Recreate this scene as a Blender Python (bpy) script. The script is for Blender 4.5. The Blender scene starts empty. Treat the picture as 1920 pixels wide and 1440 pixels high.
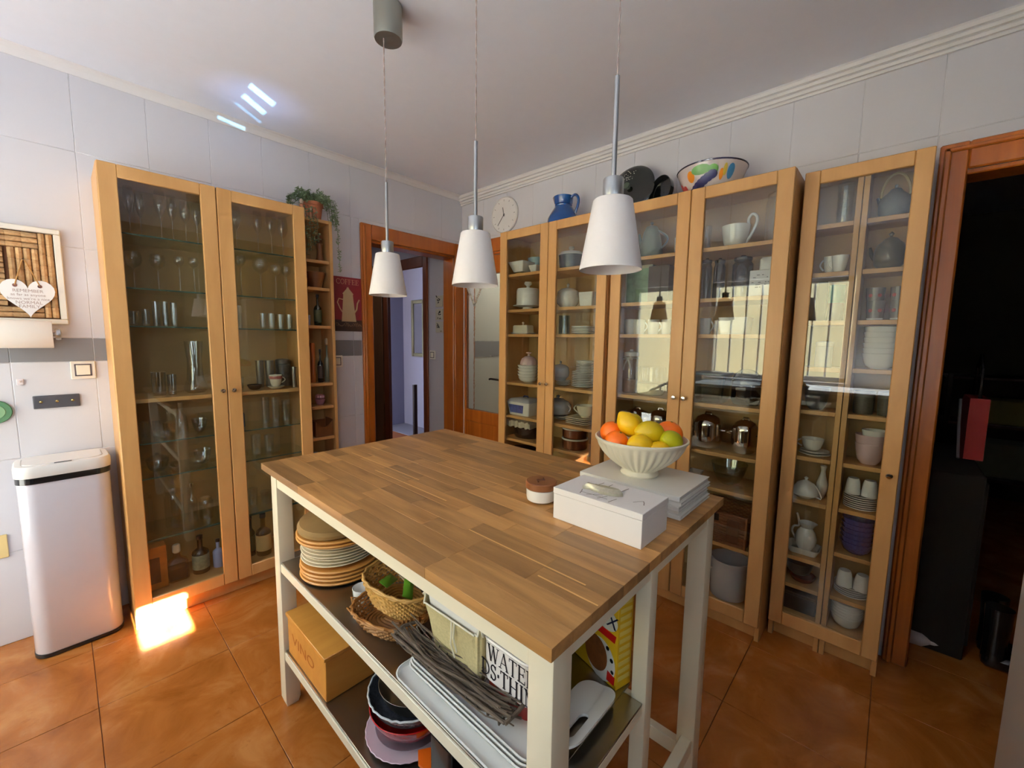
import bpy, bmesh, math, random
from mathutils import Matrix, Vector
random.seed(7)
PI = math.pi
SC = bpy.context.scene
COL = SC.collection

# ---------------------------------------------------------------- camera
yaw, pitch, roll, FPX = 0.7439, -0.1068, 0.0137, 780.0
fw = Vector((math.cos(yaw)*math.cos(pitch), math.sin(yaw)*math.cos(pitch), math.sin(pitch)))
rt = Vector((math.sin(yaw), -math.cos(yaw), 0)); up = rt.cross(fw)
rt2 = rt*math.cos(roll) + up*math.sin(roll); up2 = -rt*math.sin(roll) + up*math.cos(roll)
cd = bpy.data.cameras.new('camera'); cam = bpy.data.objects.new('camera', cd); COL.objects.link(cam)
cam.matrix_world = Matrix(((rt2.x, up2.x, -fw.x, -2.3019), (rt2.y, up2.y, -fw.y, -2.7003), (rt2.z, up2.z, -fw.z, 1.3302), (0, 0, 0, 1)))
cd.sensor_width = 36; cd.lens = 36*FPX/1920; cd.clip_start = 0.02; cd.clip_end = 100
SC.camera = cam

# ---------------------------------------------------------------- world, sun, lamps, exposure
SC.view_settings.view_transform = 'Standard'; SC.view_settings.look = 'None'
SC.view_settings.gamma = 1; SC.view_settings.use_curve_mapping = False
SC.view_settings.exposure = 0.22
W = bpy.data.worlds.new('sky'); SC.world = W; W.use_nodes = True
wn = W.node_tree.nodes; wl = W.node_tree.links
bg = wn['Background']; bg.inputs[0].default_value = (0.76, 0.86, 1.0, 1); bg.inputs[1].default_value = 11.0

def aim(o, d):
    o.rotation_euler = Vector(d).to_track_quat('-Z', 'Y').to_euler()
def area(name, loc, d, sx, sy, power, color=(1, 1, 1), portal=False, spread=PI, spin=0):
    l = bpy.data.lights.new(name, 'AREA'); l.shape = 'RECTANGLE'; l.size = sx; l.size_y = sy
    l.energy = power; l.color = color; l.spread = spread
    if portal: l.cycles.is_portal = True
    o = bpy.data.objects.new(name, l); COL.objects.link(o); o.location = loc; aim(o, d)
    if spin: o.rotation_euler.rotate_axis('Z', spin)
    return o
sun = bpy.data.lights.new('sun', 'SUN'); sun.energy = 300; sun.angle = math.radians(0.5); sun.color = (1.0, 0.97, 0.95)
so = bpy.data.objects.new('sun', sun); COL.objects.link(so); aim(so, (0.0, 1.0, -0.532))
# daylight portals in the glazed door and window of the left hand wall, and in the opening behind the camera
area('daylight_portal', (-3.46, -0.52, 1.0), (1, 0, 0), 1.96, 0.86, 1, portal=True)
area('daylight_portal', (-3.46, -1.70, 1.45), (1, 0, 0), 1.1, 1.30, 1, portal=True)
# unseen fill lights added to brighten the frosted-door room and the hall
area('back_room_fill', (0.45, -0.45, 2.3), (0, 0, -1), 0.4, 0.4, 6, (1.0, 0.97, 0.90))
area('hall_fill', (-0.75, 1.15, 2.3), (0, 0, -1), 0.3, 0.3, 2.4, (0.95, 0.95, 1.0))
area('daylight_portal', (-3.07, -3.76, 1.65), (0, 1, 0), 0.62, 0.6, 1, portal=True)
area('bedroom_fill', (0.65, 1.7, 2.2), (0, 0, -1), 0.5, 0.5, 0.55, (0.80, 0.86, 1.0))  # unseen fill light added to brighten the lavender room
# narrow blue lamps added below the ceiling to imitate sun glints
def add_glint_lamp(x0, y0, x1, y1, w, e):
    src = Vector((-3.12, -2.6, 0.90)); tgt = Vector(((x0+x1)/2, (y0+y1)/2, 2.47)); d = (tgt-src).normalized()
    s_ = Vector((x1-x0, y1-y0, 0)); L = s_.length; s_.normalize(); lx = s_-d*s_.dot(d); fx = lx.length; lx.normalize(); ly = (-d).cross(lx)
    p = ly-d*(ly.z/d.z); k = max(s_.cross(p).length, 0.2)
    o = area('glint_lamp', tuple(tgt-d*0.45), d, L*fx, w/k, e, (0.20, 0.60, 1.0), spread=math.radians(1.4))
    o.rotation_euler = Matrix((lx, ly, -d)).transposed().to_euler()
add_glint_lamp(-1.629, -0.425, -1.497, -0.332, 0.042, 0.050)
add_glint_lamp(-1.625, -0.310, -1.502, -0.207, 0.038, 0.045)
add_glint_lamp(-1.632, -0.206, -1.485, -0.089, 0.022, 0.007)
add_glint_lamp(-1.649, 0.008, -1.512, 0.036, 0.030, 0.012)
area('glint_lamp', (-1.62, -0.42, 2.02), (0.12, 0.25, 1), 0.06, 0.06, 0.10, (0.25, 0.45, 1.0), spread=math.radians(60))  # wider faint lamp added for the blue halo around the glints

C_ = SC.cycles
C_.max_bounces = 10; C_.diffuse_bounces = 5; C_.glossy_bounces = 4; C_.transmission_bounces = 6
C_.transparent_max_bounces = 40; C_.caustics_reflective = False; C_.caustics_refractive = False
C_.sample_clamp_indirect = 6.0; C_.use_denoising = True

# ---------------------------------------------------------------- materials
def lin(c):
    return tuple(((v/255.0)/12.92 if v/255.0 <= 0.04045 else ((v/255.0+0.055)/1.055)**2.4) for v in c)
MC = {}
def base(name):
    m = bpy.data.materials.new(name); m.use_nodes = True
    nt = m.node_tree; b = nt.nodes['Principled BSDF']; return m, nt, b
def mat(name, rgb, rough=0.5, metal=0.0, coat=0.0, noise=0.0, nscale=20, bump=0.0):
    if name in MC: return MC[name]
    m, nt, b = base(name); c = lin(rgb)
    b.inputs['Base Color'].default_value = (*c, 1); b.inputs['Roughness'].default_value = rough
    b.inputs['Metallic'].default_value = metal; b.inputs['Coat Weight'].default_value = coat
    tc = nt.nodes.new('ShaderNodeTexCoord'); n = nt.nodes.new('ShaderNodeTexNoise'); n.inputs['Scale'].default_value = nscale
    n.inputs['Detail'].default_value = 4
    nt.links.new(tc.outputs['Object'], n.inputs['Vector'])
    mx = nt.nodes.new('ShaderNodeMix'); mx.data_type = 'RGBA'
    k = max(noise, 0.02)
    mx.inputs['A'].default_value = tuple(v*(1-k) for v in c)+(1,); mx.inputs['B'].default_value = tuple(min(1, v*(1+k)) for v in c)+(1,)
    nt.links.new(n.outputs['Fac'], mx.inputs['Factor']); nt.links.new(mx.outputs['Result'], b.inputs['Base Color'])
    if bump:
        bp = nt.nodes.new('ShaderNodeBump'); bp.inputs['Strength'].default_value = bump; bp.inputs['Distance'].default_value = 0.002
        nt.links.new(n.outputs['Fac'], bp.inputs['Height']); nt.links.new(bp.outputs['Normal'], b.inputs['Normal'])
    MC[name] = m; return m
def wood(name, a, b2, rough=0.4, scale=(3, 40, 3), tone=0.12, coat=0.0, grain=0.5):
    """procedural wood: streaks along local axis with the small scale, tone differs per object"""
    if name in MC: return MC[name]
    m, nt, b = base(name); N = nt.nodes.new; Lk = nt.links.new
    tc = N('ShaderNodeTexCoord'); oi = N('ShaderNodeObjectInfo')
    mp = N('ShaderNodeMapping'); mp.inputs['Scale'].default_value = scale
    ad = N('ShaderNodeVectorMath'); ad.operation = 'ADD'
    sc = N('ShaderNodeMath'); sc.operation = 'MULTIPLY'; sc.inputs[1].default_value = 37.0
    Lk(oi.outputs['Random'], sc.inputs[0]); Lk(tc.outputs['Object'], mp.inputs['Vector'])
    Lk(mp.outputs['Vector'], ad.inputs[0]); Lk(sc.outputs[0], ad.inputs[1])
    n = N('ShaderNodeTexNoise'); n.inputs['Scale'].default_value = 1.0; n.inputs['Detail'].default_value = 7; n.inputs['Roughness'].default_value = 0.6
    n.inputs['Distortion'].default_value = 0.6
    Lk(ad.outputs[0], n.inputs['Vector'])
    mr = N('ShaderNodeMapRange'); mr.inputs['From Min'].default_value = 0.5-grain*0.5; mr.inputs['From Max'].default_value = 0.5+grain*0.5
    Lk(n.outputs['Fac'], mr.inputs['Value'])
    mx = N('ShaderNodeMix'); mx.data_type = 'RGBA'; mx.inputs['A'].default_value = (*lin(a), 1); mx.inputs['B'].default_value = (*lin(b2), 1)
    Lk(mr.outputs['Result'], mx.inputs['Factor'])
    hs = N('ShaderNodeHueSaturation'); vr = N('ShaderNodeMapRange'); vr.inputs['To Min'].default_value = 1-tone; vr.inputs['To Max'].default_value = 1+tone
    Lk(oi.outputs['Random'], vr.inputs['Value']); Lk(vr.outputs['Result'], hs.inputs['Value']); Lk(mx.outputs['Result'], hs.inputs['Color'])
    Lk(hs.outputs['Color'], b.inputs['Base Color'])
    b.inputs['Roughness'].default_value = rough; b.inputs['Coat Weight'].default_value = coat; b.inputs['Coat Roughness'].default_value = 0.2
    bp = N('ShaderNodeBump'); bp.inputs['Strength'].default_value = 0.08; bp.inputs['Distance'].default_value = 0.001
    Lk(n.outputs['Fac'], bp.inputs['Height']); Lk(bp.outputs['Normal'], b.inputs['Normal'])
    MC[name] = m; return m
def glass(name, tint=(0.96, 0.98, 0.97), rough=0.0, f0=0.05, refl=(1, 1, 1), mul=1.0):
    """thin clear glass: straight-through transmission plus Fresnel reflection on either side of the sheet"""
    if name in MC: return MC[name]
    m = bpy.data.materials.new(name); m.use_nodes = True; nt = m.node_tree; nt.nodes.clear(); N = nt.nodes.new; Lk = nt.links.new
    g = N('ShaderNodeNewGeometry'); d = N('ShaderNodeVectorMath'); d.operation = 'DOT_PRODUCT'
    Lk(g.outputs['Normal'], d.inputs[0]); Lk(g.outputs['Incoming'], d.inputs[1])
    ab = N('ShaderNodeMath'); ab.operation = 'ABSOLUTE'; Lk(d.outputs['Value'], ab.inputs[0])
    s = N('ShaderNodeMath'); s.operation = 'SUBTRACT'; s.inputs[0].default_value = 1; Lk(ab.outputs[0], s.inputs[1])
    p = N('ShaderNodeMath'); p.operation = 'POWER'; p.inputs[1].default_value = 5; Lk(s.outputs[0], p.inputs[0])
    f = N('ShaderNodeMath'); f.operation = 'MULTIPLY_ADD'; f.inputs[1].default_value = (1-f0)*mul; f.inputs[2].default_value = f0; Lk(p.outputs[0], f.inputs[0])
    t = N('ShaderNodeBsdfTransparent'); t.inputs[0].default_value = (*tint, 1)
    gl = N('ShaderNodeBsdfGlossy'); gl.inputs['Color'].default_value = (*refl, 1); gl.inputs['Roughness'].default_value = rough
    mx = N('ShaderNodeMixShader'); Lk(f.outputs[0], mx.inputs[0]); Lk(t.outputs[0], mx.inputs[1]); Lk(gl.outputs[0], mx.inputs[2])
    o = N('ShaderNodeOutputMaterial'); Lk(mx.outputs[0], o.inputs[0])
    MC[name] = m; return m

BIRCH = wood('birch_veneer', (214, 165, 104), (192, 141, 82), 0.38, (9, 9, 1.6), 0.05)
BIRCHB = wood('birch_back', (196, 160, 104), (180, 144, 92), 0.5, (4, 4, 1.2), 0.03)
PINE = wood('orange_pine', (186, 104, 32), (142, 70, 14), 0.35, (16, 16, 1.2), 0.04, coat=0.2)
PINEH = wood('orange_pine_rail', (186, 104, 32), (142, 70, 14), 0.35, (1.2, 16, 16), 0.04, coat=0.2)
DARKW = wood('dark_brown_wood', (78, 40, 20), (54, 26, 12), 0.4, (10, 10, 1.2), 0.03)
BLOCK = wood('oak_butcher_block', (184, 136, 80), (134, 93, 48), 0.42, (28, 2.6, 28), 0.34, grain=0.4)
PALEOAK = wood('pale_sapwood', (216, 170, 108), (200, 150, 90), 0.42, (28, 2.6, 28), 0.05)
ALDER = wood('honey_wood', (214, 150, 66), (190, 124, 44), 0.45, (2, 14, 14), 0.04)
BROWNW = wood('brown_turned_wood', (134, 82, 42), (104, 58, 26), 0.45, (12, 12, 3), 0.08)
CREAM = mat('cream_paint', (232, 222, 196), 0.4)
STEEL = mat('brushed_steel', (170, 164, 152), 0.32, 1.0)
CHROME = mat('polished_steel', (225, 225, 225), 0.07, 1.0)
ALU = mat('satin_aluminium', (176, 178, 180), 0.3, 0.9)
WHITEP = mat('white_porcelain', (232, 230, 224), 0.15, coat=0.3)
CREAMP = mat('cream_porcelain', (228, 218, 192), 0.18, coat=0.3)
GREYW = mat('grey_white_porcelain', (190, 190, 196), 0.2, coat=0.3)
WTILE = mat('white_glazed_tile', (218, 216, 222), 0.22, coat=0.15, bump=0.25, nscale=7)
GROUT = mat('pale_grout', (222, 220, 224), 0.8)
GTILE = mat('grey_border_tile', (128, 126, 130), 0.3)
PLASTER = mat('white_ceiling_plaster', (234, 236, 246), 0.8)
PAINTW = mat('white_wall_paint', (238, 236, 238), 0.7)
GLS = glass('clear_pane_glass', (0.93, 0.95, 0.93), 0.0, 0.05)
GSH = glass('greenish_shelf_glass', (0.90, 0.95, 0.92), 0.0, 0.05)
GEDGE = mat('green_glass_edge', (70, 92, 80), 0.1)
GW = glass('clear_tableware_glass', (0.92, 0.935, 0.94), 0.012, 0.095, mul=1.0)
BLACK = mat('black_gloss', (22, 22, 24), 0.2, coat=0.3)
DARKG = mat('dark_grey_stoneware', (62, 62, 62), 0.3, coat=0.3)

# ---------------------------------------------------------------- mesh helpers
class MB:
    def __init__(s): s.v = []; s.f = []; s.m = []; s.mi = 0
    def add(s, v, f):
        o = len(s.v); s.v += [tuple(p) for p in v]; s.f += [tuple(i+o for i in q) for q in f]; s.m += [s.mi]*len(f)
    def box(s, x0, x1, y0, y1, z0, z1, b=0.0, M=None):
        if x0 > x1: x0, x1 = x1, x0
        if y0 > y1: y0, y1 = y1, y0
        if z0 > z1: z0, z1 = z1, z0
        b = min(b, (x1-x0)*0.45, (y1-y0)*0.45, (z1-z0)*0.45)
        if b <= 0:
            v = [(x, y, z) for x in (x0, x1) for y in (y0, y1) for z in (z0, z1)]
            f = [(0, 1, 3, 2), (4, 6, 7, 5), (0, 4, 5, 1), (2, 3, 7, 6), (0, 2, 6, 4), (1, 5, 7, 3)]
        else:
            X, Y, Z = (x0, x1), (y0, y1), (z0, z1); v = []; ix = {}
            for i in (0, 1):
                for j in (0, 1):
                    for k in (0, 1):
                        for a in range(3):
                            p = [X[i], Y[j], Z[k]]
                            for q, s_ in ((0, i), (1, j), (2, k)):
                                if q != a: p[q] += b*(1-2*s_)
                            ix[(i, j, k, a)] = len(v); v.append(tuple(p))
            f = []
            for a in range(3):
                o1, o2 = [q for q in range(3) if q != a]
                for s_ in (0, 1):
                    q = []
                    for (u, w) in ((0, 0), (1, 0), (1, 1), (0, 1)):
                        c = [0, 0, 0]; c[a] = s_; c[o1] = u; c[o2] = w; q.append(ix[(c[0], c[1], c[2], a)])
                    f.append(tuple(q))
            for a in range(3):
                o1, o2 = [q for q in range(3) if q != a]
                for u in (0, 1):
                    for w in (0, 1):
                        c0 = [0, 0, 0]; c1 = [0, 0, 0]; c0[o1] = c1[o1] = u; c0[o2] = c1[o2] = w; c1[a] = 1
                        f.append((ix[(*c0, o1)], ix[(*c1, o1)], ix[(*c1, o2)], ix[(*c0, o2)]))
            for i in (0, 1):
                for j in (0, 1):
                    for k in (0, 1): f.append(tuple(ix[(i, j, k, a)] for a in range(3)))
        if M is not None: v = [tuple(M @ Vector(p)) for p in v]
        s.add(v, f); return s
    def lathe(s, prof, seg=24, c=(0, 0, 0), sx=1, sy=1, wob=None, M=None, cap=True):
        v = []; f = []; n = len(prof)
        for k in range(seg):
            a = 2*PI*k/seg
            for i, (r, z) in enumerate(prof):
                q = r*(wob(a, i) if wob else 1)
                v.append((c[0]+q*math.cos(a)*sx, c[1]+q*math.sin(a)*sy, c[2]+z))
        for k in range(seg):
            k2 = (k+1) % seg
            for i in range(n-1):
                f.append((k*n+i, k2*n+i, k2*n+i+1, k*n+i+1))
        if cap:
            if prof[0][0] > 1e-6: f.append(tuple(k*n for k in reversed(range(seg))))
            if prof[-1][0] > 1e-6: f.append(tuple(k*n+n-1 for k in range(seg)))
        if M is not None: v = [tuple(M @ Vector(p)) for p in v]
        s.add(v, f); return s
    def tube(s, pts, r, seg=8, closed=False, flat=1.0):
        P = [Vector(p) for p in pts]; n = len(P); v = []; f = []; up_ = Vector((0, 0, 1)); last = None
        R = r if isinstance(r, (list, tuple)) else [r]*n
        for i in range(n):
            t = (P[(i+1) % n]-P[i-1]) if closed else (P[min(i+1, n-1)]-P[max(i-1, 0)])
            if t.length < 1e-9: t = Vector((0, 0, 1))
            t.normalize()
            if last is None: a = t.cross(up_ if abs(t.z) < 0.9 else Vector((1, 0, 0)))
            else: a = last - t*last.dot(t)
            if a.length < 1e-9: a = t.cross(Vector((1, 0, 0)))
            a.normalize(); b = t.cross(a); last = a
            for k in range(seg):
                th = 2*PI*k/seg; v.append(tuple(P[i]+a*math.cos(th)*R[i]+b*math.sin(th)*R[i]*flat))
        for i in range(n if closed else n-1):
            j = (i+1) % n
            for k in range(seg):
                k2 = (k+1) % seg; f.append((i*seg+k, i*seg+k2, j*seg+k2, j*seg+k))
        if not closed: f.append(tuple(reversed(range(seg)))); f.append(tuple((n-1)*seg+k for k in range(seg)))
        s.add(v, f); return s
    def prism(s, poly, z0, z1, M=None):
        n = len(poly); v = [(x, y, z0) for x, y in poly]+[(x, y, z1) for x, y in poly]
        f = [tuple(reversed(range(n))), tuple(range(n, 2*n))]+[(i, (i+1) % n, n+(i+1) % n, n+i) for i in range(n)]
        if M is not None: v = [tuple(M @ Vector(p)) for p in v]
        s.add(v, f); return s
    def build(s, name, m, parent=None, ang=38):
        me = bpy.data.meshes.new(name); me.from_pydata(s.v, [], s.f)
        mats = m if isinstance(m, (list, tuple)) else [m]
        for q in mats: me.materials.append(q)
        if len(mats) > 1: me.polygons.foreach_set('material_index', s.m)
        bm = bmesh.new(); bm.from_mesh(me); bmesh.ops.recalc_face_normals(bm, faces=bm.faces); bm.to_mesh(me); bm.free()
        me.shade_smooth(); me.set_sharp_from_angle(angle=math.radians(ang)); me.update()
        o = bpy.data.objects.new(name, me); COL.objects.link(o)
        if parent is not None: o.parent = parent
        return o
def smooth(pts, n=5):
    P = [Vector(p) for p in pts]; P = [P[0]*2-P[1]]+P+[P[-1]*2-P[-2]]; o = []
    for i in range(1, len(P)-2):
        for k in range(n):
            t = k/n; a, b, c, d = P[i-1:i+3]; o.append(tuple(0.5*((b*2)+(c-a)*t+(a*2-b*5+c*4-d)*t*t+(b*3-a-c*3+d)*t**3)))
    return o+[tuple(P[-2])]
def thing(name, label, cat, loc=(0, 0, 0), rz=0, group=None):
    o = bpy.data.objects.new(name, None); COL.objects.link(o); o.empty_display_size = 0.05
    o.location = loc; o.rotation_euler = (0, 0, rz); o['label'] = label; o['category'] = cat
    if group: o['group'] = group
    return o
def tag(o, label, cat, group=None, kind=None):
    o['label'] = label; o['category'] = cat
    if group: o['group'] = group
    if kind: o['kind'] = kind
    return o
def struct(o): o['kind'] = 'structure'; return o
def dup(root):
    r = root.copy(); COL.objects.link(r)
    for ch in list(root.children):
        c = ch.copy(); COL.objects.link(c); c.parent = r
        for g in list(ch.children):
            d = g.copy(); COL.objects.link(d); d.parent = c
    return r
def text(s, size, m, parent, loc, rot, extrude=0.0004, align='CENTER', name='lettering', sx=1.0, shear=0.0):
    cu = bpy.data.curves.new(name, 'FONT'); cu.body = s; cu.size = size; cu.extrude = extrude; cu.align_x = align; cu.align_y = 'CENTER'; cu.shear = shear
    cu.resolution_u = 3
    cu.materials.append(m); tmp = bpy.data.objects.new(name, cu); COL.objects.link(tmp); me = bpy.data.meshes.new_from_object(tmp); bpy.data.objects.remove(tmp); bpy.data.curves.remove(cu)
    me.name = name; o = bpy.data.objects.new(name, me); COL.objects.link(o); o.parent = parent; o.location = loc; o.rotation_euler = rot
    o.scale = (sx, 1, 1); return o
def rrect(hx, hy, r, n=5):
    p = []
    for cx, cy, a0 in ((hx-r, hy-r, 0), (-hx+r, hy-r, PI/2), (-hx+r, -hy+r, PI), (hx-r, -hy+r, 1.5*PI)):
        for k in range(n+1):
            a = a0+PI/2*k/n; p.append((cx+r*math.cos(a), cy+r*math.sin(a)))
    return p
def rr_loft(mb, levels, n=5, cap0=True, cap1=True):
    """levels: (hx, hy, r, z) rounded rectangles joined upward"""
    v = []; f = []; rings = [[(x, y, z) for x, y in rrect(hx, hy, r, n)] for hx, hy, r, z in levels]; k = len(rings[0])
    for rg in rings: v += rg
    for i in range(len(rings)-1):
        for j in range(k): f.append((i*k+j, i*k+(j+1) % k, (i+1)*k+(j+1) % k, (i+1)*k+j))
    if cap0: f.append(tuple(reversed(range(k))))
    if cap1: f.append(tuple((len(rings)-1)*k+j for j in range(k)))
    mb.add(v, f); return mb

# small stroke-built serif alphabet (unit height), thick and thin strokes with serifs
def _arc(cx, cy, rx, ry, a0, a1, n=12): return [(cx+rx*math.cos(math.radians(a0+(a1-a0)*k/n)), cy+ry*math.sin(math.radians(a0+(a1-a0)*k/n))) for k in range(n+1)]
TK, TN = 0.105, 0.036
def _bar(x, y0=0, y1=1): return [([(x, y0), (x, y1)], TK)]
def _ser(x, y, w=0.12): return [([(x-w, y), (x+w, y)], TN)]
GL = {
 'W': (1.15, [([(0.12, 1), (0.36, 0)], TK), ([(0.36, 0), (0.58, 0.95)], TN), ([(0.56, 1), (0.80, 0)], TK), ([(0.80, 0), (1.03, 1)], TN)]+_ser(0.12, 1)+_ser(0.56, 1)+_ser(1.03, 1, 0.12)),
 'A': (0.92, [([(0.12, 0), (0.46, 1)], TN), ([(0.46, 1), (0.80, 0)], TK), ([(0.24, 0.34), (0.68, 0.34)], TN)]+_ser(0.12, 0, 0.13)+_ser(0.80, 0, 0.13)),
 'T': (0.80, _bar(0.40)+[([(0.06, 0.97), (0.74, 0.97)], TN*1.3), ([(0.07, 0.97), (0.07, 0.80)], TN), ([(0.73, 0.97), (0.73, 0.80)], TN)]+_ser(0.40, 0)),
 'E': (0.78, _bar(0.20)+[([(0.06, 0.97), (0.66, 0.97)], TN*1.3), ([(0.06, 0.03), (0.70, 0.03)], TN*1.3), ([(0.20, 0.52), (0.55, 0.52)], TN), ([(0.66, 0.97), (0.66, 0.80)], TN), ([(0.70, 0.03), (0.70, 0.22)], TN), ([(0.55, 0.62), (0.55, 0.42)], TN)]),
 'F': (0.74, _bar(0.20)+[([(0.06, 0.97), (0.66, 0.97)], TN*1.3), ([(0.20, 0.52), (0.52, 0.52)], TN), ([(0.66, 0.97), (0.66, 0.78)], TN), ([(0.52, 0.62), (0.52, 0.42)], TN)]+_ser(0.20, 0)),
 'R': (0.88, _bar(0.20)+[([(0.06, 0.97)]+_arc(0.38, 0.74, 0.24, 0.23, 90, -90)+[(0.20, 0.51)], TN*1.6), ([(0.40, 0.50), (0.76, 0.02)], TK*0.9)]+_ser(0.20, 0)),
 'D': (0.92, _bar(0.20)+[([(0.06, 0.97)]+_arc(0.34, 0.5, 0.46, 0.47, 90, -90, 16)+[(0.06, 0.03)], TN*1.7)]),
 'S': (0.66, [(_arc(0.33, 0.74, 0.21, 0.22, 20, 225)+_arc(0.33, 0.27, 0.22, 0.24, 60, -160), TN*2.0), ([(0.54, 0.97), (0.54, 0.74)], TN), ([(0.11, 0.03), (0.11, 0.27)], TN)]),
 'H': (0.98, _bar(0.20)+_bar(0.78)+[([(0.20, 0.5), (0.78, 0.5)], TN)]+_ser(0.20, 0)+_ser(0.20, 1)+_ser(0.78, 0)+_ser(0.78, 1)),
 'I': (0.46, _bar(0.23)+_ser(0.23, 0)+_ser(0.23, 1)),
 'N': (0.98, [([(0.20, 0), (0.20, 1)], TN), ([(0.16, 1), (0.78, 0)], TK), ([(0.78, 0), (0.78, 1)], TN)]+_ser(0.20, 0, 0.12)+_ser(0.14, 1, 0.12)+_ser(0.78, 1, 0.12)),
 'C': (0.86, [(_arc(0.46, 0.5, 0.36, 0.48, 48, 312, 20), TN*2.0), ([(0.72, 0.97), (0.72, 0.72)], TN), ([(0.72, 0.24), (0.72, 0.03)], TN)]),
 'O': (0.94, [(_arc(0.47, 0.5, 0.37, 0.48, 0, 360, 24), TN*2.0)]),
 '\u00b7': (0.34, [([(0.17, 0.42), (0.17, 0.56)], TK)]),
}
def serif(s, h, m, parent, M, sx=1.0, depth=0.0006, align=0.5):
    """lettering h tall, laid in the local x-z plane of matrix M (front faces -y)"""
    W_ = sum(GL[c][0] for c in s)*h*sx; x0 = -W_*align; mb = MB()
    for c in s:
        w, st = GL[c]
        for pts, th in st:
            for (ax, ay), (bx, by) in zip(pts, pts[1:]):
                dx, dy = (bx-ax)*sx, by-ay; L = math.hypot(dx, dy) or 1; nx, ny = -dy/L*th/2, dx/L*th/2; ex, ey = dx/L*th*0.2, dy/L*th*0.2
                q = [(ax*sx-ex+nx, ay-ey+ny), (bx*sx+ex+nx, by+ey+ny), (bx*sx+ex-nx, by+ey-ny), (ax*sx-ex-nx, ay-ey-ny)]
                v = [tuple(M @ Vector((x0+X*h, d, (Y-0.5)*h))) for d in (0, -depth) for X, Y in q]
                mb.add(v, [(0, 1, 2, 3), (7, 6, 5, 4), (0, 4, 5, 1), (1, 5, 6, 2), (2, 6, 7, 3), (3, 7, 4, 0)])
        x0 += w*h*sx
    return mb.build('lettering', m, parent)

# ================================================================ ROOM SHELL
CEIL = 2.47; XL = -3.45; YB = -3.75; WT = 0.11
# floor material: warm marbled terracotta
def floor_mat():
    m, nt, b = base('marbled_terracotta'); N = nt.nodes.new; Lk = nt.links.new
    g = N('ShaderNodeNewGeometry'); n1 = N('ShaderNodeTexNoise'); n1.inputs['Scale'].default_value = 4.5; n1.inputs['Detail'].default_value = 8
    n1.inputs['Roughness'].default_value = 0.62; n1.inputs['Distortion'].default_value = 0.8
    n2 = N('ShaderNodeTexNoise'); n2.inputs['Scale'].default_value = 14; n2.inputs['Detail'].default_value = 6; n2.inputs['Roughness'].default_value = 0.7
    Lk(g.outputs['Position'], n1.inputs['Vector']); Lk(g.outputs['Position'], n2.inputs['Vector'])
    cr = N('ShaderNodeValToRGB'); e = cr.color_ramp.elements
    e[0].position = 0.30; e[0].color = (*lin((140, 76, 20)), 1); e[1].position = 0.72; e[1].color = (*lin((186, 124, 66)), 1)
    x = cr.color_ramp.elements.new(0.52); x.color = (*lin((166, 98, 38)), 1)
    Lk(n1.outputs['Fac'], cr.inputs[0])
    mr = N('ShaderNodeMapRange'); mr.inputs['From Min'].default_value = 0.60; mr.inputs['From Max'].default_value = 0.74; Lk(n2.outputs['Fac'], mr.inputs['Value'])
    mx = N('ShaderNodeMix'); mx.data_type = 'RGBA'; mx.inputs['B'].default_value = (*lin((124, 62, 12)), 1)
    ml = N('ShaderNodeMath'); ml.operation = 'MULTIPLY'; ml.inputs[1].default_value = 0.6; Lk(mr.outputs['Result'], ml.inputs[0])
    Lk(ml.outputs[0], mx.inputs['Factor']); Lk(cr.outputs['Color'], mx.inputs['A']); Lk(mx.outputs['Result'], b.inputs['Base Color'])
    b.inputs['Roughness'].default_value = 0.24
    return m
FLM = floor_mat(); FGR = mat('brown_floor_grout', (120, 62, 24), 0.7)
fl = struct(MB().box(XL-0.1, 4.2, -4.2, 3.2, -0.10, -0.004).build('floor', FGR))
# floor tiles (shared mesh), 0.395 x 0.405 grid
tm = MB().box(-0.1965, 0.1965, -0.2015, 0.2015, -0.006, 0.0, 0.0008)
first = None
for i in range(-4, 7):
    for j in range(-10, 5):
        cx = -1.90+0.395*(i+0.5); cy = -0.71+0.405*(j+0.5)
        if cx < XL-0.15 or cx > 0.75 or cy > 1.5 or cy < YB-0.1: continue
        if first is None: first = tm.build('tile', FLM, fl); o = first
        else: o = first.copy(); COL.objects.link(o)
        o.location = (cx, cy, 0)
pf = struct(MB().box(0.87, 4.0, -4.1, -2.3, -0.006, 0.0).build('pantry_floor', FLM))
struct(MB().box(0.87, 2.0, 0.1, 3.1, -0.006, 0.0).build('bedroom_floor', mat('grey_bedroom_floor', (120, 118, 130), 0.5)))
struct(MB().box(XL-0.1, 0.1, YB-0.1, 0.1, CEIL, CEIL+0.1).build('ceiling', PLASTER))

# wall_left (y = 0) with the doorway at its right end
GZ = 0.004; GW0 = 0.0006
wa = MB(); wa.box(XL, -0.815, GW0, WT, 0, CEIL); wa.box(-0.815, -0.09, GW0, WT, 1.99, CEIL); wa.box(-0.09, 0.1, GW0, WT, 0, CEIL)
WA = struct(wa.build('wall_left', GROUT))
wb = MB(); wb.box(GW0, WT, 0, -0.03, 0, CEIL); wb.box(GW0, WT, -0.03, -0.56, 1.99, CEIL); wb.box(GW0, WT, -0.56, -2.83, 0, CEIL)
wb.box(GW0, WT, -2.83, -3.66, 1.97, CEIL); wb.box(GW0, WT, -3.66, YB, 0, CEIL)
WB = struct(wb.build('wall_right', GROUT))
rows = [(0.0, 0.40), (0.40, 0.80), (0.80, 1.205), (1.205, 1.31), (1.31, 1.705), (1.705, 2.115), (2.115, CEIL)]
TJ = 0.0008
TC = {}
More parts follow.
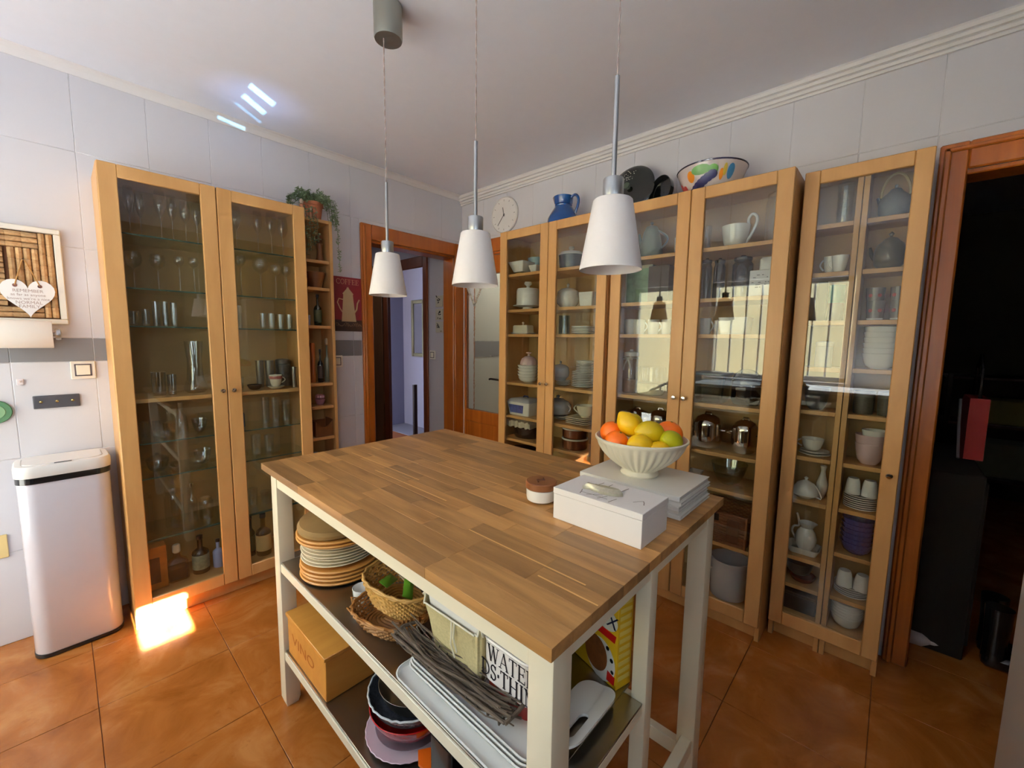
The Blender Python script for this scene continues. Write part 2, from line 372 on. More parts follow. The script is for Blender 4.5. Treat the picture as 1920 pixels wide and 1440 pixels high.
def put_tile(parent, axis, u0, u1, z0, z1, m):
    w = round(u1-u0, 4); h = round(z1-z0, 4)
    if w < 0.02 or h < 0.02: return
    key = (w, h, m.name)
    if key not in TC: 
        q = MB().box(-w/2+TJ, w/2-TJ, -0.0052, 0.006, -h/2+TJ, h/2-TJ, 0.0016); o = q.build('tile', m, parent); TC[key] = o
    else:
        o = TC[key].copy(); COL.objects.link(o); o.parent = parent
    if axis == 'y': o.location = ((u0+u1)/2, GZ, (z0+z1)/2); o.rotation_euler = (0, 0, 0)
    else: o.location = (GZ, (u0+u1)/2, (z0+z1)/2); o.rotation_euler = (0, 0, -PI/2)
xs = [-2.445-0.2475*k for k in range(4, 0, -1)]+[-2.445, -2.196, -1.95, -1.703, -1.461, -1.206, -0.952, -0.704, -0.457, -0.209, 0.0]
xs = [x for x in xs if x > XL]; xs = [XL]+xs
for a, b_ in zip(xs, xs[1:]):
    for z0, z1 in rows:
        m = GTILE if z0 == 1.205 else WTILE
        if b_ <= -0.893: put_tile(WA, 'y', a, b_, z0, z1, m)
        elif a < -0.893: 
            if z1 <= 2.09: put_tile(WA, 'y', a, -0.893, z0, z1, m)
            else: put_tile(WA, 'y', a, b_, max(z0, 2.09), z1, m) if z0 >= 2.09 else (put_tile(WA, 'y', a, -0.893, z0, z1, m))
        elif z1 > 2.09: put_tile(WA, 'y', a, b_, max(z0, 2.09), z1, m)
ys = [0.0, -0.26, -0.507, -0.758, -1.008, -1.258, -1.512, -1.763, -2.017, -2.273, -2.517, -2.750, -3.0, -3.25, -3.5, YB]
for a, b_ in zip(ys, ys[1:]):
    for z0, z1 in rows:
        m = GTILE if z0 == 1.205 else WTILE
        hi = a >= -0.63 or a < -2.74
        if hi:
            if z1 <= 2.05: 
                if a > -1 and a < -0.56 and b_ < -0.60: put_tile(WB, 'x', b_, -0.62, z0, z1, m)
                continue
            z0 = max(z0, 2.09 if a > -1 else 2.068)
        put_tile(WB, 'x', b_, a, z0, z1, m)
# wall on the window side and wall behind the camera
wc = MB(); X0, X1 = XL-0.15, XL
wc.box(X0, X1, 0.11, -0.10, 0, CEIL); wc.box(X0, X1, -0.10, -0.94, 2.02, CEIL); wc.box(X0, X1, -0.94, -1.05, 0, CEIL)
wc.box(X0, X1, -1.05, -2.35, 0, 0.92); wc.box(X0, X1, -1.05, -2.35, 2.02, CEIL); wc.box(X0, X1, -2.35, YB-0.1, 0, CEIL)
struct(wc.build('wall_window_side', PAINTW))
SX0, SX1, SZ0, SZ1 = -2.146, -1.980, 1.756, 1.985
wd = MB(); wd.box(XL-0.15, -3.38, YB-0.1, YB, 0, CEIL); wd.box(-2.76, SX0, YB-0.1, YB, 0, CEIL); wd.box(-3.38, -2.76, YB-0.1, YB, 0, 1.35); wd.box(-3.38, -2.76, YB-0.1, YB, 1.95, CEIL); wd.box(SX1, 0.11, YB-0.1, YB, 0, CEIL); wd.box(SX0, SX1, YB-0.1, YB, 0, SZ0); wd.box(SX0, SX1, YB-0.1, YB, SZ1, CEIL)
struct(wd.build('wall_behind_camera', mat('dark_brown_low_bounce', (74, 58, 46), 0.6)))  # unseen wall coloured dark to cut light bounced from behind
# windows: glazed terrace door and casement
def window(name, y0, y1, z0, z1, mull):
    FR = mat('white_window_frame', (226, 224, 220), 0.4); f = MB(); t = 0.05
    f.box(XL-0.09, XL-0.03, y0, y0+t, z0, z1, 0.004); f.box(XL-0.09, XL-0.03, y1-t, y1, z0, z1, 0.004)
    f.box(XL-0.09, XL-0.03, y0, y1, z0, z0+t, 0.004); f.box(XL-0.09, XL-0.03, y0, y1, z1-t, z1, 0.004)
    for k in mull: f.box(XL-0.088, XL-0.032, k-0.022, k+0.022, z0+t, z1-t, 0.004)
    w = struct(f.build(name, FR)); MB().box(XL-0.064, XL-0.060, y0+t, y1-t, z0+t, z1-t).build('window_pane', GLS, w)
window('door_3', -0.93, -0.11, 0.01, 2.01, [])
window('window_1', -2.34, -1.06, 0.93, 2.01, [-1.70])
WFR = MB()  # unseen window added so sun lands on the counter and lights the ceiling
for bx_ in ((-3.38, -3.35, 1.35, 1.95), (-2.79, -2.76, 1.35, 1.95), (-3.35, -2.79, 1.35, 1.38), (-3.35, -2.79, 1.92, 1.95)): WFR.box(bx_[0], bx_[1], YB-0.07, YB-0.03, bx_[2], bx_[3], 0.003)
w2 = struct(WFR.build('added_window', MC['white_window_frame'])); MB().box(-3.35, -2.79, YB-0.052, YB-0.048, 1.38, 1.92).build('window_pane', GLS, w2)
kc = thing('kitchen_counter', 'pale kitchen counter with white doors under the windows, outside the photo', 'counter', (-3.12, -2.4, 0))
MB().box(-0.33, 0.33, -1.34, 1.30, 0.87, 0.90, 0.003).build('counter_top', mat('white_quartz', (232, 234, 240), 0.5), kc)
for k in range(4): MB().box(0.26, 0.28, -1.33+0.655*k, -0.68+0.655*k, 0.10, 0.86, 0.003).build('cabinet_door', mat('dark_taupe_door', (70, 62, 56), 0.4), kc)
MB().box(-0.32, 0.26, -1.33, 1.29, 0.0, 0.869).build('cabinet_body', mat('dark_taupe_door', (70, 62, 56), 0.4), kc)
# balustrade and window bars outside
rl = thing('balustrade', 'dark metal stair railing outside the glazed terrace door', 'railing', (-4.2, -0.5, 0))
IR = mat('dark_iron', (70, 66, 62), 0.5, 0.5)
MB().tube([(0, -1.4, 0.85), (0, -0.2, 0.95), (0, 0.45, 0.6)], 0.02, 6).build('handrail', IR, rl)
for k in range(16):
    y = -1.35+0.11*k; z = 0.95+(y+0.2)*0.083 if y < -0.2 else 0.95-(y+0.2)*0.54
    MB().tube([(0, y, -0.1), (0, y, z)], 0.012, 6).build('baluster', IR, rl)
wbars = thing('window_grille', 'white vertical bars fixed outside the kitchen window', 'grille', (-3.62, -1.7, 0.93))
for k in range(9): MB().box(-0.010, 0.010, -0.6+0.15*k-0.009, -0.6+0.15*k+0.009, 0, 1.08, 0.002).build('bar', mat('white_painted_metal', (235, 235, 235), 0.4), wbars)
YW = mat('pale_yellow_render', (236, 216, 170), 0.9)
struct(MB().box(-8.2, -8.0, -6, 4, -0.5, 3.6).build('outside_house_wall', YW))
struct(MB().box(-8.0, XL-0.15, -6, 4, -0.3, -0.12).build('terrace_floor', mat('pale_terrace', (176, 174, 172), 0.8)))

# cornices: four stepped ridges
def cornice(name, L, rz, loc, prof=None):
    pr = [(0, 0), (0, -0.012)]; x = 0.0
    prof = prof or [(0.0, 2.400), (0.010, 2.400), (0.012, 2.408), (0.008, 2.414), (0.018, 2.414), (0.022, 2.424), (0.018, 2.430), (0.030, 2.431), (0.034, 2.441), (0.030, 2.447), (0.042, 2.448), (0.048, 2.460), (0.044, 2.4695), (0.0, 2.4695)]
    n = len(prof); v = [(0, -a-0.002, z) for a, z in prof]+[(L, -a-0.002, z) for a, z in prof]
    f = [(i, (i+1) % n, n+(i+1) % n, n+i) for i in range(n)]+[tuple(reversed(range(n))), tuple(range(n, 2*n))]
    m = MB(); m.add(v, f); o = struct(m.build(name, mat('white_cornice', (232, 228, 228), 0.5), ang=20)); o.location = loc; o.rotation_euler = (0, 0, rz)
cornice('trim_1', 3.70, -PI/2, (0, 0, 0)); cornice('trim_2', -XL, 0, (XL, 0, 0), [(0.0, 2.432), (0.005, 2.432), (0.009, 2.440), (0.015, 2.452), (0.026, 2.462), (0.036, 2.466), (0.038, 2.4695), (0.0, 2.4695)])

# door casings (door_1 is the open doorway on the left wall)
def casing(name, parts, m=PINE):
    f = MB()
    for p in parts: f.box(*p, 0.005)
    return struct(f.build(name, m))
casing('door_1', [(-0.893, -0.815, -0.024, 0.0, 0, 2.09), (-0.09, -0.012, -0.024, 0.0, 0, 2.09), (-0.815, -0.09, -0.022, 0.0, 1.99, 2.09),
    (-0.880, -0.862, -0.032, -0.02, 0, 2.075),
    (-0.829, -0.812, 0.0, WT+0.02, 0, 1.99), (-0.093, -0.076, 0.0, WT+0.02, 0, 1.99), (-0.829, -0.076, 0.0, WT+0.02, 1.975, 1.995),
    (-0.893, -0.815, WT, WT+0.02, 0, 2.09), (-0.815, -0.09, WT, WT+0.02, 1.99, 2.09)])
casing('door_2', [(-0.024, 0.0, -0.004, -0.022, 0, 2.09), (-0.022, 0.0, -0.022, -0.62, 1.99, 2.09), (-0.024, 0.0, -0.56, -0.64, 0, 2.09),
    (0.0, WT+0.02, -0.012, -0.026, 0, 1.99), (0.0, WT+0.02, -0.556, -0.572, 0, 1.99), (0.0, WT+0.02, -0.02, -0.57, 1.975, 1.995)])
dl = MB(); dx0, dx1 = 0.004, 0.04
dl.box(dx0, dx1, -0.028, -0.050, 0.01, 1.97, 0.003); dl.box(dx0, dx1, -0.445, -0.553, 0.01, 1.97, 0.003)
dl.box(dx0, dx1, -0.050, -0.445, 1.834, 1.97, 0.003); dl.box(dx0, dx1, -0.050, -0.445, 0.64, 0.743, 0.003)
dl.box(dx0, dx1, -0.050, -0.445, 0.01, 0.12, 0.003); dl.box(dx0+0.01, dx1-0.01, -0.050, -0.445, 0.12, 0.64)
DL = tag(dl.build('glazed_door', PINE), 'orange wooden door with a tall frosted glass panel beside the room corner', 'door')
fg, nt, b = base('pebbled_frosted_glass'); b.inputs['Base Color'].default_value = (0.86, 0.87, 0.82, 1); b.inputs['Transmission Weight'].default_value = 0.85; b.inputs['Roughness'].default_value = 0.045; b.inputs['IOR'].default_value = 1.06
n = nt.nodes.new('ShaderNodeTexVoronoi'); n.inputs['Scale'].default_value = 90; bp = nt.nodes.new('ShaderNodeBump'); bp.inputs['Strength'].default_value = 0.5; bp.inputs['Distance'].default_value = 0.003
tc = nt.nodes.new('ShaderNodeTexCoord'); nt.links.new(tc.outputs['Object'], n.inputs['Vector']); nt.links.new(n.outputs['Distance'], bp.inputs['Height']); nt.links.new(bp.outputs['Normal'], b.inputs['Normal'])
MB().box(0.018, 0.026, -0.050, -0.445, 0.743, 1.834).build('frosted_pane', fg, DL)
hd = MB(); hd.box(-0.004, 0.004, -0.487, -0.513, 0.93, 1.08, 0.003); hd.tube([(0, -0.50, 1.02), (-0.045, -0.50, 1.02), (-0.05, -0.49, 1.021), (-0.05, -0.40, 1.024), (-0.047, -0.385, 1.018)], 0.008, 8)
hd.build('lever_handle', mat('dark_bronze', (60, 52, 44), 0.35, 0.9), DL)
# pantry opening casing on the right wall
casing('door_4', [(-0.024, 0.0, -2.758, -2.835, 0, 2.068), (-0.022, 0.0, -2.835, -3.66, 1.97, 2.068), (-0.024, 0.0, -3.66, -3.735, 0, 2.068),
    (-0.034, -0.02, -2.770, -2.790, 0, 2.052), (-0.034, -0.02, -2.770, -3.7, 2.035, 2.052),
    (0.0, WT+0.02, -2.823, -2.838, 0, 1.97), (0.0, WT+0.02, -3.645, -3.66, 0, 1.97), (0.0, WT+0.02, -2.823, -3.66, 1.955, 1.975)])

# ---- hall behind door_1
MIDW = wood('red_brown_wood', (128, 66, 34), (98, 46, 20), 0.4, (10, 10, 1.2), 0.03)
hc = thing('hall_cupboard', 'flat brown cupboard front beyond the inner doorway of the hall', 'cupboard', (-0.001, 1.67, 0))
MB().box(-0.03, 0.0, -0.45, 0.50, 0.02, 2.07, 0.003).build('cupboard_front', wood('flat_brown', (118, 78, 44), (98, 62, 32), 0.5, (8, 8, 1), 0.02), hc)
LAV = mat('lavender_blue_wall', (128, 128, 150), 0.8)
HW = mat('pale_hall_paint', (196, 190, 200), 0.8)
h = MB(); h.box(0.0, 0.08, WT+0.001, 0.527, 0, 2.4); h.box(0.0, 0.03, 0.527, 1.17, 1.985, 2.4); h.box(0.0, 0.03, 1.17, 2.2, 0, 2.4)
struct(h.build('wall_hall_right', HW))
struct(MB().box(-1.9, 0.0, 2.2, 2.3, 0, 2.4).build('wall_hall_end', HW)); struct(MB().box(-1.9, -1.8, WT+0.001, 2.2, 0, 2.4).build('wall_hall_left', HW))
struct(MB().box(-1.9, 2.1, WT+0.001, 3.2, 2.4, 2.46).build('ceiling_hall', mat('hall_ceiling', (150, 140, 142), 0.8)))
struct(MB().box(0.08, 2.1, 2.9, 3.0, 0, 2.4).build('wall_bedroom_far', LAV)); struct(MB().box(1.3, 1.4, WT+0.1, 2.9, 0, 2.4).build('wall_bedroom_side', LAV))
struct(MB().box(0.12, 2.0, 0.12, 0.2, 0, 2.4).build('wall_bedroom_near', LAV))
casing('door_5', [(-0.02, 0.0, 0.46, 0.527, 0, 2.075), (-0.02, 0.0, 1.13, 1.215, 0, 2.075), (-0.02, 0.0, 0.527, 1.13, 1.975, 2.075),
    (0.0, 0.09, 0.522, 0.54, 0, 1.98), (0.0, 0.03, 1.15, 1.17, 0, 1.98)], MIDW)
lf = tag(MB().box(-0.78, -0.06, 2.15, 2.19, 0.01, 2.0, 0.003).build('hall_door', DARKW), 'plain dark brown door closing the far end of the hall', 'door')
struct(MB().box(0.30, 0.34, 1.15, 1.18, 0, 0.82).build('trim_3', DARKW))
pf_ = thing('picture_frame', 'narrow silver-framed picture on the lavender wall beyond the hall', 'picture', (1.279, 2.47, 1.47))
SIL = mat('tarnished_silver', (150, 146, 120), 0.35, 0.7)
f = MB(); 
for p in ((-0.02, 0.02, -0.16, -0.11, -0.41, 0.41), (-0.02, 0.02, 0.11, 0.16, -0.41, 0.41), (-0.02, 0.02, -0.11, 0.11, 0.36, 0.41), (-0.02, 0.02, -0.11, 0.11, -0.41, -0.36)): f.box(*p, 0.006)
f.build('frame', SIL, pf_); MB().box(0.0, 0.01, -0.11, 0.11, -0.36, 0.36).build('picture_face', mat('dusky_picture', (96, 96, 110), 0.2), pf_)
INK = mat('dark_brown_ink', (40, 30, 26), 0.6)
for k, z in enumerate((1.655, 1.54, 1.43)):
    t = thing('wall_plaque', ['topmost', 'middle', 'lowest'][k]+' of three small cream plaques with dark painted signs in the hall', 'plaque', (-0.004, 0.30, z), 0, 'three plaques with painted signs in the hall')
    MB().box(-0.003, 0.003, -0.05, 0.05, -0.048, 0.048, 0.001).build('plaque_face', mat('cream_plaque', (196, 186, 170), 0.6), t)
    q = MB(); rnd = random.Random(k)
    for s_ in range(6):
        y0 = rnd.uniform(-0.03, 0.03); z0 = rnd.uniform(-0.035, 0.035); q.tube([(-0.004, y0, z0), (-0.004, y0+rnd.uniform(-0.03, 0.03)*0.8, z0+rnd.uniform(-0.02, 0.02))], 0.004, 5)
    q.build('brush_sign', INK, t)
def switch(loc, rz, s=0.078, label='', dy=0.0):
    t = thing('light_switch', label, 'light switch', loc, rz)
    MB().box(-s/2, s/2, -0.010, 0, -s/2, s/2, 0.003).build('switch_plate', mat('ivory_plastic', (236, 228, 216), 0.35), t)
    f = MB(); a = s*0.34; w = s*0.06
    for p in ((-a, a, -0.012, -0.008, a-w, a), (-a, a, -0.012, -0.008, -a, -a+w), (-a, -a+w, -0.012, -0.008, -a, a), (a-w, a, -0.012, -0.008, -a, a)): f.box(*p)
    f.build('switch_border', mat('grey_switch_line', (96, 84, 88), 0.5), t)
    MB().box(-a+w, a-w, -0.013, -0.008, -a+w, a-w, 0.002).build('rocker', mat('ivory_rocker', (240, 232, 214), 0.3), t); return t
switch((-2.236, -0.002, 1.167), 0, 0.080, 'ivory light switch with grey square border left of the tall glass cabinet')
switch((-1.075, -0.002, 1.172), 0, 0.078, 'ivory light switch partly behind the narrow open shelf under the coffee sign')
switch((0.0, 0.40, 1.18), -PI/2, 0.080, 'small light switch in the hall beside the inner doorway')

# ---- back room behind the frosted door
b2 = MB(); b2.box(0.80, 0.86, 0.1, -1.6, 0, 2.4); b2.box(0.12, 0.86, 0.04, 0.1, 0, 2.4); b2.box(0.12, 0.86, -1.66, -1.6, 0, 2.4)
br = struct(b2.build('wall_back_room', mat('back_room_tile', (206, 204, 192), 0.5)))
struct(MB().box(0.79, 0.80, 0.0, -1.6, 1.158, 1.300).build('trim_4', GTILE))
struct(MB().box(0.12, 0.79, 0.034, 0.0399, 1.172, 1.312).build('trim_5', GTILE))
struct(MB().box(0.11, 0.86, -1.66, 0.1, 2.4, 2.46).build('ceiling_back_room', PLASTER))

# ---- dark pantry behind door_4
PD = mat('pantry_wall', (58, 54, 38), 0.8)  # the unlit pantry's shade is put into the wall colour
p = MB(); p.box(3.2, 3.3, -4.1, -2.2, 0, 2.47); p.box(WT, 3.3, -2.76, -2.70, 0, 2.47); p.box(WT, 3.3, -4.16, -4.1, 0, 2.47); p.box(WT, WT+0.04, -4.1, YB, 0, 2.47)
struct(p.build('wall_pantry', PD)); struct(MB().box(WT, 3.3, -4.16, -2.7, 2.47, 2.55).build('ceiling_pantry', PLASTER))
PDW = wood('shadow_brown_wood', (26, 14, 7), (18, 9, 4), 0.9, (8, 8, 1), 0.03)  # near-black wood colour stands in for the pantry's shade
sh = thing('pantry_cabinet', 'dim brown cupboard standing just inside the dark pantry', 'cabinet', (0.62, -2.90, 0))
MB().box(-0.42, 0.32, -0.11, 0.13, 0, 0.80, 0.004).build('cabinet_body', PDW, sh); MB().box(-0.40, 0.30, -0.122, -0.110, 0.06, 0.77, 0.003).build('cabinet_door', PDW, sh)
t = thing('red_bag', 'dark red bag with a pale edge hanging inside the pantry doorway', 'bag', (0.52, -2.985, 0.93))
pl = [(-0.13, -0.10), (-0.02, -0.12), (0.10, 0.02), (0.16, 0.14), (0.10, 0.17), (-0.12, 0.17)]
M_ = Matrix.Rotation(PI/2, 4, 'X')
MB().prism(pl, -0.03, 0.03, M_).build('bag_body', mat('deep_red_fabric', (150, 12, 16), 0.6), t)
MB().tube([(-0.02, 0.035, -0.12), (0.10, 0.035, 0.02), (0.16, 0.035, 0.14)], 0.006, 6).build('pale_piping', mat('pale_grey_trim', (170, 160, 164), 0.6), t)
MB().tube([(-0.10, 0, 0.16), (-0.08, 0, 0.30), (0.0, 0, 0.36), (0.08, 0, 0.30), (0.10, 0, 0.16)], 0.006, 6).build('bag_handle', BLACK, t)
t = thing('shelving_unit', 'shadowy shelving with boxes at the back of the pantry', 'shelf', (2.5, -3.45, 0))
for z in (0.35, 0.75, 1.1): MB().box(-0.2, 0.2, -0.6, 0.45, z-0.02, z, 0.003).build('shelf', DARKW, t)
for x, y in ((-0.19, -0.58), (-0.19, 0.43), (0.19, -0.58), (0.19, 0.43)): MB().box(x-0.015, x+0.015, y-0.015, y+0.015, 0, 1.12, 0.002).build('upright', BLACK, t)
for k, (y, z, w, hh, c, lb) in enumerate([(-3.30, 0.75, 0.14, 0.18, (150, 140, 70), 'small olive cardboard box on the upper pantry shelf'), (-3.62, 0.75, 0.16, 0.24, (140, 136, 96), 'tall grey-green box on the upper pantry shelf'),
     (-3.35, 0.35, 0.18, 0.26, (128, 132, 110), 'pale storage tub on the lower pantry shelf'), (-3.75, 0.35, 0.13, 0.2, (110, 60, 36), 'rusty brown box on the lower pantry shelf')]):
    q = MB(); q.box(-0.12, 0.12, -w, w, 0, hh, 0.006); o = tag(q.build('storage_box', mat('pantry_box_%d' % k, c, 0.7)), lb, 'box'); o.location = (2.5, y, z)
t = thing('bottle', 'white bottle lying on the floor just inside the pantry doorway', 'bottle', (0.20, -2.845, 0.031), 0.15)
MB().lathe([(0, -0.10), (0.028, -0.10), (0.03, -0.09), (0.03, 0.04), (0.012, 0.07)], 16, M=Matrix.Rotation(PI/2, 4, 'X')).build('bottle_body', mat('white_plastic', (200, 192, 196), 0.4), t)
MB().lathe([(0.014, 0.068), (0.014, 0.095)], 12, M=Matrix.Rotation(PI/2, 4, 'X')).build('bottle_cap', mat('white_cap', (212, 206, 206), 0.4), t)
t = thing('boots', 'pair of black rubber boots against the pantry cupboard', 'boots', (0.30, -3.10, 0))
for dx in (-0.05, 0.06):
    q = MB(); q.lathe([(0.038, 0.04), (0.036, 0.12), (0.042, 0.26)], 14, c=(dx, 0, 0)); q.box(dx-0.035, dx+0.035, -0.15, 0.035, 0, 0.06, 0.015); q.build('boot', BLACK, t)
# tall pale panel at the right edge of the picture
t = thing('upright_panel', 'pale grey upright panel edge cut off by the right border of the photo', 'upright_panel', (-0.66, -2.985, 0))
MB().box(-0.28, 0.0, -0.70, 0.0, 0.02, 1.72, 0.012).build('panel_body', mat('pale_grey_enamel', (198, 190, 180), 0.35), t)
MB().box(-0.26, -0.02, -0.68, -0.02, 0.0, 0.02).build('foot_plinth', BLACK, t)

# ================================================================ GLASS-DOOR CABINETS
H = 2.02; ZB = 0.074
def cabinet(name, label, loc, rz, w, d, shelves, doors=None, group=None, bottom=0.115, cat='cabinet', top=H):
    t = thing(name, label, cat, loc, rz, group); s = 0.018
    for x in (0.001, w-s-0.001): MB().box(x, x+s, -d, -0.002, 0, top, 0.0012).build('side_panel', BIRCH, t)
    MB().box(s+0.001, w-s-0.001, -d+0.002, -0.004, top-s, top, 0.001).build('top_panel', BIRCH, t)
    MB().box(s+0.001, w-s-0.001, -d+0.002, -0.012, bottom-s, bottom, 0.001).build('bottom_panel', BIRCH, t)
    MB().box(s+0.001, w-s-0.001, -0.010, -0.004, 0.05, top-s, 0.0).build('back_panel', BIRCHB, t)
    MB().box(s+0.001, w-s-0.001, -d+0.03, -d+0.045, 0, bottom-s-0.001, 0.001).build('plinth', BIRCH, t)
    for z, k in shelves:
        if k == 'w': MB().box(s+0.002, w-s-0.002, -d+0.012, -0.012, z-s, z, 0.0012).build('shelf', BIRCH, t)
        else:
            q = MB(); th = 0.010 if k == 'G' else 0.006
            q.box(s+0.002, w-s-0.002, -d+0.014, -0.014, z-th, z, 0.0); q.mi = 1; q.box(s+0.002, w-s-0.002, -d+0.012, -d+0.0139, z-th, z, 0.0)
            q.build('glass_shelf', [GSH, GEDGE], t)
    for (x0, x1, kx, kz, st) in (doors or []): door(t, x0, x1, -d-0.001, kx, kz, st)
    return t
def door(t, x0, x1, y, kx, kz, st=0.060, th=0.019):
    y0, y1 = y-th, y; q = MB(); b = 0.003; rt_, rb = 0.053, 0.060
    q.box(x0, x0+st, y0, y1, ZB, H, b); q.box(x1-st, x1, y0, y1, ZB, H, b)
    q.box(x0+st, x1-st, y0, y1, H-rt_, H, b); q.box(x0+st, x1-st, y0, y1, ZB, ZB+rb, b)
    dd = q.build('door', BIRCH, t)
    MB().box(x0+st-0.004, x1-st+0.004, y0+0.009, y0+0.013, ZB+rb-0.004, H-rt_+0.004).build('glass_pane', GLS, dd)
    k = MB(); k.lathe([(0, 0), (0.005, 0), (0.005, 0.012), (0.0105, 0.015), (0.0115, 0.020), (0.009, 0.025), (0, 0.026)], 16, M=Matrix.Translation((kx, y0, kz)) @ Matrix.Rotation(PI/2, 4, 'X'))
    k.build('door_knob', CHROME, dd)
def std(zs): return [(z, k) for z, k in zs]
XA = -2.156; Y1 = -0.732; Y2 = -1.553; Y3 = -2.366
cabinet('display_cabinet', 'tall birch glass-door cabinet full of glassware between the white bin and the plant', (XA, 0, 0), 0, 0.8, 0.28,
    [(1.757, 'g'), (1.530, 'g'), (1.367, 'g'), (1.045, 'w'), (0.845, 'g'), (0.684, 'g'), (0.395, 'G')],
    [(0.002, 0.3985, 0.377, 1.063, 0.060), (0.4015, 0.798, 0.423, 1.063, 0.060)], bottom=0.125)
cabinet('open_shelf', 'narrow open birch shelf unit with the trailing plant on top', (-1.352, 0, 0), 0, 0.20, 0.17,
    [(1.778, 'w'), (1.620, 'w'), (1.397, 'w'), (1.051, 'w'), (0.911, 'w'), (0.719, 'w'), (0.53, 'w'), (0.33, 'w')], None, cat='shelf', top=2.010)
cabinet('display_cabinet', 'birch glass-door cabinet of white crockery nearest the frosted glass door', (0, Y1, 0), -PI/2, 0.8, 0.28,
    [(1.753, 'w'), (1.525, 'w'), (1.365, 'w'), (1.045, 'w'), (0.822, 'w'), (0.664, 'w'), (0.47, 'w'), (0.30, 'w')],
    [(0.002, 0.3985, 0.377, 1.063, 0.060), (0.4015, 0.798, 0.423, 1.063, 0.060)])
cabinet('display_cabinet', 'birch glass-door cabinet with steel pots and white cups right behind the fruit bowl', (0, Y2, 0), -PI/2, 0.8, 0.28,
    [(1.757, 'w'), (1.530, 'w'), (1.366, 'w'), (1.045, 'w'), (0.820, 'w'), (0.652, 'w'), (0.396, 'w')],
    [(0.002, 0.3985, 0.377, 1.063, 0.060), (0.4015, 0.798, 0.423, 1.063, 0.060)], bottom=0.105)
c3 = cabinet('display_cabinet', 'left half of the shallow birch cabinet with one wide glass door beside the pantry', (0, Y3, 0), -PI/2, 0.1895, 0.17,
    [(z, 'w') for z in (1.812, 1.620, 1.424, 1.231, 1.048, 0.846, 0.652, 0.394, 0.264)], [(0.001, 0.3785, 0.352, 0.835, 0.052)], bottom=0.132)
cabinet('display_cabinet', 'right half of the shallow birch cabinet holding bowls and cups next to the pantry frame', (0, Y3-0.190, 0), -PI/2, 0.1895, 0.17,
    [(z, 'w') for z in (1.812, 1.620, 1.424, 1.233, 1.049, 0.846, 0.654, 0.463, 0.271)], None, bottom=0.134)

# ================================================================ TABLEWARE
def loop_handle(x0, z0, x1, z1, out, r=0.004, n=9):
    """handle in the local x-z plane from (x0,z0) to (x1,z1), bulging by out"""
    p = []
    for k in range(n):
        u = k/(n-1); a = PI*u; p.append((x0+(x1-x0)*u+out*math.sin(a), 0, z0+(z1-z0)*u))
    return MB().tube(p, r, 7)
def shell(r0, r1, h, t=0.003, p=0.5, n=6, foot=0.0, fr=0.5, lip=0.0):
    o = []
    if foot: o += [(r1*fr, 0), (r1*fr, foot*0.8), (r0, foot)]
    else: o += [(r0*0.96, 0)]
    for k in range(n+1):
        u = k/n; o.append((r0+(r1-r0)*(u**p), foot+(h-foot)*u))
    o.append((r1-t*0.5, h+t*0.3))
    for k in range(n, -1, -1):
        u = k/n; o.append((max(r0+(r1-r0)*(u**p)-t, 0.001), foot+t+(h-foot-t)*u))
    o.append((0, foot+t)); return [(0, 0)]+o
def one(mb, m, name, ang=38): return mb.build(name, m, None, ang)
MIX = {'cream': CREAMP, 'greyw': GREYW}
def bottle_prof(r, h, neck=0.33, nr=0.32):
    zs = h*(1-neck-0.12)
    return [(0, 0), (r*0.94, 0), (r, r*0.1), (r, zs), (r*0.9, zs+h*0.05), (r*nr, zs+h*0.14), (r*nr, h*0.95), (r*nr*1.15, h*0.955), (r*nr*1.15, h*0.985)]
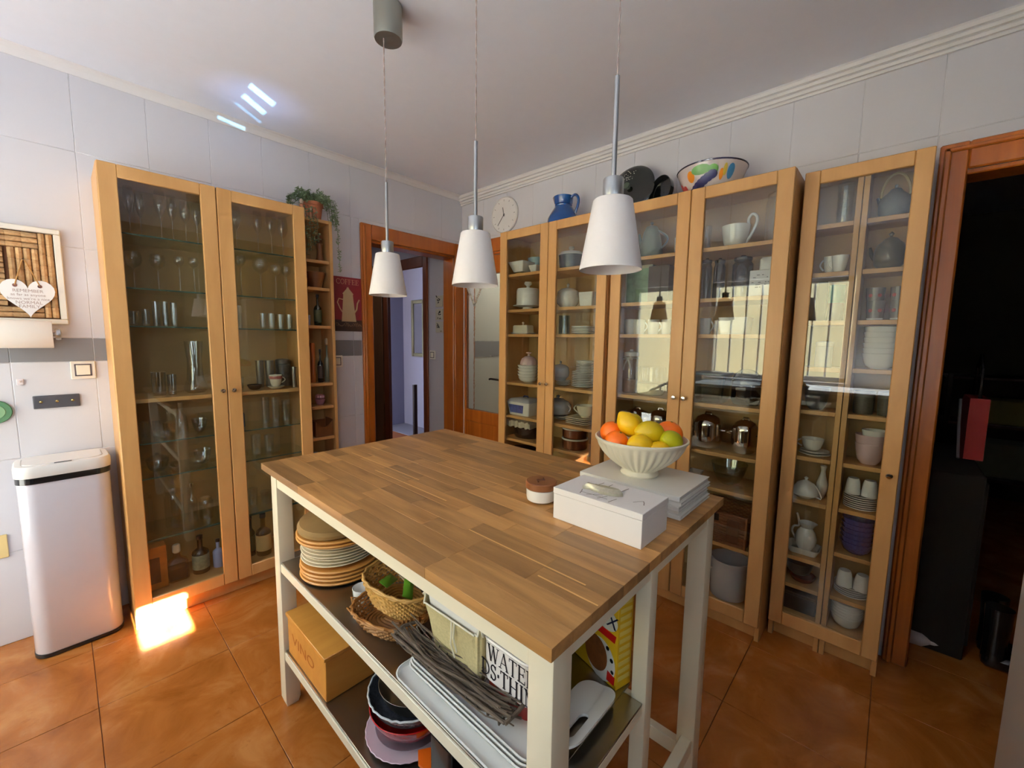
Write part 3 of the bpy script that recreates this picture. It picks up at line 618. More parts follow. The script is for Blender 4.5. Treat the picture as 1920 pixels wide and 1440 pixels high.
def make(kind, r, h, col):
    n = kind
    def T(nm): o = bpy.data.objects.new(nm, None); COL.objects.link(o); return o
    if kind == 'wineglass':
        hb = h*0.50; s = h-hb; p = [(0, 0), (r*0.95, 0), (r*0.95, 0.0015), (0.004, 0.006), (0.0025, 0.012), (0.0025, s-0.006), (0.006, s)]
        p += [(r*0.75, s+hb*0.18), (r*1.02, s+hb*0.42), (r, s+hb*0.66), (r*0.80, h)]
        return one(MB().lathe(p, 20, cap=False), GW, 'wine_glass')
    if kind == 'goblet':
        hb = min(h*0.52, r*2.2); s = h-hb; p = [(0, 0), (r*0.85, 0), (r*0.85, 0.0015), (0.005, 0.006), (0.003, 0.012), (0.003, s-0.006), (0.008, s)]
        p += [(r*0.85, s+hb*0.22), (r*1.05, s+hb*0.5), (r*0.98, s+hb*0.78), (r*0.85, h)]
        return one(MB().lathe(p, 20, cap=False), GW, 'wine_glass')
    if kind == 'tumbler':
        return one(MB().lathe([(0, 0), (r*0.8, 0), (r*0.84, 0.004), (r*0.93, h*0.5), (r, h), (r-0.0015, h), (r*0.80, 0.010), (0, 0.009)], 18, cap=False), GW, 'glass')
    if kind == 'glassvase':
        return one(MB().lathe([(0, 0), (r*0.7, 0), (r, h*0.06), (r, h*0.12), (r*0.75, h*0.25), (r*0.62, h*0.6), (r*0.8, h), (r*0.78, h), (r*0.6, h*0.6), (r*0.7, h*0.25), (0, h*0.1)], 20, cap=False), GW, 'vase')
    if kind == 'glassmug':
        return one(MB().lathe([(0, 0), (r, 0), (r, h), (r-0.003, h), (r-0.003, 0.01), (0, 0.01)], 20), glass('pale_blue_glass', (0.72, 0.80, 0.88), 0.02, 0.05), 'beaker')
    if kind == 'glassbowl' or kind == 'bowlglass':
        return one(MB().lathe(shell(r*0.35, r, h, 0.002, 0.45), 22, cap=False), GW if kind == 'glassbowl' else glass('thick_clear_glass', (0.80, 0.84, 0.80), 0.02, 0.09), 'glass_bowl')
    if kind == 'lidbowl':
        t = T('lidded_bowl'); MB().lathe(shell(r*0.5, r, h*0.6, 0.002, 0.4), 22, cap=False).build('bowl_body', GW, t)
        MB().lathe([(r*1.02, h*0.6), (r*0.95, h*0.7), (r*0.5, h*0.85), (0.006, h*0.9), (0.010, h*0.96), (0, h)], 22, cap=False).build('bowl_lid', GW, t); return t
    if kind == 'saucerdark': return one(MB().lathe(shell(r*0.5, r, h*0.5, 0.003), 20), mat('dark_brown_glaze', (48, 34, 28), 0.2, coat=0.4), 'dish')
    if kind == 'steelcup':
        return one(MB().lathe([(0, 0), (r*0.82, 0), (r*0.86, 0.004), (r, h), (r-0.0015, h), (r*0.82, 0.006), (0, 0.006)], 22), STEEL, 'steel_tumbler')
    if kind == 'canister':
        t = T('canister'); m = GREYW if col == 'greyw' else mat('mottled_tin', (96, 84, 72), 0.35, noise=0.9, nscale=70)
        MB().lathe([(0, 0), (r*0.97, 0), (r, 0.004), (r, h*0.78), (r*0.98, h*0.79)], 24).build('canister_body', m, t)
        MB().lathe([(r*0.98, h*0.795), (r*1.03, h*0.80), (r*1.03, h*0.93), (r*0.9, h*0.97), (0, h)], 24).build('canister_lid', m, t); return t
    if kind == 'teacup':
        t = T('teacup'); hb = h
        MB().lathe(shell(r*0.45, r*0.74, hb-0.012, 0.002, 0.5, foot=0.004), 24, c=(0, 0, 0.012)).build('cup_body', CREAMP, t)
        MB().lathe([(r*0.735, hb*0.72), (r*0.752, hb*0.74), (r*0.758, hb*0.90), (r*0.745, hb*0.92)], 24, cap=False).build('painted_band', mat('floral_band', (178, 100, 90), 0.3, noise=0.6, nscale=90), t)
        MB().lathe(shell(r*0.5, r, 0.014, 0.002, 0.8), 24).build('saucer', CREAMP, t); loop_handle(r*0.68, 0.03, r*0.72, hb*0.85, r*0.4, 0.003).build('cup_handle', CREAMP, t); return t
    if kind == 'carafe':
        t = T('carafe'); MB().lathe([(0, 0), (r, 0), (r*1.05, h*0.25), (r*0.8, h*0.55), (r*0.35, h*0.68), (r*0.33, h*0.85), (r*0.42, h*0.88)], 22).build('carafe_body', GW, t)
        MB().lathe([(r*0.3, h*0.8), (r*0.36, h*0.93), (r*0.36, h), (0, h)], 14).build('stopper', mat('cork', (176, 140, 96), 0.8, noise=0.3), t); return t
    if kind in ('bluebottle', 'bottle', 'bottlecork', 'shaker', 'decanter'):
        t = T('bottle')
        cm = {'dark': glass('smoky_dark_glass', (0.10, 0.10, 0.14), 0.02, 0.10), 'black': BLACK, 'green': mat('dark_green_glass', (34, 44, 26), 0.08, coat=0.6), 'pale': mat('pale_blue_ceramic', (176, 186, 226), 0.2, coat=0.4), 'label': glass('amberish_clear_glass', (0.62, 0.55, 0.42), 0.02, 0.07)}
        m = {'bluebottle': mat('cobalt_glass', (30, 70, 130), 0.1, coat=0.5), 'bottlecork': mat('pale_green_glass', (120, 124, 100), 0.15, coat=0.4), 'shaker': GW, 'decanter': glass('faint_amber_glass', (0.80, 0.66, 0.52), 0.01, 0.08)}.get(kind) or cm[col]
        if kind == 'decanter':
            q = MB(); rr_loft(q, [(r*0.85, r*0.7, 0.006, 0), (r, r*0.8, 0.008, 0.006), (r, r*0.8, 0.008, h*0.52), (r*0.35, r*0.35, 0.008, h*0.64), (r*0.3, r*0.3, 0.008, h*0.76)]); q.build('bottle_body', m, t)
            q = MB(); rr_loft(q, [(r*0.86, r*0.68, 0.006, 0.008), (r*0.86, r*0.68, 0.006, h*0.36)]); q.build('liquor', glass('amber_liquor', (0.55, 0.28, 0.14), 0.0, 0.03), t)
            MB().lathe([(r*0.3, h*0.765), (r*0.42, h*0.80), (r*0.40, h*0.97), (r*0.3, h), (0, h)], 12).build('stopper', CREAMP, t); return t
        MB().lathe(bottle_prof(r, h*0.97 if kind != 'bottlecork' else h*0.85), 22).build('bottle_body', m, t)
        if kind == 'bottlecork': MB().lathe([(0, h*0.845), (r*0.45, h*0.86), (r*0.62, h*0.92), (r*0.45, h*0.985), (0, h)], 16).build('round_stopper', mat('pale_ball', (196, 186, 150), 0.4), t)
        else: MB().lathe([(r*0.40, h*0.90), (r*0.40, h*0.99), (r*0.3, h), (0, h)], 14).build('bottle_cap', CHROME if kind == 'shaker' else mat('dark_cap', (40, 34, 34), 0.3), t)
        if col in ('dark', 'label', 'black', 'green'):
            lm = {'dark': mat('blue_yellow_label', (150, 150, 120), 0.5, noise=0.6, nscale=60), 'label': mat('cream_label', (222, 190, 130), 0.6, noise=0.15), 'black': mat('maroon_label', (80, 66, 60), 0.6), 'green': mat('dull_green_label', (84, 90, 60), 0.6)}[col]
            MB().lathe([(r*1.0, h*0.12), (r*1.015, h*0.125), (r*1.015, h*0.5), (r*1.0, h*0.505)], 22, cap=False).build('label', lm, t)
        return t
    if kind == 'jar' or kind == 'jartall' or kind == 'darkjar' or kind == 'ribbonjar':
        t = T('jar'); m = glass('smoky_jar_glass', (0.35, 0.36, 0.36), 0.02, 0.09) if kind == 'darkjar' else GW
        MB().lathe([(0, 0), (r*0.95, 0), (r, h*0.04), (r, h*0.78), (r*0.82, h*0.84), (r*0.82, h*0.88)], 22, cap=False).build('jar_body', m, t)
        if kind == 'ribbonjar':
            MB().lathe([(0, 0.004), (r*0.88, 0.004), (r*0.88, h*0.30), (0, h*0.31)], 20).build('jar_contents', mat('beige_contents', (170, 130, 100), 0.8, noise=0.4, nscale=90), t)
            MB().lathe([(r*0.9, h*0.84), (r*0.95, h*0.85), (r*0.95, h*0.93), (r*0.5, h*0.95), (r*0.2, h*0.96), (r*0.22, h), (0, h)], 22).build('jar_lid', WHITEP, t)
            q = MB(); q.tube([(r*0.86*math.cos(a), r*0.86*math.sin(a), h*0.80) for a in [2*PI*k/14 for k in range(14)]], 0.004, 6, closed=True)
            for s_ in (-1, 1): q.tube([(0, -r*0.9, h*0.80), (s_*r*0.5, -r*1.1, h*0.84), (s_*r*0.7, -r*1.08, h*0.78), (0, -r*0.95, h*0.79)], 0.004, 6); q.tube([(0, -r*0.95, h*0.79), (s_*r*0.35, -r*1.1, h*0.66), (s_*r*0.5, -r*1.08, h*0.52)], 0.0045, 6)
            q.build('ribbon', mat('pale_ribbon', (214, 204, 184), 0.8), t)
        else:
            MB().lathe([(r*0.84, h*0.885), (r*0.88, h*0.90), (r*0.86, h*0.95), (r*0.3, h*0.97), (r*0.25, h), (0, h)], 22).build('jar_lid', GW if kind != 'darkjar' else mat('dark_jar_lid', (90, 90, 88), 0.25, 0.8), t)
        return t
    if kind == 'flutedjar':
        t = T('jar'); wob = lambda a, i: 1+0.035*math.cos(18*a)
        MB().lathe([(0, 0), (r*0.85, 0), (r*0.97, h*0.08), (r, h*0.5), (r, h*0.95), (r*0.97, h)], 108, wob=wob, cap=False).build('jar_body', glass('fluted_glass', (0.86, 0.88, 0.84), 0.03, 0.08), t)
        MB().lathe([(0, 0.004), (r*0.82, 0.004), (r*0.9, h*0.12), (r*0.92, h*0.42), (0, h*0.43)], 24).build('jar_contents', mat('cream_powder', (224, 212, 176), 0.9), t); return t
    if kind in ('carton', 'whitebox', 'darkbox', 'picturetin'):
        dp = min(r*0.8, 0.05)
        m = {'carton': mat('orange_carton', (190, 112, 40), 0.5, noise=0.5, nscale=25), 'whitebox': mat('white_carton', (222, 222, 226), 0.5), 'darkbox': mat('dark_brown_box', (60, 46, 38), 0.5), 'picturetin': mat('tin_edge', (60, 70, 56), 0.4, 0.3)}[kind]
        nm = {'carton': 'carton', 'whitebox': 'carton', 'darkbox': 'box', 'picturetin': 'tin'}[kind]; t = T(nm)
        MB().box(-r, r, -dp, dp, 0, h, 0.002).build('box_body', m, t)
        if kind == 'carton': MB().box(-r*0.7, r*0.3, -dp-0.001, -dp, h*0.15, h*0.75).build('printed_label', mat('dark_print', (90, 44, 20), 0.5, noise=0.6, nscale=60), t)
        if kind == 'whitebox':
            q = MB(); rnd = random.Random(4)
            for _ in range(14):
                x = rnd.uniform(-r*0.8, r*0.7); z = h*(0.35+0.09*rnd.randrange(6)); q.box(x, x+rnd.uniform(0.004, 0.012), -dp-0.0012, -dp, z, z+0.003)
            q.build('printed_marks', mat('grey_print', (110, 110, 120), 0.6), t)
        if kind == 'picturetin':
            MB().box(-r*0.9, r*0.86, -dp-0.001, -dp, h*0.04, h*0.92).build('garden_picture', mat('green_garden_print', (120, 150, 120), 0.4, noise=0.85, nscale=30), t)
            q = MB()
            for a_, b_ in ((-r, -r*0.9), (r*0.86, r)): q.box(a_, b_, -dp-0.003, -dp, 0, h)
            q.box(-r, r, -dp-0.003, -dp, h*0.92, h); q.build('tin_border', mat('cream_tin', (200, 196, 170), 0.4), t)
        return t
    if kind == 'mill':
        return one(MB().lathe([(0, 0), (r, 0), (r, h*0.08), (r*0.75, h*0.14), (r*0.6, h*0.35), (r*0.62, h*0.55), (r*0.8, h*0.62), (r*0.6, h*0.66), (r*0.62, h*0.7), (r*0.85, h*0.78), (r*0.8, h*0.88), (r*0.3, h*0.93), (r*0.28, h*0.95), (r*0.3, h*0.99), (0, h)], 22), BROWNW, 'pepper_mill')
    if kind == 'woodbowl': return one(MB().lathe(shell(r*0.6, r, h*0.72, 0.005, 1.0), 26), BROWNW, 'wooden_bowl')
    if kind == 'rod': return one(MB().lathe([(0, 0), (r, 0), (r, h*0.97), (r*0.8, h), (0, h)], 18), PINE, 'wooden_cylinder')
    if kind == 'mugplain': return one(MB().lathe(shell(r*0.8, r, h*0.7, 0.003, 0.6), 18), mat('blue_white_glaze', (170, 178, 200), 0.2, noise=0.4, nscale=90), 'cup')
    if kind == 'flowerpot':
        t = T('ornament'); MB().lathe(shell(r*0.5, r*0.9, h*0.5, 0.003), 18).build('ornament_base', mat('pink_glaze', (176, 116, 122), 0.25), t); q = MB()
        for k in range(7):
            a = 2*PI*k/7; q.lathe([(0, -0.012), (0.012, 0), (0.010, 0.014), (0, 0.02)], 8, c=(r*0.5*math.cos(a), r*0.5*math.sin(a), h*0.62))
        q.build('petals', mat('dusky_pink_glaze', (188, 130, 140), 0.3), t); return t
    if kind == 'letterbox':
        q = MB(); d = 0.05; w = r; T_ = 0.006
        q.box(-w, w, -d, d, 0, 0.006, 0.001); q.box(-w, -w+T_, -d, d, 0.006, h*0.9, 0.001); q.box(w-T_, w, -d, d, 0.006, h, 0.001); q.box(-w+T_, w-T_, d-T_, d, 0.006, h*0.9, 0.001)
        n_ = 10; pts = [(-w+T_, 0.006)]+[(w-T_, 0.006)]+[(w-T_-(2*w-2*T_)*k/n_, h*0.9-h*0.35*math.sin(PI*k/n_)) for k in range(n_+1)]
        q.prism(pts, -0.003, 0.003, Matrix.Translation((0, -d+0.003, 0)) @ Matrix.Rotation(PI/2, 4, 'X')); return one(q, BROWNW, 'wooden_box')
    if kind == 'yellowblock': return one(MB().box(-r*0.6, r*0.6, -0.03, 0.03, 0, 0.020, 0.003), mat('mustard_block', (196, 150, 40), 0.5), 'block')
    if kind in ('squarebowl', 'squarebowl2'):
        q = MB(); b_ = 0.6 if kind == 'squarebowl' else 0.85; hh = h*0.62; t_ = 0.004
        rr_loft(q, [(r*b_, r*b_, 0.008, 0), (r, r, 0.008, hh), (r-t_, r-t_, 0.006, hh), (r*b_-t_, r*b_-t_, 0.006, t_)]); return one(q, WHITEP, 'square_bowl')
    if kind in ('bowlteal', 'bowlsm', 'bowlbig', 'darkbowl', 'bluebowl', 'darkplates'):
        m = {'bowlteal': mat('pale_teal_glaze', (132, 160, 166), 0.2, coat=0.4), 'bowlsm': GREYW if col else WHITEP, 'bowlbig': WHITEP, 'darkbowl': DARKG, 'darkplates': mat('dark_red_glaze', (96, 34, 20), 0.25), 'bluebowl': mat('blue_white_print', (52, 62, 118), 0.25, noise=0.9, nscale=120, coat=0.3)}[kind]
        if col == 'pink': m = mat('pale_pink_glaze', (214, 186, 184), 0.2, coat=0.3)
        if kind == 'bowlteal': h = h*0.7
        return one(MB().lathe(shell(r*0.55, r, h, 0.003, 0.42, foot=0.003), 28), m, 'bowl')
    if kind in ('plate', 'platefoot'):
        if kind == 'platefoot':
            t = T('cake_plate'); MB().lathe([(0, 0), (r*0.5, 0), (r*0.35, 0.012), (r*0.35, 0.02), (0, 0.02)], 24).build('plate_foot', WHITEP, t)
            MB().lathe([(0, 0.0195), (r*0.6, 0.0195), (r, 0.028), (r, 0.031), (r*0.6, 0.0235), (0, 0.0235)], 30).build('plate_top', WHITEP, t); return t
        return one(MB().lathe([(0, 0), (r*0.55, 0), (r*0.6, 0.002), (r, h-0.003), (r, h), (r*0.6, 0.005), (0, 0.004)], 30), WHITEP, 'plate')
    if kind in ('dome', 'pinkdome'):
        t = T('dome'); m = WHITEP if kind == 'dome' else mat('pink_ribbed_glaze', (206, 176, 176), 0.2, coat=0.4)
        if kind == 'dome': p = [(r*0.98, 0), (r, 0.003), (r, h*0.55), (r*0.92, h*0.64), (r*0.3, h*0.67), (0, h*0.67)]
        else: p = [(r, 0), (r, 0.004), (r*0.97, h*0.25), (r*0.80, h*0.46), (r*0.45, h*0.60), (0, h*0.64)]
        MB().lathe(p, 36, wob=(lambda a, i: 1+0.03*math.cos(12*a)) if kind == 'pinkdome' else None).build('dome_body', m, t)
        z = p[-1][1]; MB().lathe([(r*0.16, z-0.002), (r*0.14, z+0.012), (r*0.34, z+0.026 if kind == 'dome' else z+0.018), (r*0.3, z+0.04 if kind == 'dome' else z+0.024), (0, z+0.044 if kind == 'dome' else z+0.028)], 20).build('knob', m, t); return t
    if kind == 'butterdish':
        t = T('butter_dish'); q = MB(); rr_loft(q, [(r*0.8, r*0.5, 0.01, 0), (r, r*0.6, 0.012, 0.008), (r, r*0.6, 0.012, 0.011)]); q.build('dish_base', WHITEP, t)
        q = MB(); rr_loft(q, [(r*0.84, r*0.48, 0.010, 0.0115), (r*0.82, r*0.46, 0.010, h*0.62), (r*0.76, r*0.40, 0.010, h*0.70)]); q.build('dish_cover', CREAMP, t)
        MB().lathe([(0.005, h*0.70), (0.004, h*0.80), (0.010, h*0.9), (0, h*0.98)], 12).build('knob', CREAMP, t); return t
    if kind == 'bluedish':
        t = T('casserole'); q = MB(); hh = h*0.72; rr_loft(q, [(r*0.82, 0.075, 0.012, 0), (r*0.98, 0.088, 0.014, hh), (r*0.94, 0.084, 0.012, hh), (r*0.78, 0.07, 0.01, 0.005)]); q.build('dish_body', WHITEP, t)
        q = MB()
        for s_ in (0, 1):
            Mx = Matrix.Rotation(-0.15, 4, 'X')
        q.add([(-r*0.66, -0.0815, hh*0.18), (r*0.40, -0.0815, hh*0.18), (r*0.5, -0.0885, hh*0.80), (-r*0.74, -0.0885, hh*0.80), (-r*0.66, -0.079, hh*0.18), (r*0.40, -0.079, hh*0.18), (r*0.5, -0.086, hh*0.80), (-r*0.74, -0.086, hh*0.80)],
              [(0, 1, 2, 3), (7, 6, 5, 4), (0, 4, 5, 1), (1, 5, 6, 2), (2, 6, 7, 3), (3, 7, 4, 0)]); q.build('printed_scene', mat('blue_transfer_print', (74, 88, 150), 0.3, noise=0.7, nscale=60), t)
        q = MB(); rr_loft(q, [(r*0.96, 0.086, 0.012, hh+0.001), (r*0.8, 0.07, 0.012, h*0.88), (r*0.5, 0.04, 0.012, h*0.92)]); q.build('dish_lid', GREYW, t)
        MB().tube([(-r*0.2, 0, h*0.91), (-r*0.15, 0, h*1.0), (r*0.15, 0, h*1.0), (r*0.2, 0, h*0.91)], 0.005, 7).build('lid_handle', mat('blue_glaze', (60, 70, 120), 0.2), t); return t
    if kind == 'brownpot':
        t = T('casserole'); MB().lathe(shell(r*0.8, r, max(h*0.9, 0.07), 0.005, 0.5), 28, sy=0.75).build('dish_body', mat('dark_brown_glaze', (70, 34, 20), 0.2, coat=0.4), t)
        q = MB()
        for s_ in (-1, 1): q.box(s_*r*0.94, s_*r*1.0, -0.02, 0.02, max(h*0.9, 0.07)*0.6, max(h*0.9, 0.07)*0.75, 0.004)
        q.build('side_handle', mat('dark_brown_glaze', (70, 34, 20), 0.2, coat=0.4), t); return t
    if kind == 'foldcloth':
        q = MB(); n_ = 26; hh = 0.035
        for lay in range(2):
            v = []; f = []; z = lay*0.016
            for i in range(n_+1):
                x = -r*0.98+2*r*0.98*i/n_; dz = 0.005*math.sin(i*1.1+lay); dy = 0.006*math.sin(i*1.7)
                for (y, zz) in ((-0.078+dy, z-0.012), (-0.080+dy, z+0.012), (0.07, z+0.014), (0.07, z)): v.append((x, y, zz+dz+0.012))
            for i in range(n_):
                for j in range(4): f.append((i*4+j, i*4+(j+1) % 4, (i+1)*4+(j+1) % 4, (i+1)*4+j))
            f.append((0, 1, 2, 3)); f.append(tuple(n_*4+j for j in (3, 2, 1, 0))); q.add(v, f)
        return one(q, mat('off_white_cloth', (214, 204, 182), 0.9, bump=0.5, nscale=200), 'folded_cloth')
    if kind == 'casserole':
        t = T('casserole'); MB().lathe(shell(r*0.86, r, h*0.6, 0.004, 0.4), 28).build('pot_body', mat('dark_slate_glaze', (66, 76, 80), 0.2, coat=0.4), t)
        MB().lathe([(r*1.04, h*0.605), (r*1.05, h*0.63), (r*0.9, h*0.73), (r*0.3, h*0.78), (0, h*0.78)], 28).build('pot_lid', WHITEP, t)
        MB().lathe([(r*0.12, h*0.775), (r*0.12, h*0.84), (r*0.24, h*0.90), (r*0.2, h*0.98), (0, h)], 18).build('knob', CREAMP, t); return t
    if kind == 'tureen':
        t = T('lidded_jar'); m = GREYW if col else WHITEP
        MB().lathe([(0, 0), (r*0.6, 0), (r*0.62, 0.006), (r*0.95, h*0.2), (r, h*0.4), (r*0.9, h*0.62)], 28).build('jar_body', m, t)
        MB().lathe([(r*0.93, h*0.62), (r*0.9, h*0.66), (r*0.6, h*0.77), (r*0.1, h*0.82), (0, h*0.84)], 28).build('jar_lid', m, t)
        MB().lathe([(r*0.08, h*0.83), (r*0.14, h*0.93), (0, h)], 14).build('knob', m, t); return t
    if kind in ('teapot', 'teapotdark', 'coffeepot'):
        t = T('teapot' if kind != 'coffeepot' else 'coffee_pot'); m = {'teapot': GREYW, 'teapotdark': mat('olive_stoneware', (92, 84, 66), 0.3, coat=0.4), 'coffeepot': mat('grey_green_enamel', (122, 134, 126), 0.3, coat=0.3)}[kind]
        if kind == 'coffeepot':
            R = r*0.72; MB().lathe([(0, 0), (R*1.2, 0), (R*1.2, h*0.05), (R*1.05, h*0.3), (R*0.75, h*0.72), (R*0.6, h*0.8)], 28, c=(-r*0.2, 0, 0)).build('pot_body', m, t)
            MB().lathe([(R*0.62, h*0.8), (R*0.5, h*0.86), (R*0.12, h*0.9), (R*0.1, h*0.93), (R*0.2, h*0.96), (0, h)], 22, c=(-r*0.2, 0, 0)).build('pot_lid', m, t)
            MB().tube([(-r*0.2-R*0.9, 0, h*0.35), (-r*0.2-R*1.15, 0, h*0.55), (-r*0.2-R*1.3, 0, h*0.72)], [0.014, 0.009, 0.006], 8).build('spout', m, t)
            loop_handle(-r*0.2+R*0.95, h*0.25, -r*0.2+R*0.62, h*0.74, r*0.62, 0.005).build('pot_handle', m, t); return t
        MB().lathe([(0, 0), (r*0.6, 0), (r*0.90, h*0.12), (r, h*0.32), (r*0.97, h*0.5), (r*0.80, h*0.66), (r*0.5, h*0.75)], 28).build('pot_body', m, t)
        MB().lathe([(r*0.52, h*0.75), (r*0.4, h*0.81), (r*0.1, h*0.85), (r*0.08, h*0.88), (r*0.18, h*0.93), (0, h)], 22).build('pot_lid', m, t)
        MB().tube([(-r*0.85, 0, h*0.3), (-r*1.1, 0, h*0.42), (-r*1.22, 0, h*0.62)], [0.010, 0.007, 0.004], 8).build('spout', m, t)
        loop_handle(r*0.85, h*0.2, r*0.7, h*0.6, r*0.35, 0.004).build('pot_handle', m, t); return t
    if kind == 'kettle':
        t = T('kettle'); m = mat('grey_stoneware_kettle', (98, 98, 96), 0.35, coat=0.2)
        MB().lathe([(0, 0), (r*0.75, 0), (r*0.96, h*0.10), (r, h*0.26), (r*0.88, h*0.44), (r*0.45, h*0.56)], 28).build('kettle_body', m, t)
        MB().lathe([(r*0.46, h*0.56), (r*0.3, h*0.62), (r*0.08, h*0.64), (r*0.12, h*0.70), (0, h*0.72)], 20).build('kettle_lid', m, t)
        MB().tube([(-r*0.8, 0, h*0.3), (-r*1.05, 0, h*0.48)], [0.009, 0.005], 8).build('spout', m, t)
        MB().tube([(r*0.86*math.cos(a), 0, h*0.46+h*0.5*math.sin(a)) for a in [PI*k/12 for k in range(13)]], 0.005, 7).build('cane_handle', mat('pale_cane', (190, 166, 110), 0.6), t); return t
    if kind == 'squareplate': q = MB(); rr_loft(q, [(r*0.7, r*0.7, 0.01, 0), (r, r, 0.014, h-0.003), (r, r, 0.014, h), (r*0.75, r*0.75, 0.01, 0.004)]); return one(q, CREAMP, 'square_plate')
    if kind in ('gravycup', 'bigcup', 'cupwhite', 'mug', 'tealmug', 'redcup', 'cupdown'):
        t = T('mug' if kind in ('mug', 'tealmug') else 'cup'); m = CREAMP if kind == 'gravycup' else WHITEP
        if kind == 'gravycup':
            hh = h*0.62; MB().lathe(shell(r*0.45, r, hh, 0.003, 0.42, foot=0.005, fr=0.5), 28).build('cup_body', m, t); loop_handle(-r*0.85, hh*0.25, -r*0.95, hh*1.0, -r*0.55, 0.004).build('cup_handle', m, t)
        elif kind == 'bigcup':
            hh = h*0.66; MB().lathe(shell(r*0.55, r, hh, 0.004, 0.42, foot=0.003), 28).build('cup_body', m, t)
            MB().tube(smooth([(r*0.6, 0, hh*0.12), (r*1.02, 0, hh*0.5), (r*1.38, 0, hh*1.0), (r*1.36, 0, hh*1.3), (r*1.08, 0, hh*1.42), (r*0.84, 0, hh*1.24), (r*0.86, 0, hh*0.98)]), 0.0065, 8).build('cup_handle', m, t)
        elif kind == 'tealmug':
            MB().lathe([(0, 0), (r*0.95, 0), (r, 0.004), (r, h*0.5)], 24, cap=False).build('lower_glaze', mat('purple_brown_glaze', (72, 56, 60), 0.2, coat=0.4), t)
            MB().lathe([(r, h*0.5), (r, h), (r-0.003, h), (r-0.003, h*0.1), (0, h*0.1)], 24, cap=False).build('upper_glaze', mat('teal_glaze', (30, 116, 104), 0.2, coat=0.4), t)
        elif kind == 'redcup':
            MB().lathe(shell(r*0.8, r, h, 0.003, 0.6), 24).build('cup_body', mat('warm_grey_glaze', (116, 104, 96), 0.25, coat=0.3), t); q = MB()
            for k in range(6):
                a = 2*PI*k/6; R = r*0.985
                q.lathe([(0.0075, 0), (0.006, 0.0015), (0, 0.002)], 8, M=Matrix.Translation((R*0.94*math.cos(a), R*0.94*math.sin(a), h*0.5)) @ Vector((math.cos(a), math.sin(a), 0)).to_track_quat('Z', 'Y').to_matrix().to_4x4())
            q.build('red_flowers', mat('brick_red_print', (170, 70, 56), 0.4), t)
            MB().lathe([(0, -0.001), (r*0.82, -0.001), (r*0.86, 0.008), (r*0.8, 0.008)], 24, cap=False).build('white_foot', WHITEP, t)
        elif kind == 'cupdown':
            h = min(h, 0.065); pr = shell(r*0.66, r, h, 0.003, 0.45); MB().lathe([(a, h-z) for a, z in pr], 24).build('cup_body', m, t); loop_handle(r*0.7, h*0.3, r*0.85, h*0.8, r*0.3, 0.003).build('cup_handle', m, t); t.children[1].rotation_euler = (0, 0, PI*0.75)
        else:
            hh = h*(0.8 if kind == 'mug' else 0.72); MB().lathe(shell(r*(0.85 if kind == 'mug' else 0.55), r, hh, 0.003, 0.5), 24).build('cup_body', m, t)
            s_ = -1 if kind == 'cupwhite' else 1; loop_handle(s_*r*0.85, hh*0.2, s_*r*0.92, hh*0.85, s_*r*0.5, 0.0035).build('cup_handle', m, t)
        return t
    if kind == 'ramekin':
        t = T('ramekin'); m = mat('brown_earthenware', (96, 46, 26), 0.25, coat=0.3)
        MB().lathe([(0, 0), (r*0.9, 0), (r*0.97, 0.006), (r, h-0.01), (r*0.97, h-0.01), (r*0.9, 0.01), (0, 0.01)], 32).build('dish_body', m, t)
        MB().lathe([(r, h-0.0095), (r*1.02, h-0.007), (r*1.02, h-0.001), (r*0.96, h), (r*0.96, h-0.009)], 32, cap=False).build('white_rim', WHITEP, t); return t
    if kind == 'potlid':
        t = T('steel_pot'); hp = h*0.62; m = mat('polished_pot_steel', (205, 196, 188), 0.10, 1.0)
        MB().lathe([(0, 0), (r*0.62, 0), (r*0.86, h*0.08), (r*0.98, h*0.24), (r, h*0.40), (r*0.97, hp)], 32).build('pot_body', m, t)
        MB().lathe([(r*0.99, hp+0.0005), (r*1.0, hp+0.003), (r*0.93, h*0.74), (r*0.72, h*0.86), (r*0.35, h*0.93), (0, h*0.94)], 32).build('pot_lid', m, t)
        MB().tube([(-r*0.22, 0, h*0.93), (-r*0.18, 0, h*0.99), (r*0.18, 0, h*0.99), (r*0.22, 0, h*0.93)], 0.004, 7).build('lid_handle', m, t)
        for s_ in (-1, 1): MB().tube([(s_*r*0.97, -0.018, hp*0.85), (s_*(r+0.014), -0.015, hp*0.85), (s_*(r+0.014), 0.015, hp*0.85), (s_*r*0.97, 0.018, hp*0.85)], 0.004, 7).build('side_handle', m, t)
        return t
    if kind == 'stockpot':
        t = T('stock_pot'); m = mat('white_enamel', (214, 208, 212), 0.2, coat=0.3)
        MB().lathe(shell(r*0.92, r, h*0.95, 0.004, 0.5, lip=1), 36).build('pot_body', m, t); MB().lathe([(r, h*0.945), (r*1.035, h*0.95), (r*1.035, h*0.965), (r*0.97, h*0.97)], 36, cap=False).build('pot_rim', m, t)
        for s_ in (-1, 1):
            q = MB(); q.tube([(s_*r*0.99, -0.03, h*0.7), (s_*(r+0.02), -0.025, h*0.72), (s_*(r+0.02), 0.025, h*0.72), (s_*r*0.99, 0.03, h*0.7)], 0.006, 7); o = q.build('side_handle', m, t); o.rotation_euler = (0, 0, 0.5)
        return t
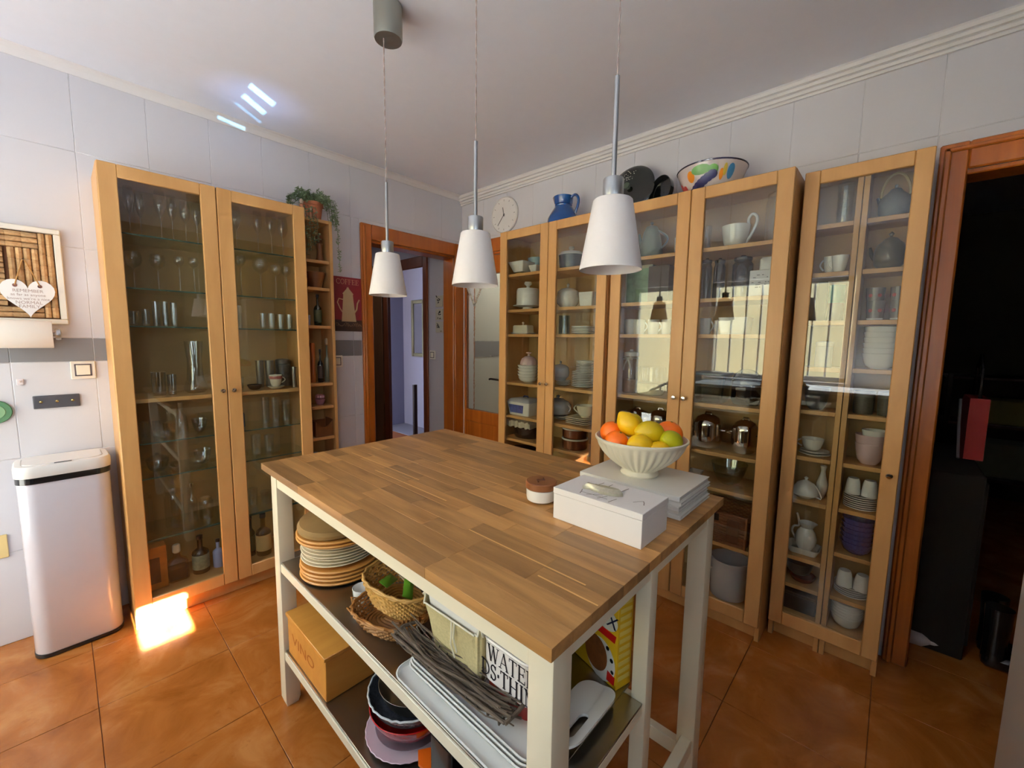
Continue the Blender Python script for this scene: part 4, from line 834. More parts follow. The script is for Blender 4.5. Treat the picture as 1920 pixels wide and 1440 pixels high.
    if kind == 'roaster':
        t = T('roasting_pan'); q = MB(); m = mat('black_enamel', (34, 28, 30), 0.15, coat=0.5); R = r
        q.lathe([(0, 0), (R*0.85, 0), (R, h*0.12), (R, h*0.5)], 30, sy=0.8, cap=False); q.build('pan_body', m, t)
        MB().lathe([(R*1.03, h*0.505), (R*1.04, h*0.53), (R*0.9, h*0.72), (R*0.5, h*0.85), (0, h*0.88)], 30, sy=0.8).build('pan_lid', mat('dark_tinted_lid', (70, 62, 58), 0.12, coat=0.5), t)
        MB().box(-R*0.55, R*0.15, -R*0.84, -R*0.78, h*0.36, h*0.44, 0.004).build('steel_handle', CHROME, t); return t
    if kind == 'clearbox':
        t = T('food_box'); q = MB(); rr_loft(q, [(r*0.85, 0.07, 0.02, 0), (r*0.95, 0.08, 0.02, h*0.8), (r*0.93, 0.078, 0.02, h*0.8), (r*0.83, 0.068, 0.02, 0.003)]); q.build('box_body', glass('cloudy_clear_plastic', (0.62, 0.66, 0.66), 0.15, 0.08), t)
        q = MB(); rr_loft(q, [(r, 0.084, 0.02, h*0.805), (r, 0.084, 0.02, h*0.87), (r*0.95, 0.078, 0.018, h*0.88)]); q.build('box_lid', mat('grey_blue_lid', (110, 118, 124), 0.3), t); return t
    if kind == 'whitecan': q = MB(); rr_loft(q, [(r*0.9, 0.028, 0.01, 0), (r, 0.032, 0.012, 0.01), (r, 0.032, 0.012, h*0.9), (r*0.85, 0.026, 0.012, h)]); return one(q, WHITEP, 'canister')
    if kind == 'wickerbox':
        t = T('wicker_basket'); m = mat('brown_wicker', (128, 72, 32), 0.6, noise=0.3, nscale=60); q = MB(); hw, hd = r, 0.11; n_ = 17
        for k in range(n_):
            z = 0.006+(h-0.012)*k/(n_-1); ph = k*PI; P = []
            for (x0, y0, x1, y1, c_) in ((-hw, -hd, hw, -hd, 14), (hw, -hd, hw, hd, 12), (hw, hd, -hw, hd, 14), (-hw, hd, -hw, -hd, 12)):
                nx, ny = (y1-y0), -(x1-x0); L = math.hypot(nx, ny); nx /= L; ny /= L
                for j in range(c_):
                    u = j/c_; w_ = 0.0018*math.cos(PI*j+ph); P.append((x0+(x1-x0)*u+nx*w_, y0+(y1-y0)*u+ny*w_, z))
            q.tube(P, 0.0042, 5, closed=True)
        q.build('weave', m, t)['kind'] = 'stuff'
        q = MB()
        for (x, y) in ((-hw, -hd), (hw, -hd), (hw, hd), (-hw, hd)): q.box(x-0.005, x+0.005, y-0.005, y+0.005, 0, h, 0.002)
        q.build('corner_post', m, t); MB().box(-hw+0.003, hw-0.003, -hd+0.003, hd-0.003, 0.001, 0.006).build('basket_floor', m, t)
        MB().box(-r*0.78, -r*0.1, -hd-0.009, -hd-0.004, h*0.72, h*0.93, 0.002).build('hand_hole', mat('dark_hole', (20, 12, 8), 0.8), t)
        MB().box(r*0.25, r*0.72, -hd-0.009, -hd-0.005, h*0.15, h*0.85, 0.001).build('woven_panel', mat('dark_wicker', (92, 48, 20), 0.6, noise=0.5, nscale=120), t); return t
    if kind == 'gravyjug':
        t = T('jug'); MB().lathe([(0, 0), (r*0.5, 0), (r*0.9, h*0.15), (r*0.92, h*0.4), (r*0.6, h*0.68), (r*0.2, h*0.8), (0, h*0.82)], 26, sy=0.8, c=(-r*0.15, 0, 0)).build('jug_body', WHITEP, t)
        MB().tube([(r*0.3, 0, h*0.66), (r*0.5, 0, h*0.6), (r*1.0, 0, h*0.16), (r*0.95, 0, h*0.06), (r*0.6, 0, h*0.12)], 0.004, 8).build('jug_handle', WHITEP, t)
        MB().lathe([(0.006, h*0.8), (0.005, h*0.86), (0.009, h*0.92), (0, h*0.98)], 12, c=(-r*0.15, 0, 0)).build('knob', WHITEP, t); return t
    if kind == 'vasewhite': return one(MB().lathe([(0, 0), (r*0.5, 0), (r*0.95, h*0.25), (r, h*0.42), (r*0.5, h*0.68), (r*0.38, h*0.8), (r*0.6, h*0.95), (r*0.5, h*0.95), (r*0.3, h*0.8)], 22, cap=False), WHITEP, 'vase')
    if kind == 'oblongdish': q = MB(); rr_loft(q, [(r*0.8, 0.04, 0.015, 0), (r, 0.052, 0.02, h), (r-0.004, 0.048, 0.018, h), (r*0.78, 0.038, 0.014, 0.004)]); return one(q, WHITEP, 'basin')
    if kind == 'pitcher':
        t = T('pitcher'); R = r*0.72
        def wob(a, i): return 1+(0.28*max(0, math.cos(a))**4 if i in (7, 8, 9) else 0)
        MB().lathe([(0, 0), (R*0.6, 0), (R*0.55, h*0.04), (R*0.95, h*0.22), (R, h*0.38), (R*0.8, h*0.55), (R*0.5, h*0.66), (R*0.75, h*0.80), (R*0.70, h*0.80), (R*0.45, h*0.66), (0, h*0.4)], 30, wob=wob, c=(r*0.1, 0, 0), cap=False).build('jug_body', WHITEP, t)
        MB().tube(smooth([(-R*0.8, 0, h*0.30), (-R*1.15, 0, h*0.48), (-R*1.0, 0, h*0.62), (-R*0.55, 0, h*0.68), (-R*0.75, 0, h*0.95), (-R*0.85, 0, h*1.0)]), 0.0045, 8).build('jug_handle', WHITEP, t); return t
    if kind == 'patternpot':
        return one(MB().lathe(shell(r*0.88, r, h*0.82, 0.003, 0.4), 26), mat('dark_dotted_glaze', (84, 80, 68), 0.35, noise=0.8, nscale=220), 'pot')
    if kind == 'darkbox2':
        t = T('box'); MB().box(-r, r, -0.055, 0.055, 0, h*0.72, 0.003).build('box_body', mat('black_fabric_box', (26, 24, 28), 0.7), t); MB().box(-r*1.03, r*1.03, -0.058, 0.058, h*0.725, h*0.88, 0.003).build('box_lid', mat('black_lid', (36, 34, 34), 0.4), t); return t
    raise ValueError(kind)

ITEMS = [
('wineglass',-2.052,-0.16,1.757,0.019,0.218,'clear long-stemmed wine glass, leftmost on the top shelf, far left glass door','wine glass','clear long-stemmed wine glass row on top shelf, far left glass door',None),
('wineglass',-2.016,-0.16,1.757,0.016,0.195,'clear long-stemmed wine glass, second from the left on the top shelf, far left glass door','wine glass','clear long-stemmed wine glass row on top shelf, far left glass door',None),
('wineglass',-1.945,-0.16,1.757,0.022,0.228,'clear long-stemmed wine glass, third from the left on the top shelf, far left glass door','wine glass','clear long-stemmed wine glass row on top shelf, far left glass door',None),
('wineglass',-1.903,-0.16,1.757,0.019,0.215,'clear long-stemmed wine glass, fourth from the left on the top shelf, far left glass door','wine glass','clear long-stemmed wine glass row on top shelf, far left glass door',None),
('wineglass',-1.854,-0.16,1.757,0.02,0.203,'clear long-stemmed wine glass, fifth from the left on the top shelf, far left glass door','wine glass','clear long-stemmed wine glass row on top shelf, far left glass door',None),
('wineglass',-1.81,-0.16,1.757,0.019,0.203,'clear long-stemmed wine glass, rightmost on the top shelf, far left glass door','wine glass','clear long-stemmed wine glass row on top shelf, far left glass door',None),
('wineglass',-1.645,-0.16,1.757,0.021,0.232,'clear long-stemmed wine glass, leftmost on the top shelf, second glass door','wine glass','clear long-stemmed wine glass row on top shelf, second glass door',None),
('wineglass',-1.548,-0.16,1.757,0.022,0.228,'clear long-stemmed wine glass, second from the left on the top shelf, second glass door','wine glass','clear long-stemmed wine glass row on top shelf, second glass door',None),
('wineglass',-1.482,-0.16,1.757,0.026,0.234,'clear long-stemmed wine glass, third from the left on the top shelf, second glass door','wine glass','clear long-stemmed wine glass row on top shelf, second glass door',None),
('wineglass',-1.424,-0.16,1.757,0.024,0.222,'clear long-stemmed wine glass, rightmost on the top shelf, second glass door','wine glass','clear long-stemmed wine glass row on top shelf, second glass door',None),
('goblet',-2.053,-0.16,1.53,0.032,0.166,'clear wide-bowled goblet, leftmost on the second glass shelf behind far left door','wine glass','clear wide-bowled goblet row on second glass shelf behind far left door',None),
('goblet',-1.969,-0.16,1.53,0.029,0.165,'clear wide-bowled goblet, second from the left on the second glass shelf behind far left door','wine glass','clear wide-bowled goblet row on second glass shelf behind far left door',None),
('goblet',-1.89,-0.16,1.53,0.02,0.168,'clear wide-bowled goblet, third from the left on the second glass shelf behind far left door','wine glass','clear wide-bowled goblet row on second glass shelf behind far left door',None),
('goblet',-1.834,-0.16,1.53,0.021,0.171,'clear wide-bowled goblet, rightmost on the second glass shelf behind far left door','wine glass','clear wide-bowled goblet row on second glass shelf behind far left door',None),
('goblet',-1.636,-0.16,1.53,0.024,0.227,'clear wide-bowled goblet, leftmost on the second glass shelf behind second glass door','wine glass','clear wide-bowled goblet row on second glass shelf behind second glass door',None),
('goblet',-1.544,-0.16,1.53,0.036,0.225,'clear wide-bowled goblet, second from the left on the second glass shelf behind second glass door','wine glass','clear wide-bowled goblet row on second glass shelf behind second glass door',None),
('goblet',-1.47,-0.16,1.53,0.023,0.185,'clear wide-bowled goblet, third from the left on the second glass shelf behind second glass door','wine glass','clear wide-bowled goblet row on second glass shelf behind second glass door',None),
('goblet',-1.416,-0.16,1.53,0.024,0.186,'clear wide-bowled goblet, rightmost on the second glass shelf behind second glass door','wine glass','clear wide-bowled goblet row on second glass shelf behind second glass door',None),
('tumbler',-2.065,-0.16,1.367,0.02,0.067,'small clear tumbler, leftmost on the third glass shelf behind far left door','glass','small clear tumbler row on third glass shelf behind far left door',None),
('tumbler',-2.024,-0.16,1.367,0.016,0.077,'small clear tumbler, second from the left on the third glass shelf behind far left door','glass','small clear tumbler row on third glass shelf behind far left door',None),
('tumbler',-1.987,-0.16,1.367,0.016,0.114,'small clear tumbler, third from the left on the third glass shelf behind far left door','glass','small clear tumbler row on third glass shelf behind far left door',None),
('tumbler',-1.954,-0.16,1.367,0.013,0.116,'small clear tumbler, fourth from the left on the third glass shelf behind far left door','glass','small clear tumbler row on third glass shelf behind far left door',None),
('tumbler',-1.922,-0.16,1.367,0.014,0.113,'small clear tumbler, rightmost on the third glass shelf behind far left door','glass','small clear tumbler row on third glass shelf behind far left door',None),
('tumbler',-1.656,-0.16,1.367,0.017,0.119,'small clear tumbler, leftmost on the third glass shelf behind second glass door','glass','small clear tumbler row on third glass shelf behind second glass door',None),
('tumbler',-1.543,-0.16,1.367,0.017,0.084,'small clear tumbler, second from the left on the third glass shelf behind second glass door','glass','small clear tumbler row on third glass shelf behind second glass door',None),
('tumbler',-1.502,-0.16,1.367,0.018,0.086,'small clear tumbler, third from the left on the third glass shelf behind second glass door','glass','small clear tumbler row on third glass shelf behind second glass door',None),
('tumbler',-1.456,-0.16,1.367,0.018,0.083,'small clear tumbler, fourth from the left on the third glass shelf behind second glass door','glass','small clear tumbler row on third glass shelf behind second glass door',None),
('tumbler',-1.41,-0.16,1.367,0.017,0.085,'small clear tumbler, rightmost on the third glass shelf behind second glass door','glass','small clear tumbler row on third glass shelf behind second glass door',None),
('tumbler',-1.996,-0.16,1.045,0.029,0.109,'large clear round tumbler, leftmost on the wooden shelf behind far left door','glass','large clear round tumbler row on wooden shelf behind far left door',None),
('tumbler',-1.948,-0.16,1.045,0.019,0.096,'large clear round tumbler, rightmost on the wooden shelf behind far left door','glass','large clear round tumbler row on wooden shelf behind far left door',None),
('glassvase',-1.852,-0.14,1.045,0.049,0.254,'tall clear glass vase on the wooden shelf behind the far left door','vase',None,None),
('tumbler',-1.674,-0.18,1.045,0.02,0.067,'small clear dessert glass on the wooden shelf left of the teacup','glass',None,None),
('saucerdark',-1.61,-0.2,1.045,0.036,0.053,'low dark brown dish lying on the wooden shelf behind the second glass door','dish',None,None),
('steelcup',-1.554,-0.1,1.045,0.02,0.149,'brushed steel tumbler, left one of two behind the painted teacup','tumbler','steel tumblers behind the teacup',None),
('steelcup',-1.505,-0.1,1.045,0.022,0.148,'brushed steel tumbler, right one of two behind the painted teacup','tumbler','steel tumblers behind the teacup',None),
('canister',-1.433,-0.1,1.045,0.038,0.158,'dark tin with mottled pale pattern behind the painted teacup','tin',None,'mottled'),
('teacup',-1.513,-0.22,1.045,0.043,0.075,'cream teacup with painted band on its saucer behind second glass door','teacup',None,'cream'),
('steelcup',-1.418,-0.22,1.045,0.015,0.115,'polished steel beaker at the right end of the wooden shelf beside the teacup','beaker',None,None),
('carafe',-1.922,-0.15,0.845,0.027,0.156,'clear glass carafe with cork stopper on shelf below wooden shelf','carafe',None,None),
('tumbler',-2.058,-0.16,0.845,0.019,0.083,'short clear tumbler, leftmost on the glass shelf under far left wooden shelf','glass','short clear tumbler row on glass shelf under far left wooden shelf',None),
('tumbler',-2.018,-0.16,0.845,0.017,0.078,'short clear tumbler, second from the left on the glass shelf under far left wooden shelf','glass','short clear tumbler row on glass shelf under far left wooden shelf',None),
('tumbler',-1.978,-0.16,0.845,0.018,0.065,'short clear tumbler, rightmost on the glass shelf under far left wooden shelf','glass','short clear tumbler row on glass shelf under far left wooden shelf',None),
('glassbowl',-1.852,-0.16,0.845,0.034,0.069,'clear flared glass dish beside the carafe with cork stopper','dish',None,None),
('bluebottle',-1.668,-0.16,0.845,0.014,0.125,'slim blue bottle at the left of the shelf under the steel tumblers','bottle',None,None),
('tumbler',-1.552,-0.16,0.845,0.02,0.149,'tall clear highball glass, leftmost on the glass shelf under the painted teacup','glass','tall clear highball glass row on glass shelf under the painted teacup',None),
('tumbler',-1.501,-0.16,0.845,0.021,0.144,'tall clear highball glass, second from the left on the glass shelf under the painted teacup','glass','tall clear highball glass row on glass shelf under the painted teacup',None),
('tumbler',-1.447,-0.16,0.845,0.023,0.123,'tall clear highball glass, rightmost on the glass shelf under the painted teacup','glass','tall clear highball glass row on glass shelf under the painted teacup',None),
('lidbowl',-2.023,-0.16,0.684,0.044,0.09,'clear glass bowl with domed lid on the glass shelf under the far left carafe','bowl',None,None),
('glassbowl',-1.848,-0.16,0.684,0.039,0.073,'clear shallow serving dish beside the domed lidded glass bowl','dish',None,None),
('tumbler',-1.608,-0.16,0.684,0.025,0.109,'clear glass mug, leftmost on the glass shelf beside the worktop corner','glass','clear glass mug row on glass shelf beside the worktop corner',None),
('tumbler',-1.542,-0.16,0.684,0.026,0.098,'clear glass mug, rightmost on the glass shelf beside the worktop corner','glass','clear glass mug row on glass shelf beside the worktop corner',None),
('jar',-2.071,-0.16,0.395,0.019,0.19,'tall clear storage jar, leftmost on the thick glass shelf above the bottles','jar','tall clear storage jar row on thick glass shelf above the bottles',None),
('jar',-1.974,-0.16,0.395,0.038,0.191,'tall clear storage jar, rightmost on the thick glass shelf above the bottles','jar','tall clear storage jar row on thick glass shelf above the bottles',None),
('shaker',-1.902,-0.16,0.395,0.02,0.2,'clear oil cruet with metal stopper on the thick glass shelf above the bottles','cruet',None,None),
('jar',-1.847,-0.16,0.395,0.03,0.116,'clear squat jar at the right of the thick glass shelf behind far left door','jar',None,None),
('tumbler',-1.636,-0.16,0.395,0.024,0.103,'clear pilsner glass, leftmost on the thick glass shelf behind second glass door','glass','clear pilsner glass row on thick glass shelf behind second glass door',None),
('tumbler',-1.574,-0.16,0.395,0.026,0.072,'clear pilsner glass, rightmost on the thick glass shelf behind second glass door','glass','clear pilsner glass row on thick glass shelf behind second glass door',None),
('carton',-2.061,-0.18,0.125,0.039,0.207,'orange and yellow gift carton beside bottles on the cabinet floor','carton',None,'orange'),
('decanter',-1.98,-0.17,0.125,0.041,0.179,'square clear decanter of amber liquor on the cabinet floor','bottle',None,None),
('bottle',-1.886,-0.17,0.125,0.036,0.193,'round dark bottle with blue and yellow label on the cabinet floor','bottle',None,'dark'),
('bottle',-1.811,-0.17,0.125,0.025,0.147,'pale blue and white bottle behind the left door edge on the cabinet floor','bottle',None,'pale'),
('bottle',-1.658,-0.17,0.125,0.019,0.23,'dark green liquor bottle on the cabinet floor behind second glass door','bottle',None,'green'),
('bottle',-1.606,-0.2,0.125,0.037,0.232,'clear bottle with cream label on the cabinet floor beside the island leg','bottle',None,'label'),
('mill',-1.2,-0.1,1.778,0.026,0.17,'brown wooden pepper mill on the narrow open shelf','pepper mill',None,None),
('woodbowl',-1.23,-0.1,1.62,0.054,0.127,'flared wooden bowl on the narrow open shelf','bowl',None,None),
('bottle',-1.225,-0.1,1.397,0.022,0.187,'green glass oil bottle on the narrow open shelf','bottle',None,'green'),
('mugplain',-1.288,-0.12,1.397,0.01,0.084,'small pale cup beside the green oil bottle','cup',None,None),
('rod',-1.264,-0.1,1.051,0.015,0.241,'tall orange-brown wooden cylinder on the narrow open shelf','cylinder',None,None),
('bottle',-1.221,-0.1,1.051,0.016,0.203,'black wine bottle on the narrow open shelf','bottle',None,'black'),
('bottlecork',-1.174,-0.09,1.051,0.018,0.271,'pale green bottle with round cork on the narrow open shelf','bottle',None,None),
('flowerpot',-1.229,-0.1,0.911,0.033,0.073,'small pink flower-shaped ornament on the narrow open shelf','ornament',None,None),
('letterbox',-1.228,-0.1,0.719,0.054,0.104,'small open wooden box with scooped front on the narrow open shelf','box',None,None),
('mugplain',-1.273,-0.1,0.53,0.019,0.121,'small blue and white cup, leftmost on the lowest visible shelf of the narrow open shelf','cup','small blue and white cup row on lowest visible shelf of the narrow open shelf',None),
('mugplain',-1.215,-0.1,0.53,0.017,0.104,'small blue and white cup, rightmost on the lowest visible shelf of the narrow open shelf','cup','small blue and white cup row on lowest visible shelf of the narrow open shelf',None),
('yellowblock',-0.16,-0.734,1.753,0.04,0.06,'small yellow block under the square bowl in the first crockery door','block',None,None),
('squarebowl',-0.18,-0.804,1.773,0.068,0.103,'white square bowl tilted on a yellow block behind the first crockery door','bowl',None,None),
('squarebowl',-0.18,-0.939,1.753,0.034,0.084,'smaller white square bowl right of the one on the yellow block','bowl',None,None),
('bowlteal',-0.08,-0.864,1.753,0.057,0.173,'pale teal bowl standing at the back behind the white square bowls','bowl',None,None),
('platefoot',-0.15,-0.835,1.525,0.099,0.079,'white plate under the white lidded butter dome','plate',None,None),
('dome',-0.15,-0.854,1.555,0.077,0.174,'white ceramic dome with round knob on a white plate','dome',None,None),
('butterdish',-0.17,-0.826,1.365,0.079,0.086,'cream rectangular butter dish with small knob','butter dish',None,None),
('bowlsm',-0.16,-0.879,1.045,0.069,0.033,'white rimmed bowl in the short stack under the pink dome, lowest','bowl','white bowls stacked under the pink dome',None),
('bowlsm',-0.16,-0.874,1.065,0.072,0.033,'white rimmed bowl in the short stack under the pink dome, second from bottom','bowl','white bowls stacked under the pink dome',None),
('bowlsm',-0.16,-0.874,1.085,0.072,0.033,'white rimmed bowl in the short stack under the pink dome, third from bottom','bowl','white bowls stacked under the pink dome',None),
('bowlsm',-0.16,-0.874,1.105,0.072,0.033,'white rimmed bowl in the short stack under the pink dome, fourth from bottom','bowl','white bowls stacked under the pink dome',None),
('bowlsm',-0.16,-0.874,1.125,0.072,0.033,'white rimmed bowl in the short stack under the pink dome, topmost','bowl','white bowls stacked under the pink dome',None),
('pinkdome',-0.16,-0.88,1.161,0.059,0.094,'white and pink ribbed dome on a stack of white bowls','dome',None,None),
('bluedish',-0.16,-0.824,0.822,0.105,0.123,'white rectangular casserole with blue printed scene','casserole',None,None),
('brownpot',-0.16,-0.826,0.664,0.108,0.046,'dark brown oval casserole with a white cloth on it','casserole',None,None),
('foldcloth',-0.16,-0.828,0.739,0.106,0.027,'folded white cloth with wavy edge on the dark brown casserole','cloth',None,None),
('brownpot',-0.16,-0.836,0.47,0.093,0.127,'brown earthenware dish just above the worktop behind the first crockery door','dish',None,None),
('casserole',-0.16,-1.203,1.753,0.075,0.141,'dark grey casserole with white lid and knob','casserole',None,None),
('tureen',-0.16,-1.186,1.525,0.07,0.152,'round white lidded jar with small knob','jar',None,None),
('squarebowl2',-0.16,-1.342,1.525,0.049,0.137,'tall white square bowl beside the round white lidded jar','bowl',None,None),
('glassmug',-0.17,-1.172,1.365,0.036,0.115,'pale blue glass beaker beside small stacked plates','beaker',None,None),
('plate',-0.16,-1.303,1.365,0.071,0.012,'small white plate in the stack beside the pale blue beaker, lowest','plate','small white plates beside the blue beaker',None),
('plate',-0.16,-1.303,1.374,0.071,0.012,'small white plate in the stack beside the pale blue beaker, second from bottom','plate','small white plates beside the blue beaker',None),
('plate',-0.16,-1.303,1.383,0.071,0.012,'small white plate in the stack beside the pale blue beaker, third from bottom','plate','small white plates beside the blue beaker',None),
('plate',-0.16,-1.303,1.392,0.071,0.012,'small white plate in the stack beside the pale blue beaker, fourth from bottom','plate','small white plates beside the blue beaker',None),
('plate',-0.16,-1.303,1.401,0.071,0.012,'small white plate in the stack beside the pale blue beaker, topmost','plate','small white plates beside the blue beaker',None),
('plate',-0.16,-1.168,1.045,0.047,0.012,'grey-white saucer under the grey sugar bowl, lowest','saucer','saucers under the grey sugar bowl',None),
('plate',-0.16,-1.168,1.055,0.047,0.012,'grey-white saucer under the grey sugar bowl, second from bottom','saucer','saucers under the grey sugar bowl',None),
('plate',-0.16,-1.168,1.065,0.047,0.012,'grey-white saucer under the grey sugar bowl, topmost','saucer','saucers under the grey sugar bowl',None),
('tureen',-0.16,-1.144,1.077,0.057,0.125,'small grey-white lidded sugar bowl on stacked saucers','sugar bowl',None,'greyw'),
('plate',-0.16,-1.318,1.045,0.072,0.014,'white plate in the tall lower stack, second crockery door, lowest','plate','white plates in the tall lower stack',None),
('plate',-0.16,-1.318,1.0555,0.072,0.014,'white plate in the tall lower stack, second crockery door, second from bottom','plate','white plates in the tall lower stack',None),
('plate',-0.16,-1.318,1.066,0.072,0.014,'white plate in the tall lower stack, second crockery door, third from bottom','plate','white plates in the tall lower stack',None),
('plate',-0.16,-1.318,1.0765,0.072,0.014,'white plate in the tall lower stack, second crockery door, fourth from bottom','plate','white plates in the tall lower stack',None),
('plate',-0.16,-1.318,1.087,0.072,0.014,'white plate in the tall lower stack, second crockery door, fifth from bottom','plate','white plates in the tall lower stack',None),
('plate',-0.16,-1.318,1.0975,0.072,0.014,'white plate in the tall lower stack, second crockery door, sixth from bottom','plate','white plates in the tall lower stack',None),
('plate',-0.16,-1.318,1.108,0.072,0.014,'white plate in the tall lower stack, second crockery door, seventh from bottom','plate','white plates in the tall lower stack',None),
('plate',-0.16,-1.318,1.1185,0.072,0.014,'white plate in the tall lower stack, second crockery door, eighth from bottom','plate','white plates in the tall lower stack',None),
('plate',-0.16,-1.318,1.129,0.072,0.014,'white plate in the tall lower stack, second crockery door, topmost','plate','white plates in the tall lower stack',None),
('plate',-0.16,-1.331,1.1395,0.059,0.012,'small white plate above the larger plates, second crockery door, lowest','plate','small plates on the tall plate stack',None),
('plate',-0.16,-1.331,1.149,0.059,0.012,'small white plate above the larger plates, second crockery door, second from bottom','plate','small plates on the tall plate stack',None),
('plate',-0.16,-1.331,1.1585,0.059,0.012,'small white plate above the larger plates, second crockery door, third from bottom','plate','small plates on the tall plate stack',None),
('plate',-0.16,-1.331,1.168,0.059,0.012,'small white plate above the larger plates, second crockery door, fourth from bottom','plate','small plates on the tall plate stack',None),
('plate',-0.16,-1.331,1.1775,0.059,0.012,'small white plate above the larger plates, second crockery door, fifth from bottom','plate','small plates on the tall plate stack',None),
('plate',-0.16,-1.331,1.187,0.059,0.012,'small white plate above the larger plates, second crockery door, sixth from bottom','plate','small plates on the tall plate stack',None),
('plate',-0.16,-1.331,1.1965,0.059,0.012,'small white plate above the larger plates, second crockery door, topmost','plate','small plates on the tall plate stack',None),
('plate',-0.14,-1.148,0.822,0.044,0.013,'grey-white plate under the round teapot, lowest','plate','plates under the round teapot',None),
('plate',-0.14,-1.148,0.833,0.044,0.013,'grey-white plate under the round teapot, topmost','plate','plates under the round teapot',None),
('teapot',-0.14,-1.118,0.845,0.086,0.135,'round white and grey teapot on grey-white plates','teapot',None,None),
('squareplate',-0.17,-1.322,0.822,0.075,0.013,'cream square plate in the stack under the cream cup, lowest','plate','cream square plates under the cream cup',None),
('squareplate',-0.17,-1.322,0.833,0.075,0.013,'cream square plate in the stack under the cream cup, second from bottom','plate','cream square plates under the cream cup',None),
('squareplate',-0.17,-1.322,0.844,0.075,0.013,'cream square plate in the stack under the cream cup, third from bottom','plate','cream square plates under the cream cup',None),
('squareplate',-0.17,-1.322,0.855,0.075,0.013,'cream square plate in the stack under the cream cup, topmost','plate','cream square plates under the cream cup',None),
('gravycup',-0.17,-1.346,0.868,0.057,0.114,'cream wide cup with looped handle on square plates','cup',None,None),
('ramekin',-0.17,-1.276,0.664,0.08,0.068,'lower brown ramekin with white rim','ramekin',None,None),
('ramekin',-0.17,-1.276,0.734,0.08,0.062,'upper brown ramekin with white rim stacked on another','ramekin',None,None),
('coffeepot',-0.16,-1.722,1.757,0.074,0.193,'grey-green enamel coffee pot with lid behind the third crockery door','coffee pot',None,None),
('mug',-0.16,-1.864,1.757,0.032,0.109,'pale mug half hidden by the frame on the top shelf of the third crockery door','mug',None,None),
('picturetin',-0.12,-1.602,1.53,0.076,0.22,'square tin printed with a green garden picture','tin',None,None),
('darkbox',-0.14,-1.766,1.53,0.055,0.188,'dark brown box beside the green garden tin','box',None,None),
('mug',-0.16,-1.574,1.366,0.034,0.101,'white mug, leftmost on the shelf under the green garden tin','mug','white mug row on shelf under the green garden tin',None),
('mug',-0.16,-1.662,1.366,0.033,0.098,'white mug, second from the left on the shelf under the green garden tin','mug','white mug row on shelf under the green garden tin',None),
('mug',-0.16,-1.742,1.366,0.031,0.096,'white mug, third from the left on the shelf under the green garden tin','mug','white mug row on shelf under the green garden tin',None),
('mug',-0.16,-1.811,1.366,0.025,0.094,'white mug, rightmost on the shelf under the green garden tin','mug','white mug row on shelf under the green garden tin',None),
('ribbonjar',-0.15,-1.587,1.045,0.043,0.239,'glass jar with white lid and tied pale ribbon','jar',None,None),
('flutedjar',-0.16,-1.742,1.045,0.076,0.149,'wide fluted glass jar half full of cream powder','jar',None,None),
('potlid',-0.16,-1.646,0.82,0.074,0.148,'polished steel pot behind the fruit bowl, left one','pot',None,None),
('potlid',-0.16,-1.806,0.82,0.063,0.159,'polished steel pot behind the fruit bowl, right one','pot',None,None),
('bigcup',-0.16,-2.112,1.757,0.06,0.154,'large white cup with tall looped handle on the top shelf','cup',None,None),
('jartall',-0.16,-2.258,1.757,0.03,0.223,'tall clear glass jar with glass lid at the right of the top shelf','jar',None,None),
('tumbler',-0.1,-1.971,1.757,0.017,0.137,'small glass at the left of the large white cup','glass',None,None),
('darkjar',-0.16,-1.995,1.53,0.025,0.199,'tall dark storage jar, leftmost on the shelf under the large white cup','jar','dark storage jars under the large white cup',None),
('darkjar',-0.16,-2.053,1.53,0.026,0.193,'tall dark storage jar, middle one under the large white cup','jar','dark storage jars under the large white cup',None),
('darkjar',-0.16,-2.152,1.53,0.043,0.193,'wide dark glass storage jar, rightmost of three under the large white cup','jar','dark storage jars under the large white cup',None),
('whitebox',-0.17,-2.237,1.53,0.044,0.116,'white carton with grey printed text on its front','carton',None,None),
('whitecan',-0.17,-2.258,1.615,0.032,0.085,'white rounded canister on the white printed carton','canister',None,None),
('mug',-0.16,-2.005,1.366,0.026,0.097,'white mug with handle left of the white square teapot','mug',None,None),
('squarebowl2',-0.16,-2.138,1.366,0.061,0.125,'wide white square dish on the shelf under the white carton','dish',None,None),
('clearbox',-0.17,-2.056,1.045,0.074,0.161,'large low clear plastic food box','food box',None,None),
('roaster',-0.17,-2.206,1.045,0.062,0.187,'black oval roasting pan with steel handle','roasting pan',None,None),
('bowlglass',-0.2,-2.24,1.045,0.03,0.04,'small clear glass dish in front of the roasting pan','dish',None,None),
('potlid',-0.17,-2.048,0.82,0.068,0.171,'polished round steel pot with lid, left one beside the fruit bowl','pot',None,None),
('potlid',-0.17,-2.214,0.82,0.057,0.165,'polished round steel pot with lid, right one above the glass mixing bowl','pot',None,None),
('bowlglass',-0.16,-2.154,0.652,0.08,0.103,'large clear glass mixing bowl above the wicker basket','bowl',None,None),
('squarebowl',-0.16,-2.002,0.652,0.032,0.051,'pale oven dish at the left behind the glass mixing bowl','dish',None,None),
('wickerbox',-0.16,-2.166,0.396,0.103,0.15,'brown wicker storage basket with cut-out handle','basket',None,None),
('stockpot',-0.16,-2.186,0.105,0.084,0.192,'large white enamel stock pot on the cabinet floor','stock pot',None,None),
('tumbler',-0.1,-2.498,1.812,0.029,0.06,'clear stacked tumbler in the top left column, lowest','glass','clear tumblers stacked in the narrow cabinet',None),
('tumbler',-0.1,-2.498,1.846,0.029,0.06,'clear stacked tumbler in the top left column, second from bottom','glass','clear tumblers stacked in the narrow cabinet',None),
